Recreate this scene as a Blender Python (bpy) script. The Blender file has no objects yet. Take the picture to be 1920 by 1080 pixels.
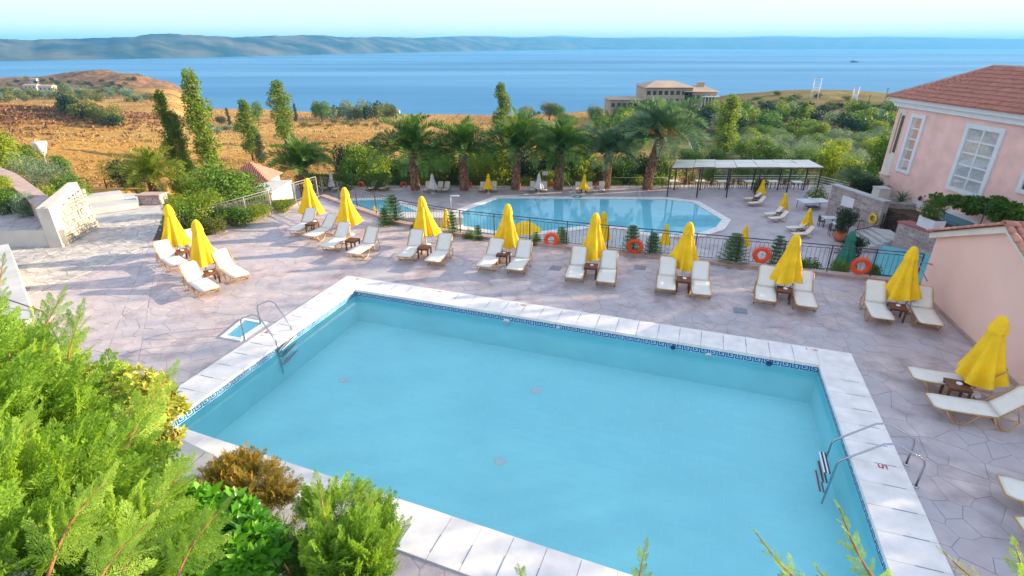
import bpy, math, random
import numpy as np
from mathutils import Vector, Matrix, Euler

sc = bpy.context.scene
COL = sc.collection
rnd = random.Random(11)
nrs = np.random.RandomState(5)
R = math.radians

# ------------------------------------------------------------------ camera
FPX, PITCH, CAMZ = 1000.0, 0.42675, 8.0          # focal length in photo pixels (1920 wide), downward pitch, eye height over the upper deck
cam = bpy.data.objects.new('camera', bpy.data.cameras.new('camera'))
COL.objects.link(cam)
cam.location = (0, 0, CAMZ)
cam.rotation_euler = (math.pi / 2 - PITCH, 0, 0)
cam.data.sensor_width = 36.0
cam.data.lens = 36.0 * FPX / 1920.0
cam.data.clip_start = 0.1
cam.data.clip_end = 40000.0
sc.camera = cam

# ------------------------------------------------------------------ light
SUN_EL, SUN_AZ = R(14.0), R(12.0)                # azimuth counted from +X towards +Y
SKY_STRENGTH, SUN_STRENGTH = 0.15, 2.0
SKY_GAMMA, SKY_TINT = 0.24, (0.83, 0.855, 0.98)
world = bpy.data.worlds.new('World')
sc.world = world
world.use_nodes = True
wn = world.node_tree
sky = wn.nodes.new('ShaderNodeTexSky')
sky.sky_type = 'NISHITA'
sky.sun_disc = False
sky.sun_elevation = SUN_EL
sky.sun_rotation = math.pi / 2 - SUN_AZ
sky.altitude = 50
sky.air_density = 1.0
sky.dust_density = 0.3
sky.ozone_density = 3.0
bgn = wn.nodes['Background']
sg = wn.nodes.new('ShaderNodeGamma')                 # evens out the clear sky between zenith and horizon, as the photograph's tone does
sg.inputs[1].default_value = SKY_GAMMA
st = wn.nodes.new('ShaderNodeMix'); st.data_type = 'RGBA'; st.blend_type = 'MULTIPLY'
st.inputs[0].default_value = 1.0
st.inputs[7].default_value = (*SKY_TINT, 1)
wn.links.new(sky.outputs[0], sg.inputs[0])
wn.links.new(sg.outputs[0], st.inputs[6])
wn.links.new(st.outputs[2], bgn.inputs[0])
bgn.inputs[1].default_value = SKY_STRENGTH
sl = bpy.data.lights.new('sun', 'SUN')
sl.energy = SUN_STRENGTH
sl.angle = R(0.6)
sl.color = (1.0, 0.82, 0.58)
sun = bpy.data.objects.new('sun', sl)
COL.objects.link(sun)
sdir = Vector((math.cos(SUN_EL) * math.cos(SUN_AZ), math.cos(SUN_EL) * math.sin(SUN_AZ), math.sin(SUN_EL)))
sun.rotation_euler = sdir.to_track_quat('Z', 'Y').to_euler()
sun.location = (60, 20, 60)
sc.view_settings.view_transform = 'Standard'
sc.view_settings.look = 'None'
sc.view_settings.exposure = 2.8
sc.view_settings.gamma = 1.0
sc.view_settings.use_curve_mapping = False
try:
    sc.cycles.use_denoising = True
    sc.cycles.max_bounces = 6
    sc.cycles.diffuse_bounces = 3
    sc.cycles.glossy_bounces = 3
    sc.cycles.transparent_max_bounces = 12
    sc.cycles.volume_bounces = 0
except Exception:
    pass

# ------------------------------------------------------------------ pixel -> place
CP, SP = math.cos(PITCH), math.sin(PITCH)
def ray(px, py):
    u = (px - 960) / FPX; v = (540 - py) / FPX
    return Vector((u, CP + v * SP, -SP + v * CP))
def at(px, py, z=0.0):
    d = ray(px, py); t = (z - CAMZ) / d.z
    return Vector((d.x * t, d.y * t, z))
def atX(px, py, X):
    d = ray(px, py); t = X / d.x
    return Vector((X, d.y * t, CAMZ + d.z * t))
def atY(px, py, Y):
    d = ray(px, py); t = Y / d.y
    return Vector((d.x * t, Y, CAMZ + d.z * t))
def depth(p):
    return p[1] * CP - (p[2] - CAMZ) * SP

# ------------------------------------------------------------------ materials
MATS = {}
def _new(name):
    m = bpy.data.materials.new(name); m.use_nodes = True
    n = m.node_tree.nodes; l = m.node_tree.links
    n.clear()
    out = n.new('ShaderNodeOutputMaterial')
    MATS[name] = m
    return m, n, l, out
def ramp(n, cols, pos=None, interp='LINEAR'):
    r = n.new('ShaderNodeValToRGB')
    e = r.color_ramp.elements
    r.color_ramp.interpolation = interp
    k = len(cols)
    pos = pos or [i / max(1, k - 1) for i in range(k)]
    while len(e) < k: e.new(0.5)
    for i in range(k):
        e[i].position = pos[i]; e[i].color = (*cols[i], 1)
    return r
def mth(n, l, op, a, b=None):
    m = n.new('ShaderNodeMath'); m.operation = op
    for i, x in enumerate((a, b)):
        if x is None: continue
        if isinstance(x, (int, float)): m.inputs[i].default_value = x
        else: l.new(x, m.inputs[i])
    return m.outputs[0]
def mixc(n, l, fac, a, b, mode='MIX'):
    m = n.new('ShaderNodeMix'); m.data_type = 'RGBA'; m.blend_type = mode
    for i, x in ((0, fac), (6, a), (7, b)):
        if isinstance(x, (int, float)): m.inputs[i].default_value = x
        elif isinstance(x, tuple): m.inputs[i].default_value = (*x[:3], 1)
        else: l.new(x, m.inputs[i])
    return m.outputs[2]
def noise(n, l, vec, scale, detail=4, rough=0.55):
    t = n.new('ShaderNodeTexNoise')
    t.inputs['Scale'].default_value = scale; t.inputs['Detail'].default_value = detail
    t.inputs['Roughness'].default_value = rough
    if vec is not None: l.new(vec, t.inputs['Vector'])
    return t.outputs['Fac']
def pos(n, mode='World'):
    if mode == 'World': return n.new('ShaderNodeNewGeometry').outputs['Position']
    return n.new('ShaderNodeTexCoord').outputs['Object']
def stretch(n, l, vec, s, rz=0):
    m = n.new('ShaderNodeMapping'); m.inputs['Scale'].default_value = s
    m.inputs['Rotation'].default_value = (0, 0, rz)
    l.new(vec, m.inputs['Vector']); return m.outputs[0]
def pmat(name, col, rough=0.6, var=0.18, scale=3.0, fine=0.0, bump=0.0, bscale=40.0, metal=0.0, spec=0.4, rcols=None, island=False, col2=None, coord='World'):
    """general painted / stone / cloth material: colour with two scales of mottling, optional per piece colours"""
    m, n, l, out = _new(name)
    b = n.new('ShaderNodeBsdfPrincipled')
    l.new(b.outputs[0], out.inputs[0])
    b.inputs['Roughness'].default_value = rough
    b.inputs['Metallic'].default_value = metal
    b.inputs['Specular IOR Level'].default_value = spec
    P = pos(n, coord)
    if rcols:
        rn = n.new('ShaderNodeNewGeometry').outputs['Random Per Island'] if island else n.new('ShaderNodeObjectInfo').outputs['Random']
        base = ramp(n, rcols); l.new(rn, base.inputs[0]); basec = base.outputs[0]
    else:
        basec = col
    nz = noise(n, l, P, scale, 5)
    k = n.new('ShaderNodeMapRange'); k.inputs[1].default_value = 0.3; k.inputs[2].default_value = 0.7
    k.inputs[3].default_value = 1 - var; k.inputs[4].default_value = 1 + var
    l.new(nz, k.inputs[0])
    cc = n.new('ShaderNodeCombineColor')
    for i in range(3): l.new(k.outputs[0], cc.inputs[i])
    c = mixc(n, l, 1.0, basec, cc.outputs[0], 'MULTIPLY')
    if col2:
        n2 = noise(n, l, P, scale * 0.37, 3)
        rr = n.new('ShaderNodeMapRange'); rr.inputs[1].default_value = 0.42; rr.inputs[2].default_value = 0.66
        l.new(n2, rr.inputs[0])
        c = mixc(n, l, rr.outputs[0], c, col2)
    l.new(c, b.inputs['Base Color'])
    if bump:
        bp = n.new('ShaderNodeBump'); bp.inputs['Strength'].default_value = bump; bp.inputs['Distance'].default_value = 0.02
        l.new(noise(n, l, P, bscale, 5, 0.6), bp.inputs['Height']); l.new(bp.outputs[0], b.inputs['Normal'])
    return m
def leafmat(name, cols, trans=0.35, scale=0.8, rough=0.55):
    """foliage: colour by leaf, by clump (object space noise) and by plant"""
    m, n, l, out = _new(name)
    g = n.new('ShaderNodeNewGeometry')
    o = n.new('ShaderNodeObjectInfo')
    a = noise(n, l, pos(n, 'World'), scale, 3)
    s = mth(n, l, 'MULTIPLY', g.outputs['Random Per Island'], 0.45)
    s2 = mth(n, l, 'MULTIPLY', mth(n, l, 'SUBTRACT', a, 0.5), 1.1)
    s3 = mth(n, l, 'MULTIPLY', o.outputs['Random'], 0.3)
    t = mth(n, l, 'ADD', mth(n, l, 'ADD', s, s2), mth(n, l, 'ADD', s3, 0.12))
    r = ramp(n, cols); l.new(t, r.inputs[0])
    d = n.new('ShaderNodeBsdfPrincipled'); d.inputs['Roughness'].default_value = rough
    d.inputs['Specular IOR Level'].default_value = 0.3
    l.new(r.outputs[0], d.inputs['Base Color'])
    tr = n.new('ShaderNodeBsdfTranslucent')
    l.new(mixc(n, l, 1.0, r.outputs[0], (1.3, 1.25, 0.6), 'MULTIPLY'), tr.inputs['Color'])
    mx = n.new('ShaderNodeMixShader'); mx.inputs[0].default_value = trans
    l.new(d.outputs[0], mx.inputs[1]); l.new(tr.outputs[0], mx.inputs[2])
    l.new(mx.outputs[0], out.inputs[0])
    return m

M = MATS
pmat('deck_mortar', (0.48, 0.405, 0.39), 0.8, 0.15, 1.5)
STONE = [(0.47, 0.375, 0.37), (0.43, 0.36, 0.365), (0.50, 0.385, 0.355), (0.41, 0.35, 0.36), (0.52, 0.43, 0.40), (0.48, 0.365, 0.35)]
pmat('deck_stone', None, 0.5, 0.3, 1.9, bump=0.45, bscale=9, rcols=STONE, col2=(0.46, 0.41, 0.41))
pmat('deck_stone_far', None, 0.5, 0.3, 1.9, bump=0.45, bscale=9, rcols=STONE, island=True, col2=(0.46, 0.41, 0.41))
pmat('path_stone', None, 0.7, 0.2, 2.2, bump=0.3, bscale=12, rcols=[(0.46, 0.42, 0.38), (0.52, 0.48, 0.43), (0.40, 0.36, 0.34), (0.55, 0.50, 0.45)], island=True)
pmat('lower_deck', (0.43, 0.36, 0.37), 0.5, 0.28, 0.9, bump=0.2, bscale=6, col2=(0.50, 0.43, 0.41))
pmat('coping', (0.84, 0.765, 0.70), 0.55, 0.12, 2.6, bump=0.2, bscale=60)
pmat('kerb', (0.45, 0.31, 0.26), 0.7, 0.2, 3.0, bump=0.2, bscale=30)
pmat('pale_concrete', (0.50, 0.48, 0.45), 0.75, 0.14, 1.4, bump=0.15, bscale=25)
pmat('white_wall', (0.58, 0.53, 0.45), 0.7, 0.1, 1.2, bump=0.2, bscale=18)
pmat('pool_tile', None, 0.25, 0.05, 0.6, rcols=[(0.43, 0.92, 0.955), (0.46, 0.945, 0.965), (0.445, 0.935, 0.96)])
pmat('pool_tile_far', None, 0.25, 0.05, 0.6, rcols=[(0.43, 0.92, 0.955), (0.46, 0.945, 0.965), (0.445, 0.935, 0.96)], island=True)
pmat('pool_grout', (0.55, 0.95, 0.97), 0.5, 0.04, 1.0)
pmat('pool_wall', (0.44, 0.94, 0.96), 0.3, 0.07, 0.8)
pmat('mosaic_pale', (0.34, 0.66, 0.82), 0.6, 0.1, 6.0)
pmat('mosaic_navy', (0.02, 0.055, 0.17), 0.6, 0.2, 9.0)
pmat('lower_pool', (0.42, 0.90, 0.95), 0.3, 0.08, 0.5)
pmat('yellow_cloth', (0.92, 0.555, 0.006), 0.7, 0.14, 2.5, bump=0.25, bscale=14, coord='Object')
pmat('white_cloth', (0.66, 0.65, 0.63), 0.75, 0.08, 2.5, coord='Object')
pmat('green_cloth', (0.02, 0.17, 0.11), 0.7, 0.2, 2.5, coord='Object')
pmat('white_paint', (0.76, 0.76, 0.75), 0.45, 0.05, 2.0)
pmat('sling', (0.78, 0.72, 0.62), 0.75, 0.05, 3.0, bump=0.15, bscale=120, coord='Object')
pmat('gold_tube', (0.56, 0.30, 0.09), 0.35, 0.15, 6.0, metal=0.35)
pmat('grey_tube', (0.5, 0.47, 0.43), 0.4, 0.15, 6.0, metal=0.2)
pmat('brown_wood', (0.13, 0.045, 0.025), 0.5, 0.3, 8.0, bump=0.15, bscale=40, coord='Object')
pmat('iron', (0.06, 0.056, 0.058), 0.5, 0.25, 5.0)
pmat('rail_grey', (0.30, 0.28, 0.27), 0.5, 0.2, 5.0)
pmat('steel', (0.45, 0.45, 0.47), 0.25, 0.05, 3.0, metal=1.0)
pmat('orange', (0.80, 0.09, 0.02), 0.5, 0.08, 4.0)
pmat('red_mark', (0.55, 0.04, 0.04), 0.5, 0.1, 9.0)
pmat('dark_plastic', (0.015, 0.025, 0.06), 0.4, 0.2, 9.0)
pmat('drain_grey', (0.22, 0.24, 0.28), 0.6, 0.2, 9.0)
pmat('pink_wall', (0.90, 0.56, 0.47), 0.8, 0.11, 0.9, bump=0.2, bscale=30)
pmat('peach_wall', (0.87, 0.56, 0.45), 0.8, 0.06, 0.7, bump=0.12, bscale=30)
pmat('cream_trim', (0.72, 0.66, 0.56), 0.7, 0.08, 1.5)
pmat('roof_tile', None, 0.7, 0.22, 5.0, rcols=[(0.48, 0.19, 0.125), (0.54, 0.24, 0.16), (0.43, 0.16, 0.11), (0.58, 0.28, 0.19)])
pmat('roof_tile_far', None, 0.7, 0.22, 3.0, rcols=[(0.46, 0.185, 0.125), (0.51, 0.22, 0.15), (0.42, 0.16, 0.11)], island=True)
pmat('wall_stone', None, 0.75, 0.22, 5.0, bump=0.4, bscale=16, rcols=[(0.36, 0.27, 0.25), (0.44, 0.36, 0.33), (0.31, 0.23, 0.22), (0.50, 0.43, 0.38), (0.40, 0.27, 0.24)])
pmat('wall_mortar', (0.46, 0.42, 0.39), 0.8, 0.12, 4.0)
pmat('sun_stone', None, 0.75, 0.2, 4.0, bump=0.4, bscale=14, rcols=[(0.40, 0.35, 0.27), (0.46, 0.41, 0.32), (0.34, 0.29, 0.22), (0.50, 0.45, 0.36)])
pmat('red_cap', (0.36, 0.12, 0.11), 0.7, 0.15, 3.0)
pmat('terracotta', (0.52, 0.15, 0.07), 0.7, 0.15, 4.0)
pmat('turquoise', (0.07, 0.31, 0.35), 0.5, 0.1, 1.5)
pmat('dark_glass', (0.04, 0.06, 0.07), 0.08, 0.2, 0.7, spec=0.8)
pmat('blue_glass', (0.16, 0.30, 0.36), 0.1, 0.1, 0.7, spec=0.8)
pmat('curtain', (0.80, 0.80, 0.78), 0.9, 0.15, 6.0)
pmat('pergola_panel', None, 0.6, 0.08, 0.8, rcols=[(0.78, 0.72, 0.60), (0.82, 0.77, 0.66), (0.72, 0.67, 0.57)])
pmat('bark', (0.17, 0.11, 0.075), 0.9, 0.35, 5.0, bump=0.5, bscale=18)
pmat('red_twig', (0.33, 0.14, 0.07), 0.7, 0.3, 8.0)
pmat('palm_trunk', None, 0.9, 0.3, 4.0, rcols=[(0.20, 0.10, 0.06), (0.42, 0.25, 0.14), (0.12, 0.055, 0.04), (0.30, 0.16, 0.09)], island=True)
pmat('date_orange', (0.75, 0.26, 0.03), 0.6, 0.25, 6.0)
pmat('soil', (0.09, 0.055, 0.035), 0.95, 0.35, 2.5, bump=0.5, bscale=10)
pmat('hotel_grey', (0.46, 0.34, 0.23), 0.8, 0.12, 0.2)
pmat('hotel_roof', (0.42, 0.31, 0.22), 0.8, 0.15, 0.2)
pmat('grey_planter', (0.40, 0.36, 0.34), 0.8, 0.15, 2.0)
pmat('table_top', (0.62, 0.62, 0.62), 0.35, 0.06, 2.0)
pmat('rattan', (0.17, 0.09, 0.055), 0.7, 0.25, 9.0)
leafmat('leaf_palm', [(0.03, 0.085, 0.02), (0.09, 0.19, 0.035), (0.20, 0.32, 0.055)], 0.3, 0.5)
leafmat('leaf_palm_blue', [(0.06, 0.13, 0.085), (0.12, 0.22, 0.12), (0.20, 0.30, 0.14)], 0.3, 0.5)
leafmat('leaf_palm_gold', [(0.08, 0.14, 0.015), (0.18, 0.24, 0.02), (0.33, 0.32, 0.03)], 0.3, 0.5)
leafmat('leaf_poplar', [(0.06, 0.12, 0.012), (0.15, 0.24, 0.02), (0.29, 0.37, 0.035)], 0.45, 0.6)
leafmat('leaf_green', [(0.03, 0.08, 0.012), (0.085, 0.18, 0.02), (0.18, 0.29, 0.03)], 0.35, 0.5)
leafmat('leaf_lime', [(0.08, 0.14, 0.012), (0.20, 0.28, 0.02), (0.36, 0.41, 0.04)], 0.4, 0.6)
leafmat('leaf_dark', [(0.010, 0.026, 0.012), (0.022, 0.05, 0.018), (0.045, 0.085, 0.022)], 0.2, 0.6)
leafmat('leaf_olive', [(0.08, 0.14, 0.09), (0.17, 0.25, 0.16), (0.29, 0.37, 0.23)], 0.3, 0.5)
leafmat('leaf_scrub', [(0.06, 0.085, 0.018), (0.15, 0.165, 0.025), (0.27, 0.25, 0.04)], 0.25, 0.3)
leafmat('leaf_pine', [(0.025, 0.075, 0.015), (0.07, 0.16, 0.022), (0.15, 0.25, 0.03)], 0.25, 0.45)
leafmat('leaf_cypress', [(0.10, 0.22, 0.025), (0.29, 0.46, 0.06), (0.52, 0.64, 0.14)], 0.5, 1.1)
leafmat('leaf_laurel', [(0.05, 0.20, 0.012), (0.15, 0.40, 0.025), (0.34, 0.56, 0.06)], 0.35, 1.5, 0.3)
leafmat('leaf_variegated', [(0.20, 0.26, 0.03), (0.42, 0.43, 0.07), (0.62, 0.56, 0.18)], 0.35, 1.5)
leafmat('leaf_rust', [(0.14, 0.20, 0.03), (0.26, 0.26, 0.045), (0.48, 0.28, 0.06), (0.60, 0.48, 0.10)], 0.4, 5.0)
leafmat('leaf_spruce', [(0.035, 0.11, 0.04), (0.09, 0.20, 0.06), (0.17, 0.29, 0.08)], 0.3, 1.0)

# sea, pool water, terrain, far hills, haze
def make_sea():
    m, n, l, out = _new('sea')
    b = n.new('ShaderNodeBsdfPrincipled'); l.new(b.outputs[0], out.inputs[0])
    P = pos(n)
    band = noise(n, l, stretch(n, l, P, (0.0007, 0.0032, 1), R(7)), 1.0, 5, 0.55)
    r = ramp(n, [(0.004, 0.132, 0.275), (0.006, 0.16, 0.32), (0.013, 0.20, 0.38)], [0.35, 0.5, 0.68]); l.new(band, r.inputs[0])
    l.new(r.outputs[0], b.inputs['Base Color'])
    rr = n.new('ShaderNodeMapRange'); rr.inputs[1].default_value = 0.35; rr.inputs[2].default_value = 0.65
    rr.inputs[3].default_value = 0.40; rr.inputs[4].default_value = 0.28
    l.new(band, rr.inputs[0]); l.new(rr.outputs[0], b.inputs['Roughness'])
    b.inputs['IOR'].default_value = 1.33
    b.inputs['Specular IOR Level'].default_value = 0.14
    bp = n.new('ShaderNodeBump'); bp.inputs['Strength'].default_value = 0.5; bp.inputs['Distance'].default_value = 1.0
    w = noise(n, l, stretch(n, l, P, (0.05, 0.16, 1), R(8)), 1.0, 4, 0.6)
    l.new(w, bp.inputs['Height']); l.new(bp.outputs[0], b.inputs['Normal'])
make_sea()
def make_water(name, tint, bump=0.06, scale=1.6, milk=0.0, milkcol=(0.2, 0.7, 0.85)):
    """pool water: clear part tinted, a cloudy part that scatters at the surface, and a rippled mirror by Fresnel"""
    m, n, l, out = _new(name)
    tr = n.new('ShaderNodeBsdfTransparent'); tr.inputs[0].default_value = (*tint, 1)
    df = n.new('ShaderNodeBsdfDiffuse'); df.inputs[0].default_value = (*milkcol, 1)
    body = n.new('ShaderNodeMixShader'); body.inputs[0].default_value = milk
    l.new(tr.outputs[0], body.inputs[1]); l.new(df.outputs[0], body.inputs[2])
    gl = n.new('ShaderNodeBsdfGlossy'); gl.inputs['Roughness'].default_value = 0.015
    bp = n.new('ShaderNodeBump'); bp.inputs['Strength'].default_value = bump; bp.inputs['Distance'].default_value = 0.1
    l.new(noise(n, l, stretch(n, l, pos(n), (1, 1.7, 1), R(-20)), scale, 4, 0.55), bp.inputs['Height'])
    l.new(bp.outputs[0], gl.inputs['Normal'])
    fr = n.new('ShaderNodeFresnel'); fr.inputs['IOR'].default_value = 1.33
    l.new(bp.outputs[0], fr.inputs['Normal'])
    mx = n.new('ShaderNodeMixShader'); l.new(fr.outputs[0], mx.inputs[0])
    l.new(body.outputs[0], mx.inputs[1]); l.new(gl.outputs[0], mx.inputs[2]); l.new(mx.outputs[0], out.inputs[0])
make_water('pool_water', (0.93, 0.99, 0.995), 0.10, 1.6, 0.07, (0.30, 0.90, 0.97))
make_water('lower_water', (0.88, 0.98, 0.99), 0.03, 1.0, 0.3, (0.25, 0.72, 0.86))
def make_terrain():
    m, n, l, out = _new('terrain')
    b = n.new('ShaderNodeBsdfPrincipled'); l.new(b.outputs[0], out.inputs[0])
    b.inputs['Roughness'].default_value = 0.95; b.inputs['Specular IOR Level'].default_value = 0.1
    P = pos(n)
    big = noise(n, l, P, 0.018, 5, 0.6)
    gold = ramp(n, [(0.33, 0.175, 0.045), (0.45, 0.25, 0.06), (0.53, 0.36, 0.12)], [0.35, 0.5, 0.68]); l.new(big, gold.inputs[0])
    fine = noise(n, l, stretch(n, l, P, (0.6, 1.4, 1)), 0.55, 6, 0.7)
    fm = n.new('ShaderNodeMapRange'); fm.inputs[1].default_value = 0.3; fm.inputs[2].default_value = 0.7; fm.inputs[3].default_value = 0.78; fm.inputs[4].default_value = 1.15
    l.new(fine, fm.inputs[0])
    cc = n.new('ShaderNodeCombineColor')
    for i in range(3): l.new(fm.outputs[0], cc.inputs[i])
    g2 = mixc(n, l, 1.0, gold.outputs[0], cc.outputs[0], 'MULTIPLY')
    hn = noise(n, l, P, 0.16, 6, 0.72)
    heath = ramp(n, [(0.08, 0.055, 0.03), (0.20, 0.105, 0.05), (0.36, 0.20, 0.085)], [0.36, 0.5, 0.66]); l.new(hn, heath.inputs[0])
    at_ = n.new('ShaderNodeAttribute'); at_.attribute_name = 'heath'
    edge = mth(n, l, 'ADD', at_.outputs['Fac'], mth(n, l, 'MULTIPLY', mth(n, l, 'SUBTRACT', noise(n, l, P, 0.05, 4), 0.5), 0.8))
    es = n.new('ShaderNodeMapRange'); es.inputs[1].default_value = 0.42; es.inputs[2].default_value = 0.6; l.new(edge, es.inputs[0])
    c1 = mixc(n, l, es.outputs[0], g2, heath.outputs[0])
    a2 = n.new('ShaderNodeAttribute'); a2.attribute_name = 'grove'
    gc = ramp(n, [(0.035, 0.05, 0.015), (0.08, 0.09, 0.03), (0.20, 0.16, 0.06)], [0.35, 0.52, 0.7]); l.new(noise(n, l, P, 0.09, 5), gc.inputs[0])
    c2 = mixc(n, l, a2.outputs['Fac'], c1, gc.outputs[0])
    l.new(c2, b.inputs['Base Color'])
    bp = n.new('ShaderNodeBump'); bp.inputs['Strength'].default_value = 0.8; bp.inputs['Distance'].default_value = 0.6
    l.new(noise(n, l, P, 0.35, 6, 0.7), bp.inputs['Height']); l.new(bp.outputs[0], b.inputs['Normal'])
make_terrain()
pmat('far_hill', (0.016, 0.04, 0.05), 0.95, 0.6, 0.014, spec=0.02, col2=(0.12, 0.11, 0.085))
pmat('sand', (0.62, 0.56, 0.47), 0.9, 0.1, 0.1)

# ------------------------------------------------------------------ mesh helpers
class MB:
    def __init__(s): s.v = []; s.f = []; s.m = []; s.s = []
    def add(s, V, F, mi=0, smooth=False):
        o = len(s.v); s.v.extend([tuple(x) for x in V])
        for f in F:
            s.f.append([i + o for i in f]); s.m.append(mi); s.s.append(smooth)
        return s
    def box(s, c, d, rz=0.0, mi=0, rot=None):
        h = [x / 2 for x in d]
        V = [Vector((x * h[0], y * h[1], z * h[2])) for x in (-1, 1) for y in (-1, 1) for z in (-1, 1)]
        Q = rot if rot is not None else Matrix.Rotation(rz, 3, 'Z')
        V = [Q @ v + Vector(c) for v in V]
        return s.add(V, [(0, 1, 3, 2), (4, 6, 7, 5), (0, 4, 5, 1), (2, 3, 7, 6), (0, 2, 6, 4), (1, 5, 7, 3)], mi)
    def bar(s, a, b, w, h, mi=0):
        a, b = Vector(a), Vector(b); d = b - a
        q = d.to_track_quat('X', 'Z').to_matrix()
        return s.box((a + b) / 2, (d.length, w, h), mi=mi, rot=q)
    def tube(s, pts, r, n=6, mi=0, closed=False, smooth=True, caps=True):
        P = [Vector(p) for p in pts]; k = len(P); V = []; ref = None
        rr = r if isinstance(r, (list, tuple)) else [r] * k
        for i in range(k):
            if closed: t = P[(i + 1) % k] - P[i - 1]
            elif i == 0: t = P[1] - P[0]
            elif i == k - 1: t = P[-1] - P[-2]
            else: t = (P[i + 1] - P[i]).normalized() + (P[i] - P[i - 1]).normalized()
            t = t.normalized() if t.length > 1e-9 else Vector((0, 0, 1))
            if ref is None:
                ref = Vector((0, 0, 1)) if abs(t.z) < 0.9 else Vector((1, 0, 0))
            x = (ref - t * ref.dot(t))
            x = x.normalized() if x.length > 1e-6 else t.orthogonal().normalized()
            ref = x; y = t.cross(x)
            for j in range(n):
                a = 2 * math.pi * j / n
                V.append(P[i] + (x * math.cos(a) + y * math.sin(a)) * rr[i])
        F = []
        for i in range(k if closed else k - 1):
            i2 = (i + 1) % k
            for j in range(n):
                j2 = (j + 1) % n
                F.append((i * n + j, i * n + j2, i2 * n + j2, i2 * n + j))
        s.add(V, F, mi, smooth)
        if caps and not closed:
            o = len(s.v) - len(V)
            s.f.append([o + j for j in range(n)][::-1]); s.m.append(mi); s.s.append(False)
            s.f.append([o + (k - 1) * n + j for j in range(n)]); s.m.append(mi); s.s.append(False)
        return s
    def lathe(s, prof, n=16, c=(0, 0, 0), mi=0, smooth=True, mod=None):
        V = []; F = []
        for i, (r, z) in enumerate(prof):
            for j in range(n):
                a = 2 * math.pi * j / n
                rr, zz = (r, z) if mod is None else mod(r, z, a, i)
                V.append((c[0] + rr * math.cos(a), c[1] + rr * math.sin(a), c[2] + zz))
        for i in range(len(prof) - 1):
            for j in range(n):
                j2 = (j + 1) % n
                F.append((i * n + j, i * n + j2, (i + 1) * n + j2, (i + 1) * n + j))
        return s.add(V, F, mi, smooth)
    def prism(s, poly, z0, z1, mi=0, bottom=True):
        k = len(poly)
        V = [(p[0], p[1], z0) for p in poly] + [(p[0], p[1], z1) for p in poly]
        F = [tuple(range(k, 2 * k))] + [(i, (i + 1) % k, k + (i + 1) % k, k + i) for i in range(k)]
        if bottom: F.append(tuple(range(k))[::-1])
        return s.add(V, F, mi)
    def mesh(s, name, mats):
        me = bpy.data.meshes.new(name)
        me.from_pydata(s.v, [], s.f)
        for m in mats: me.materials.append(M[m])
        me.polygons.foreach_set('material_index', s.m)
        me.polygons.foreach_set('use_smooth', s.s)
        me.update()
        return me
    def build(s, name, mats, parent=None, loc=None, rz=0.0):
        if isinstance(mats, str): mats = [mats]
        return link(name, s.mesh(name, mats), parent, loc, rz)
def link(name, me, parent=None, loc=None, rz=0.0, scale=None, rot=None):
    o = bpy.data.objects.new(name, me); COL.objects.link(o)
    if parent is not None: o.parent = parent
    if loc is not None: o.location = loc
    if rot is not None: o.rotation_euler = rot
    elif rz: o.rotation_euler = (0, 0, rz)
    if scale is not None: o.scale = scale if isinstance(scale, (tuple, list)) else (scale,) * 3
    return o
def tag(o, label=None, cat=None, group=None, kind=None):
    if label: o['label'] = label
    if cat: o['category'] = cat
    if group: o['group'] = group
    if kind: o['kind'] = kind
    return o
def thing(name, label, cat, loc=(0, 0, 0), rz=0.0, group=None):
    o = bpy.data.objects.new(name, None); COL.objects.link(o)
    o.empty_display_size = 0.2
    o.location = loc; o.rotation_euler = (0, 0, rz)
    return tag(o, label, cat, group)
KIDS = {}
def kids(o): return [c for c in COL.objects if c.parent == o]
def copy_tree(o, parent=None):
    if o not in KIDS: KIDS[o] = kids(o)
    c = o.copy(); COL.objects.link(c)
    if parent is not None: c.parent = parent
    KIDS[c] = [copy_tree(ch, c) for ch in KIDS[o]]
    return c
def npmesh(name, V, F, mats, mi=None, smooth=False):
    """V (n,3) array, F (m,k) array of one polygon size"""
    me = bpy.data.meshes.new(name)
    V = np.asarray(V, dtype=np.float32); F = np.asarray(F, dtype=np.int32)
    m, k = F.shape
    me.vertices.add(len(V)); me.vertices.foreach_set('co', V.ravel())
    me.loops.add(m * k); me.loops.foreach_set('vertex_index', F.ravel())
    me.polygons.add(m); me.polygons.foreach_set('loop_start', np.arange(0, m * k, k, dtype=np.int32))
    me.update(calc_edges=True)
    for x in ([mats] if isinstance(mats, str) else mats): me.materials.append(M[x])
    if mi is not None: me.polygons.foreach_set('material_index', np.asarray(mi, dtype=np.int32))
    if smooth: me.polygons.foreach_set('use_smooth', np.ones(m, dtype=bool))
    me.validate(); me.update()
    return me
def struct(o, label=None): return tag(o, label, None, None, 'structure')

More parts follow.
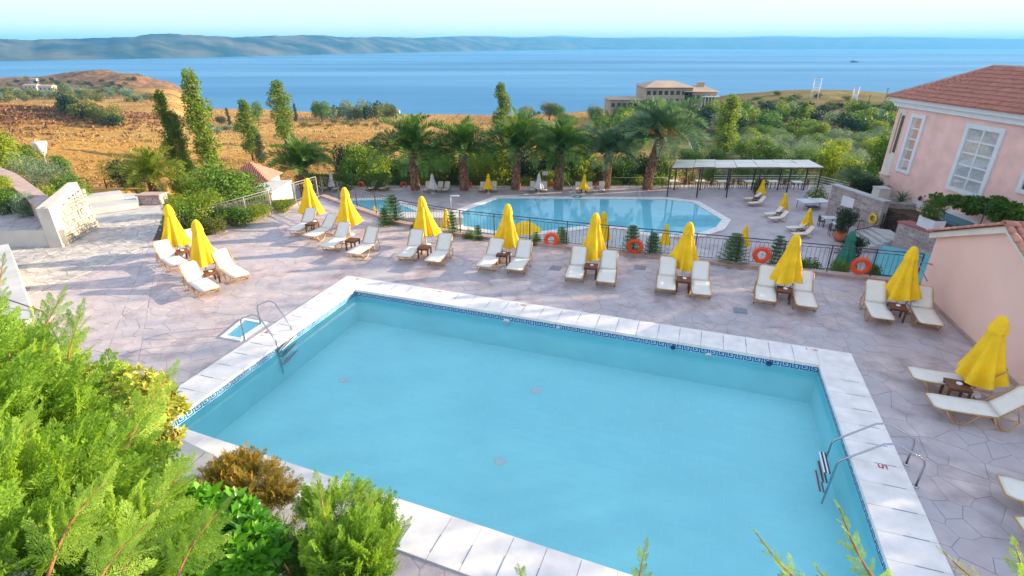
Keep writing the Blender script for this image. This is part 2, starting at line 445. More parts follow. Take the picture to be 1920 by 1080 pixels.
# ------------------------------------------------------------------ terrain, sea, far shore, haze
SEA = -37.0
def sstep(a, b, x): 
    t = np.clip((x - a) / (b - a), 0, 1); return t * t * (3 - 2 * t)
def vnoise(X, Y, s, seed=0):
    r = np.random.RandomState(seed + 100); z = np.zeros_like(X, dtype=float)
    for k in range(7):
        a = r.uniform(0, 2 * math.pi); p = r.uniform(0, 6.28); f = s * (0.6 + 1.1 * r.rand())
        z += np.sin((X * np.cos(a) + Y * np.sin(a)) * f + p + 1.7 * np.sin((X * np.sin(a) - Y * np.cos(a)) * f * 0.7 + p))
    return z / 7
def terrain_z(X, Y):
    X = np.asarray(X, dtype=float); Y = np.asarray(Y, dtype=float)
    base = -9 - 0.083 * (np.maximum(Y, 60) - 60)
    left = -8.5 - 0.083 * (np.minimum(np.maximum(Y, 60), 210) - 60) - 0.018 * np.clip(Y - 210, 0, 320)
    left = left - 0.16 * np.clip(Y - 585, 0, 400)
    wl = sstep(-.575, -.64, X / (0.91 * np.maximum(Y, 40) + 18.6)) * sstep(140, 320, Y)
    base = base + 3.2 * sstep(-60, -230, X) * sstep(200, 380, Y)
    z = base * (1 - wl) + left * wl
    cove = 9 * np.exp(-((X + 288) / 20) ** 2 - ((Y - 480) / 30) ** 2)
    z = z - cove
    z = z + 8.5 * np.exp(-((X + 190) / 62) ** 2 - ((Y - 205) / 42) ** 2)          # brown heath hill
    z = z + 4.0 * np.exp(-((X + 95) / 22) ** 2 - ((Y - 100) / 35) ** 2)
    for cx, cy, h, sx, sy in ((-385, 545, 10.5, 30, 36), (-425, 560, 9.0, 36, 40), (-500, 570, 6, 55, 40), (-352, 535, 8, 14, 24)):
        z = z + h * np.exp(-((X - cx) / sx) ** 2 - ((Y - cy) / sy) ** 2)
    z = z + 15.5 * np.exp(-((X - 150) / 100) ** 2 - ((Y - 285) / 75) ** 2) * sstep(500, 330, Y)
    z = z + vnoise(X, Y, 0.05, 1) * 0.5 * sstep(60, 140, Y) + vnoise(X, Y, 0.16, 2) * 0.25 * sstep(60, 140, Y)
    rock = np.exp(-((X + 390) / 75) ** 2 - ((Y - 545) / 55) ** 2)
    z = z + rock * (4.5 * np.abs(vnoise(X, Y, 0.11, 3)) + 2.2 * vnoise(X, Y, 0.3, 4) - 1.5)
    # bank on the left that climbs to the upper terrace; everything under the terraces stays low
    side = sstep(-21.5, -25, X)
    bank = -0.7 - 8.0 * sstep(33, 62, Y)
    near = np.where(Y < 62, 1.0, 0.0) * side
    z = z * (1 - near) + np.where(Y < 62, bank, z) * near
    return z
def make_land():
    ys = np.concatenate([np.linspace(14, 62, 33)[:-1], 62 * np.exp(np.linspace(0, math.log(820 / 62.0), 190))])
    xs = np.concatenate([-np.exp(np.linspace(math.log(720), math.log(30), 150)), np.linspace(-28, 36, 26), np.exp(np.linspace(math.log(40), math.log(520), 110))])
    Xg, Yg = np.meshgrid(xs, ys)
    Z = terrain_z(Xg, Yg)
    ny, nx = Xg.shape
    V = np.stack([Xg.ravel(), Yg.ravel(), Z.ravel()], 1)
    i = np.arange((ny - 1) * (nx - 1)); r, c = i // (nx - 1), i % (nx - 1)
    a = r * nx + c
    me = npmesh('terrain', V, np.stack([a, a + 1, a + nx + 1, a + nx], 1), 'terrain', smooth=True)
    heath = 0.0 * Xg + 1.3 * np.exp(-((Xg + 405) / 95) ** 4 - ((Yg - 555) / 62) ** 4) + np.exp(-((Xg + 195) / 50) ** 2 - ((Yg - 200) / 34) ** 2) + 1.2 * np.exp(-((Xg + 390) / 60) ** 2 - ((Yg - 545) / 50) ** 2) + 0.6 * np.exp(-((Xg + 250) / 60) ** 2 - ((Yg - 440) / 30) ** 2)
    grove = np.maximum(0.75 * sstep(50, 90, Xg) * sstep(345, 300, Yg), 0) * 1.0
    grove = np.maximum(grove, sstep(-230, -300, Xg) * sstep(350, 380, Yg) * sstep(500, 470, Yg) * .7)
    grove = np.maximum(grove,sstep(18, 40, Xg) * sstep(235, 175, Yg), sstep(70, 55, Yg) * sstep(-26, -20, Xg))
    for nm, arr in (('heath', heath), ('grove', grove)):
        at_ = me.attributes.new(nm, 'FLOAT', 'POINT'); at_.data.foreach_set('value', np.clip(arr, 0, 1).ravel().astype(np.float32))
    struct(link('terrain', me))
make_land()
mb = MB(); mb.add([(-9000, 250, SEA), (12500, 250, SEA), (12500, 12500, SEA), (-9000, 12500, SEA)], [(0, 1, 2, 3)])
struct(mb.build('sea', 'sea'))
mb = MB(); mb.add([(-15000, -300, -55), (15000, -300, -55), (15000, 13000, -55), (-15000, 13000, -55)], [(0, 1, 2, 3)])
struct(mb.build('sea_bed', 'sand'))

def far_shore():
    SX = [-250, 0, 200, 400, 600, 700, 900, 1100, 1300, 1900, 2200]
    SY = [119, 115, 111.5, 107.5, 102.5, 100, 95.5, 93, 92.3, 92, 92]
    TX = [-250, 0, 60, 150, 250, 285, 330, 400, 440, 520, 580, 650, 720, 800, 850, 920, 960, 1045, 1100, 1300, 1500, 1700, 1920, 2200]
    TY = [71, 72, 75, 72, 69, 64, 63, 68, 70, 66.5, 66, 69.5, 69.5, 71.5, 68, 69, 70.5, 70, 71, 71, 70.5, 71, 73, 74]
    def ridge(sy_off, ty_fn, name, label, rough, back, x0=-250, x1=2200, n=420):
        V = []; rows = 22
        xs = np.linspace(x0, x1, n)
        for j, x in enumerate(xs):
            sy = np.interp(x, SX, SY) + sy_off; ty = ty_fn(x)
            s = at(x, sy, SEA)
            D = s.y; Db = D * (1 + back)
            top = atY(x, ty, Db)
            dirx = top.x / top.y
            for k in range(rows + 6):
                if k <= rows:
                    t = k / rows
                    y = D + (Db - D) * t
                    h = SEA - 1 + (top.z - SEA + 1) * (t ** 0.75)
                    xx = s.x + (top.x - s.x) * t
                    env = math.sin(math.pi * min(1, t * 1.0)) ** 0.8 if t < 1 else 0
                else:
                    t = (k - rows) / 6
                    y = Db + (Db - D) * t; h = top.z + (SEA - 2 - top.z) * t ** 1.3; xx = top.x + dirx * (Db - D) * t; env = 0
                V.append((xx, y, h, env))
        V = np.array(V)
        sc_ = np.clip(V[:, 1] / 2500.0, 0.6, 4)
        nz = vnoise(V[:, 0] / sc_, V[:, 1] / sc_, 0.009, 11) * 0.55 + vnoise(V[:, 0] / sc_, V[:, 1] / sc_, 0.025, 12) * 0.3
        V[:, 2] += V[:, 3] * nz * rough * (V[:, 1] / 2500.0) ** 0.6
        nr = rows + 7 - 1
        F = []
        for j in range(n - 1):
            for k in range(nr - 1):
                a = j * nr + k
                F.append((a, a + nr, a + nr + 1, a + 1))
        me = npmesh(name, V[:, :3], F, 'far_hill', smooth=True)
        return struct(link(name, me), label)
    wob = lambda x: 0.7 * math.sin(x * 0.05) * math.sin(x * .011 + 1) + 0.4 * math.sin(x * 0.13 + 1) + 0.35 * math.sin(x * 0.31 + 2 * math.sin(x * .04))
    ridge(0, lambda x: np.interp(x, TX, TY) + wob(x), 'far_hills', None, 34, 0.2)
    PX = [760, 830, 870, 930, 960, 1010, 1045, 1075, 1120, 1260, 1350, 1460, 1560, 1650, 1760, 1850]
    PY = [72, 69, 67.5, 68, 70, 69, 66.3, 68, 71, 69.5, 70.5, 67.2, 70, 68.5, 70, 72]
    ridge(-3.4, lambda x: np.interp(x, PX, PY), 'distant_hills', None, 8, 0.12, 740, 1880, 160)
far_shore()

def make_haze():
    m, n, l, out = _new('haze')
    v = n.new('ShaderNodeVolumePrincipled')
    v.inputs['Color'].default_value = (0.17, 0.56, 1.0, 1)
    v.inputs['Density'].default_value = 0.00013
    v.inputs['Anisotropy'].default_value = 0.0
    l.new(v.outputs[0], out.inputs['Volume'])
    mb = MB(); mb.box((-500, 6300, 60), (32000, 14000, 240))
    tag(mb.build('haze', 'haze'), kind='stuff')
make_haze()

# ------------------------------------------------------------------ polygons
def clip_half(P, a, b, keep_left=True):
    out = []; k = len(P)
    def sd(p):
        v = (b[0] - a[0]) * (p[1] - a[1]) - (b[1] - a[1]) * (p[0] - a[0])
        return v if keep_left else -v
    for i in range(k):
        p, q = P[i], P[(i + 1) % k]; sp, sq = sd(p), sd(q)
        if sp >= 0: out.append(p)
        if (sp > 0 and sq < 0) or (sp < 0 and sq > 0):
            t = sp / (sp - sq); out.append((p[0] + (q[0] - p[0]) * t, p[1] + (q[1] - p[1]) * t))
    return out
def area(P): return 0.5 * sum(P[i][0] * P[(i + 1) % len(P)][1] - P[(i + 1) % len(P)][0] * P[i][1] for i in range(len(P)))
def ccw(P): 
    P = [(p[0], p[1]) for p in P]
    return P if area(P) > 0 else P[::-1]
def subtract(P, Rg):
    pieces = []; rem = P; k = len(Rg)
    for i in range(k):
        a, b = Rg[i], Rg[(i + 1) % k]
        o = clip_half(rem, a, b, False)
        if len(o) > 2 and area(o) > 0.004: pieces.append(o)
        rem = clip_half(rem, a, b, True)
        if len(rem) < 3: break
    return pieces
def centroid(P): return (sum(p[0] for p in P) / len(P), sum(p[1] for p in P) / len(P))
def shrink(P, d):
    k = len(P); out = P
    for i in range(k):
        a, b = P[i], P[(i + 1) % k]
        L = math.hypot(b[0] - a[0], b[1] - a[1])
        if L < 1e-5: continue
        nx, ny = -(b[1] - a[1]) / L * d, (b[0] - a[0]) / L * d
        out = clip_half(out, (a[0] + nx, a[1] + ny), (b[0] + nx, b[1] + ny), True)
        if len(out) < 3: return []
    return out
def offset_quad(Q, d):
    k = len(Q); L = []
    for i in range(k):
        a, b = Vector(Q[i][:2]), Vector(Q[(i + 1) % k][:2]); t = (b - a).normalized()
        nn = Vector((t.y, -t.x)) * d
        L.append((a + nn, t))
    out = []
    for i in range(k):
        (p, t), (q, u) = L[i - 1], L[i]
        c = t.x * u.y - t.y * u.x
        s = ((q.x - p.x) * u.y - (q.y - p.y) * u.x) / c
        out.append(p + t * s)
    return out
def voronoi(x0, x1, y0, y1, cell, seed, jit=0.42):
    rr = random.Random(seed); nx = int((x1 - x0) / cell); ny = int((y1 - y0) / cell); pts = {}
    for i in range(-1, nx + 1):
        for j in range(-1, ny + 1):
            if rr.random() < 0.16 and 0 <= i: continue
            pts[(i, j)] = (x0 + (i + .5 + (j % 2) * .5 + rr.uniform(-jit, jit)) * cell, y0 + (j + .5 + rr.uniform(-jit, jit)) * cell)
    cells = []
    for (i, j), p in pts.items():
        P = [(p[0] - 2 * cell, p[1] - 2 * cell), (p[0] + 2 * cell, p[1] - 2 * cell), (p[0] + 2 * cell, p[1] + 2 * cell), (p[0] - 2 * cell, p[1] + 2 * cell)]
        for a in range(-3, 4):
            for b in range(-2, 3):
                q = pts.get((i + a, j + b))
                if q is None or (a == 0 and b == 0): continue
                mx, my = (p[0] + q[0]) / 2, (p[1] + q[1]) / 2
                dx, dy = q[0] - p[0], q[1] - p[1]
                P = clip_half(P, (mx, my), (mx - dy, my + dx), True)
                if len(P) < 3: break
            if len(P) < 3: break
        if len(P) >= 3: cells.append(P)
    return cells
def px_of(p, z=0.0):
    d = depth((p[0], p[1], z))
    return (960 + FPX * p[0] / d, 540 - FPX * ((p[1] * SP + (z - CAMZ) * CP)) / d, d)

# ------------------------------------------------------------------ main pool
PI4 = [Vector((-5.66, 17.44)), Vector((-8.03, 9.95)), Vector((5.79, 4.53)), Vector((8.45, 12.45))]   # inner corners, counter-clockwise: far left, near left, near right, far right
CW = 0.95
PO4 = offset_quad(PI4, CW)
WATER = -0.235
FENCE = [Vector((-11.1, 30.24)), Vector((-5.77, 25.18)), Vector((-2.46, 23.33)), Vector((2.3, 21.64)), Vector((7.32, 20.03)), Vector((11.98, 18.66)), Vector((14.75, 17.75))]
BED = [Vector((-11.2, 30.3)), Vector((-18.85, 28.23)), Vector((-16.0, 22.3)), Vector((-14.3, 23.0))]
SHED = [Vector((14.56, 17.35)), Vector((13.05, 11.7)), Vector((19.0, 10.0)), Vector((20.6, 15.7))]
# deck sheet with the pool cut out (four pieces butted end to end round the coping)
def deck_sheet():
    mb = MB()
    big = [(-22.5, -4), (24, -4), (24, 17.0), (-22.5, 34)]
    fence_cut = [ccw([FENCE[i], FENCE[i + 1], (FENCE[i + 1].x + 3, FENCE[i + 1].y + 30), (FENCE[i].x + 3, FENCE[i].y + 30)]) for i in range(len(FENCE) - 1)]
    polys = [ccw([(-22.6, -4), (26, -4), (26, 40), (-22.6, 40)])]
    cuts = fence_cut + [ccw(PO4), ccw([(14.75, 17.75), (60, 8), (60, 60), (17, 60)]), ccw([(-11.1, 30.24), (-8.1, 60.24), (-40, 60), (-40, 30.0), (-18.85, 28.2)])]
    for Rg in cuts:
        new = []
        for P in polys: new += subtract(P, Rg)
        polys = new
    for P in polys: mb.add([(x, y, 0) for x, y in P], [tuple(range(len(P)))])
    return mb.build('pool_deck', 'deck_mortar')
deck = struct(deck_sheet())
def pave():
    cells = voronoi(-17.5, 20, 3, 31.5, 0.48, 3)
    fence_cut = [ccw([FENCE[i], FENCE[i + 1], (FENCE[i + 1].x + 3, FENCE[i + 1].y + 30), (FENCE[i].x + 3, FENCE[i].y + 30)]) for i in range(len(FENCE) - 1)]
    fb = ccw([(-8.95, 14.05), (-8.7, 15.3), (-7.7, 15.0), (-8.0, 13.75)])
    cuts = fence_cut + [ccw(offset_quad(PI4, CW + 0.015)), ccw(SHED), ccw(BED), fb, ccw([(14.75, 17.75), (30, 13), (30, 60), (17, 60)]), ccw([(-11.1, 30.24), (-8.1, 60), (-40, 60), (-40, 30), (-18.85, 28.2)]),
                        ccw([(-15.6, 22.3), (-18.9, 28.4), (-30, 30), (-30, 3), (-16.9, 16.6)])]
    out = []
    for c in cells:
        pcs = [ccw(c)]
        for Rg in cuts:
            nw = []
            for P in pcs: nw += subtract(P, Rg)
            pcs = nw
        out += pcs
    res = []
    for P in out:
        Q = shrink(P, 0.0055)
        if len(Q) < 3 or area(Q) < 0.01: continue
        c = centroid(Q); x, y, d = px_of(c)
        if not (-160 < x < 2080 and y < 1300): continue
        res.append((area(Q) / d ** 2 * (1 if (0 < x < 1920 and y < 1080) else 0.2), Q))
    res.sort(key=lambda t: -t[0])
    far = MB()
    for i, (a, Q) in enumerate(res):
        h = 0.006 + 0.008 * rnd.random()
        if i < 300:
            s = MB(); s.prism(Q, 0.0005, h, bottom=False); s.build('paving_stone', 'deck_stone', deck)
        else: far.prism(Q, 0.0005, h, bottom=False)
    tag(far.build('paving_stones', 'deck_stone_far', deck), kind='stuff')
pave()
def path():
    cells = voronoi(-24, -13, 14, 30, 0.34, 8)
    reg = ccw([(-15.6, 22.25), (-18.85, 28.1), (-21.5, 26.5), (-22.3, 17.5), (-17.0, 16.6)])
    mb = MB()
    for c in cells:
        P = ccw(c)
        for i in range(len(reg)):
            P = clip_half(P, reg[i], reg[(i + 1) % len(reg)], True)
            if len(P) < 3: break
        if len(P) < 3: continue
        Q = shrink(P, 0.014)
        if len(Q) < 3 or area(Q) < 0.006: continue
        mb.prism(Q, 0.0005, 0.008 + 0.016 * rnd.random(), bottom=False)
    o = mb.build('path_stones', 'path_stone', deck)
    tag(o, kind='stuff')
path()

pool = thing('swimming_pool', 'large rectangular swimming pool with pale coping and navy key pattern at the waterline', 'pool', (0, 0, 0))
def main_pool():
    D = -1.25
    mb = MB()
    for i in range(4):
        a, b = PI4[i], PI4[(i + 1) % 4]
        mb.add([(a.x, a.y, D), (b.x, b.y, D), (b.x, b.y, -0.055), (a.x, a.y, -0.055)], [(0, 1, 2, 3)])
    mb.build('basin_wall', 'pool_wall', pool)
    mb = MB(); mb.add([(p.x, p.y, D) for p in PI4], [(0, 1, 2, 3)]); mb.build('basin_floor', 'pool_grout', pool)
    # floor tiles: the 300 nearest as pieces, the rest joined
    e1 = (PI4[3] - PI4[0]).normalized(); e2 = Vector((-e1.y, e1.x))
    tl, tw = 0.62, 0.31; tiles = []
    for i in range(-6, 34):
        for j in range(-8, 38):
            o = PI4[1] + e1 * (i * tl + (j % 2) * tl / 2) + e2 * (j * tw)
            Q = ccw([o, o + e1 * (tl - 0.012), o + e1 * (tl - 0.012) + e2 * (tw - 0.012), o + e2 * (tw - 0.012)])
            inner = ccw(offset_quad(PI4, -0.01))
            for k in range(4):
                Q = clip_half(Q, inner[k], inner[(k + 1) % 4], True)
                if len(Q) < 3: break
            if len(Q) < 3 or area(Q) < 0.01: continue
            c = centroid(Q); tiles.append((px_of(c, D)[2], Q))
    tiles.sort(key=lambda t: t[0]); far = MB()
    for k, (d, Q) in enumerate(tiles):
        if k < 300:
            s = MB(); s.prism(Q, D + 0.0005, D + 0.0022, bottom=False); s.build('floor_tile', 'pool_tile', pool)
        else: far.prism(Q, D + 0.0005, D + 0.0022, bottom=False)
    tag(far.build('floor_tiles', 'pool_tile_far', pool), kind='stuff')
    # coping slabs
    for i in range(4):
        a, b = PI4[i], PI4[(i + 1) % 4]; ao, bo = PO4[i], PO4[(i + 1) % 4]
        L = (b - a).length; n = max(1, round(L / 0.62)); t = (b - a).normalized()
        nn = Vector((t.y, -t.x))
        s = MB(); g = 0.005
        c1 = a + nn * CW
        pw = L / n
        base = MB().prism([(0, -0.03), (pw - 2 * g, -0.03), (pw - 2 * g, CW), (0, CW)], -0.055, 0.035)
        me = base.mesh('coping_slab', ['coping'])
        ang = math.atan2(t.y, t.x)
        for k in range(n):
            p = a + t * (k * pw + g)
            o = link('coping_slab', me, pool, (p.x, p.y, rnd.uniform(-0.002, 0.002)))
            o.matrix_local = Matrix(((t.x, nn.x, 0, p.x), (t.y, nn.y, 0, p.y), (0, 0, 1, rnd.uniform(-.0015, .0015)), (0, 0, 0, 1)))
        # corner slabs
        tp = (a - PI4[i - 1]).normalized(); np_ = Vector((tp.y, -tp.x))
        q = [a, a + np_ * CW, ao, a + nn * CW]
        MB().prism(ccw([p + (centroid_v(q) - p) * 0.006 for p in q]), -0.05, 0.034).build('coping_slab', 'coping', pool)
    # dark open joints in the middle of the coping
    mo = MB()
    for i in range(4):
        a, b = PI4[i], PI4[(i + 1) % 4]; t = (b - a).normalized(); nn = Vector((t.y, -t.x)); L = (b - a).length; n = max(1, round(L / 0.62))
        for k in range(1, n):
            p = a + t * (k * L / n)
            p0, p1 = p + nn * 0.40, p + nn * 0.80
            mo.bar((p0.x, p0.y, 0.0335), (p1.x, p1.y, 0.0335), 0.016, 0.012)
    tag(mo.build('joint_strip', 'drain_grey', pool), kind='stuff')
    # waterline band and key pattern
    band = MB(); key = MB()
    for i in range(4):
        a, b = PI4[i], PI4[(i + 1) % 4]; t = (b - a).normalized(); nn = Vector((-t.y, t.x)); L = (b - a).length
        def P(s, z, off): 
            q = a + t * s + nn * off; return (q.x, q.y, z)
        band.add([P(0.01, -0.25, 0.006), P(L - 0.01, -0.25, 0.006), P(L - 0.01, -0.06, 0.006), P(0.01, -0.06, 0.006)], [(0, 1, 2, 3)])
        u = 0.030; z0 = -0.212; m = int(L / (u * 8)); u = L / (m * 8.0); h = 0.15 / 5.0
        def rect(s0, s1, r0, r1): key.add([P(s0, z0 + r0 * h, 0.009), P(s1, z0 + r0 * h, 0.009), P(s1, z0 + r1 * h, 0.009), P(s0, z0 + r1 * h, 0.009)], [(0, 1, 2, 3)])
        for k in range(m):
            s = k * 8 * u
            rect(s + 0.05 * u, s + 7 * u, 0, 1); rect(s, s + u, 1.001, 4); rect(s, s + 5 * u, 4.001, 5)
            rect(s + 4 * u, s + 5 * u, 2, 4); rect(s + 2.4 * u, s + 4 * u, 2, 3); rect(s + 6 * u, s + 7 * u, 1.001, 5)
            rect(s + 7 * u, s + 8 * u, 4.001, 5)
    band.build('waterline_band', 'mosaic_pale', pool)
    tag(key.build('key_pattern', 'mosaic_navy', pool), kind='stuff')
    # wall jets, floor drains, skimmer marks
    def wall_pt(px, py, i, off):
        a, b = PI4[i], PI4[(i + 1) % 4]; d = ray(px, py); o = Vector((0, 0, CAMZ))
        t = (b - a).normalized(); nn = Vector((-t.y, t.x))
        k = (a.x * nn.x + a.y * nn.y) / (d.x * nn.x + d.y * nn.y)
        p = o + d * k; return p + Vector((nn.x, nn.y, 0)) * off, nn
    for px, py, rad, mt in ((950, 604, 0.13, 'white_paint'), (1328, 667, 0.10, 'white_paint'), (1047, 613, 0.05, 'white_paint'), (1262, 651, 0.07, 'mosaic_navy'), (1442, 681, 0.08, 'mosaic_navy')):
        p, nn = wall_pt(px, py, 3, 0.012)
        s = MB(); s.lathe([(0.0, 0.02), (rad * 0.55, 0.02), (rad * 0.6, 0.03), (rad, 0.02), (rad, 0.0)], 18)
        o = s.build('wall_jet', mt, pool, p); o.rotation_euler = Vector((nn.x, nn.y, 0)).to_track_quat('Z', 'Y').to_euler()
    for px, py in ((645, 712), (1005, 733), (938, 865)):
        p = at(px, py, D); s = MB(); s.lathe([(0.0, 0.014), (0.10, 0.016), (0.13, 0.02), (0.16, 0.007)], 18); s.build('floor_drain', 'white_paint', pool, p)
def centroid_v(q): return sum(q, Vector((0, 0))) / len(q)
main_pool()
# red depth figures set into the coping
FIG = {'1': [(.35, 0, .6, 1), (.15, .75, .35, .9)], '4': [(.7, 0, .9, 1), (.1, .35, .7, .5), (.1, .5, .3, 1)], '0': [(.1, 0, .3, 1), (.7, 0, .9, 1), (.3, .84, .7, 1), (.3, 0, .7, .16)],
       '5': [(.1, .84, .9, 1), (.1, .5, .3, .84), (.1, .42, .9, .58), (.7, .16, .9, .42), (.1, 0, .9, .16)], '.': [(.4, 0, .6, .18)], '2': [(.1, .84, .9, 1), (.7, .58, .9, .84), (.1, .42, .9, .58), (.1, .16, .3, .42), (.1, 0, .9, .16)]}
for px, py, txt, side, hh in ((658, 522, '1.40', 3, .10), (811, 546, '1.40', 3, .10), (966, 571, '1.40', 3, .10), (1510, 655, '1.40', 3, .10), (1666, 881, '5', 2, .17), (492, 630, '1.40', 0, .10)):
    p = at(px, py, 0.04); t = (PI4[(side + 1) % 4] - PI4[side]).normalized(); t = -t if side in (3, 0) else t
    up = Vector((-t.y, t.x)); s = MB()
    for k, ch in enumerate(txt):
        for (x0, y0, x1, y1) in FIG[ch]:
            w = hh * 0.75
            q = [p.xy + t * (w * (k + x) * 1.1) + up * (hh * y) for x, y in ((x0, y0), (x1, y0), (x1, y1), (x0, y1))]
            s.prism(ccw(q), 0.0375, 0.0395, bottom=False)
    s.build('depth_mark', 'red_mark', pool)
mb = MB()
inner = offset_quad(PI4, -0.012)
mb.add([(p.x, p.y, WATER) for p in inner], [(0, 1, 2, 3)])
struct(mb.build('pool_water', 'pool_water'))

# ladders
def ladder(name_label, foot1, foot2, e, side_in):
    """two bent steel rails from deck feet over the coping into the water with slotted treads; e = unit vector from the deck to the pool"""
    t = thing('pool_ladder', name_label, 'ladder', (0, 0, 0))
    e = Vector((e.x, e.y, 0)); Z = Vector((0, 0, 1))
    rails = []
    for f in (foot1, foot2):
        f = Vector((f.x, f.y, 0.012))
        pts = [f, f + Z * 0.55, f + Z * 0.66 + e * 0.03, f + Z * 0.72 + e * 0.10, f + e * 0.5 + Z * 0.9, f + e * 0.62 + Z * 0.905, f + e * 0.75 + Z * 0.86, f + e * side_in + Z * 0.28, f + e * (side_in + 0.06) + Z * 0.18, f + e * (side_in + 0.1) - Z * 0.95]
        MB().tube(pts, 0.021, 8).build('rail', 'steel', t)
        MB().lathe([(0.055, 0), (0.055, 0.02), (0.025, 0.035)], 12, f).build('foot_plate', 'steel', t)
        rails.append(f)
    for k in range(3):
        z = -0.12 - 0.26 * k
        a = rails[0] + e * (side_in + 0.095) + Z * z; b = rails[1] + e * (side_in + 0.095) + Z * z
        st = MB()
        for q in range(4):
            st.bar(a + e * (0.03 + 0.035 * q), b + e * (0.03 + 0.035 * q), 0.028, 0.02, mi=q % 2)
        st.build('tread', ['dark_plastic', 'white_paint'], t)
    return t
e_r = -(PI4[3] - PI4[0]).normalized(); e_l = -e_r
p1, p2 = at(1716, 914), at(1698, 872)
ladder('steel pool ladder with curved handrails at the right edge of the large pool', p1.xy, p2.xy, e_r, 1.36)
p1, p2 = at(459, 636), at(489, 609)
ladder('steel pool ladder with curved handrails beside the small foot bath', p1.xy, p2.xy, e_l, 1.12)

# foot bath
fbp = [at(413, 634), at(451, 641), at(503, 606), at(457, 598)]
def foot_bath():
    t = thing('foot_bath', 'small rectangular foot bath with white rim and pale blue basin in the paving', 'foot bath')
    Q = ccw([p.xy for p in fbp]); I = [Vector(p) for p in shrink(Q, 0.13)]
    rim = MB()
    for i in range(4):
        a, b = Vector(Q[i]), Vector(Q[(i + 1) % 4]); c, d = I[(i + 1) % 4], I[i]
    I = sorted(I, key=lambda p: min(range(4), key=lambda k: (Vector(Q[k]) - p).length))
    for i in range(4):
        q = [Q[i], Q[(i + 1) % 4], tuple(I[(i + 1) % 4]), tuple(I[i])]
        rim.prism(ccw(q), -0.12, 0.05)
    rim.build('rim', 'white_paint', t)
    MB().add([(p.x, p.y, 0.008) for p in I], [(0, 1, 2, 3)]).build('basin', 'pool_wall', t)
    MB().add([(p.x * 0.999, p.y, 0.035) for p in I], [(0, 1, 2, 3)]).build('water', 'pool_water', t)
foot_bath()
# drain grates in the deck
for px, py, lab in ((1042, 503, 'small grey drain cover in the paving between two loungers below the leftmost life ring'), (1200, 502, 'small grey drain cover in the paving below the second life ring from left'), (1388, 583, 'grey drain cover in the open paving left of the ninth umbrella pair'), (1757, 567, 'grey drain cover in the paving by the pink shed wall')):
    p = at(px, py, 0.012); t = thing('drain_cover', lab, 'drain', p, -0.33)
    MB().box((0, 0, 0.004), (0.44, 0.44, 0.008)).build('frame', 'drain_grey', t)
    for k in range(6): MB().box((-0.15 + 0.06 * k, 0, 0.011), (0.03, 0.34, 0.006)).build('slat', 'drain_grey', t)

# kerb and retaining wall under the railing
for i in range(len(FENCE) - 1):
    a, b = FENCE[i], FENCE[i + 1]; t = (b - a).normalized(); nn = Vector((-t.y, t.x))
    if nn.y < 0: nn = -nn
    n = round((b - a).length / 0.9); w = (b - a).length / n
    wallb = MB().prism(ccw([a + nn * 0.01, b + nn * 0.01, b + nn * 0.3, a + nn * 0.3]), -6.0, 0.0)
    struct(wallb.build('retaining_wall', 'white_wall'))
    for k in range(n):
        p, q = a + t * (k * w + 0.004), a + t * ((k + 1) * w - 0.004)
        MB().prism(ccw([p, q, q + nn * 0.32, p + nn * 0.32]), 0.001, 0.13 + rnd.uniform(-.003, .003)).build('kerb_stone', 'kerb', deck)
kb = [at(418, 431), at(600, 371)]
a, b = at(330, 458).xy, at(418, 431).xy
for (a, b) in ((kb[0].xy, kb[1].xy), ):
    t = (b - a).normalized(); nn = Vector((-t.y, t.x)); n = round((b - a).length / 0.5); w = (b - a).length / n
    for k in range(n):
        p, q = a + t * (k * w + 0.004), a + t * ((k + 1) * w - 0.004)
        MB().prism(ccw([p, q, q + nn * 0.25, p + nn * 0.25]), 0.001, 0.12 + rnd.uniform(-.006, .006)).build('kerb_stone', 'kerb', deck)

# ------------------------------------------------------------------ lower terrace
LZ = -6.0
mb = MB(); mb.prism([(-24, 16), (30.5, 12), (36, 40), (36, 58.2), (-24, 58.2)], LZ - 1.6, LZ)
lower = struct(mb.build('lower_terrace', 'lower_deck'))
MB().prism(ccw([at(p[0], p[1], LZ).xy for p in ((640, 412), (862, 415), (1000, 440), (1062, 434), (1140, 424), (1250, 445), (1330, 470), (1330, 520), (640, 450))]) , LZ + 0.002, LZ + 0.006, bottom=False).build('pale_paving', 'pale_concrete', lower)
struct(lower)
def lower_pool(name, label, pts, cw):
    t = thing(name, label, 'pool')
    P = ccw([at(x, y, LZ).xy for x, y in pts]); V = [Vector(p) for p in P]
    O = offset_quad(V, cw); k = len(V)
    for i in range(k):
        a, b, c, d = V[i], V[(i + 1) % k], O[(i + 1) % k], O[i]
        n = max(1, round((b - a).length / 0.9))
        for j in range(n):
            q = [a.lerp(b, j / n), a.lerp(b, (j + 1) / n), d.lerp(c, (j + 1) / n), d.lerp(c, j / n)]
            m_ = sum(q, Vector((0, 0))) / 4
            MB().prism(ccw([p + (m_ - p) * 0.01 for p in q]), LZ + 0.006, LZ + 0.10).build('coping_slab', 'coping', t)
    fl = MB(); fl.add([(p.x, p.y, LZ + 0.012) for p in V], [tuple(range(k))])
    fl.build('basin_floor', 'lower_pool', t)
    w = MB(); w.add([(p.x, p.y, LZ + 0.06) for p in V], [tuple(range(k))])
    struct(w.build('lower_pool_water', 'lower_water'))
    return t
lower_pool('lower_pool', 'wide many-sided pool on the lower terrace in front of the palms', [(848, 404), (935, 373), (1250, 375), (1300, 381), (1353, 413), (1342, 428), (1305, 440), (1225, 440), (1180, 428), (1100, 424), (1060, 430), (1000, 437), (940, 436), (870, 426)], 0.75)
lower_pool('wading_pool', 'small angular wading pool at the left of the lower terrace', [(608, 379), (726, 375), (786, 399), (720, 408), (600, 410), (585, 398)], 0.7)

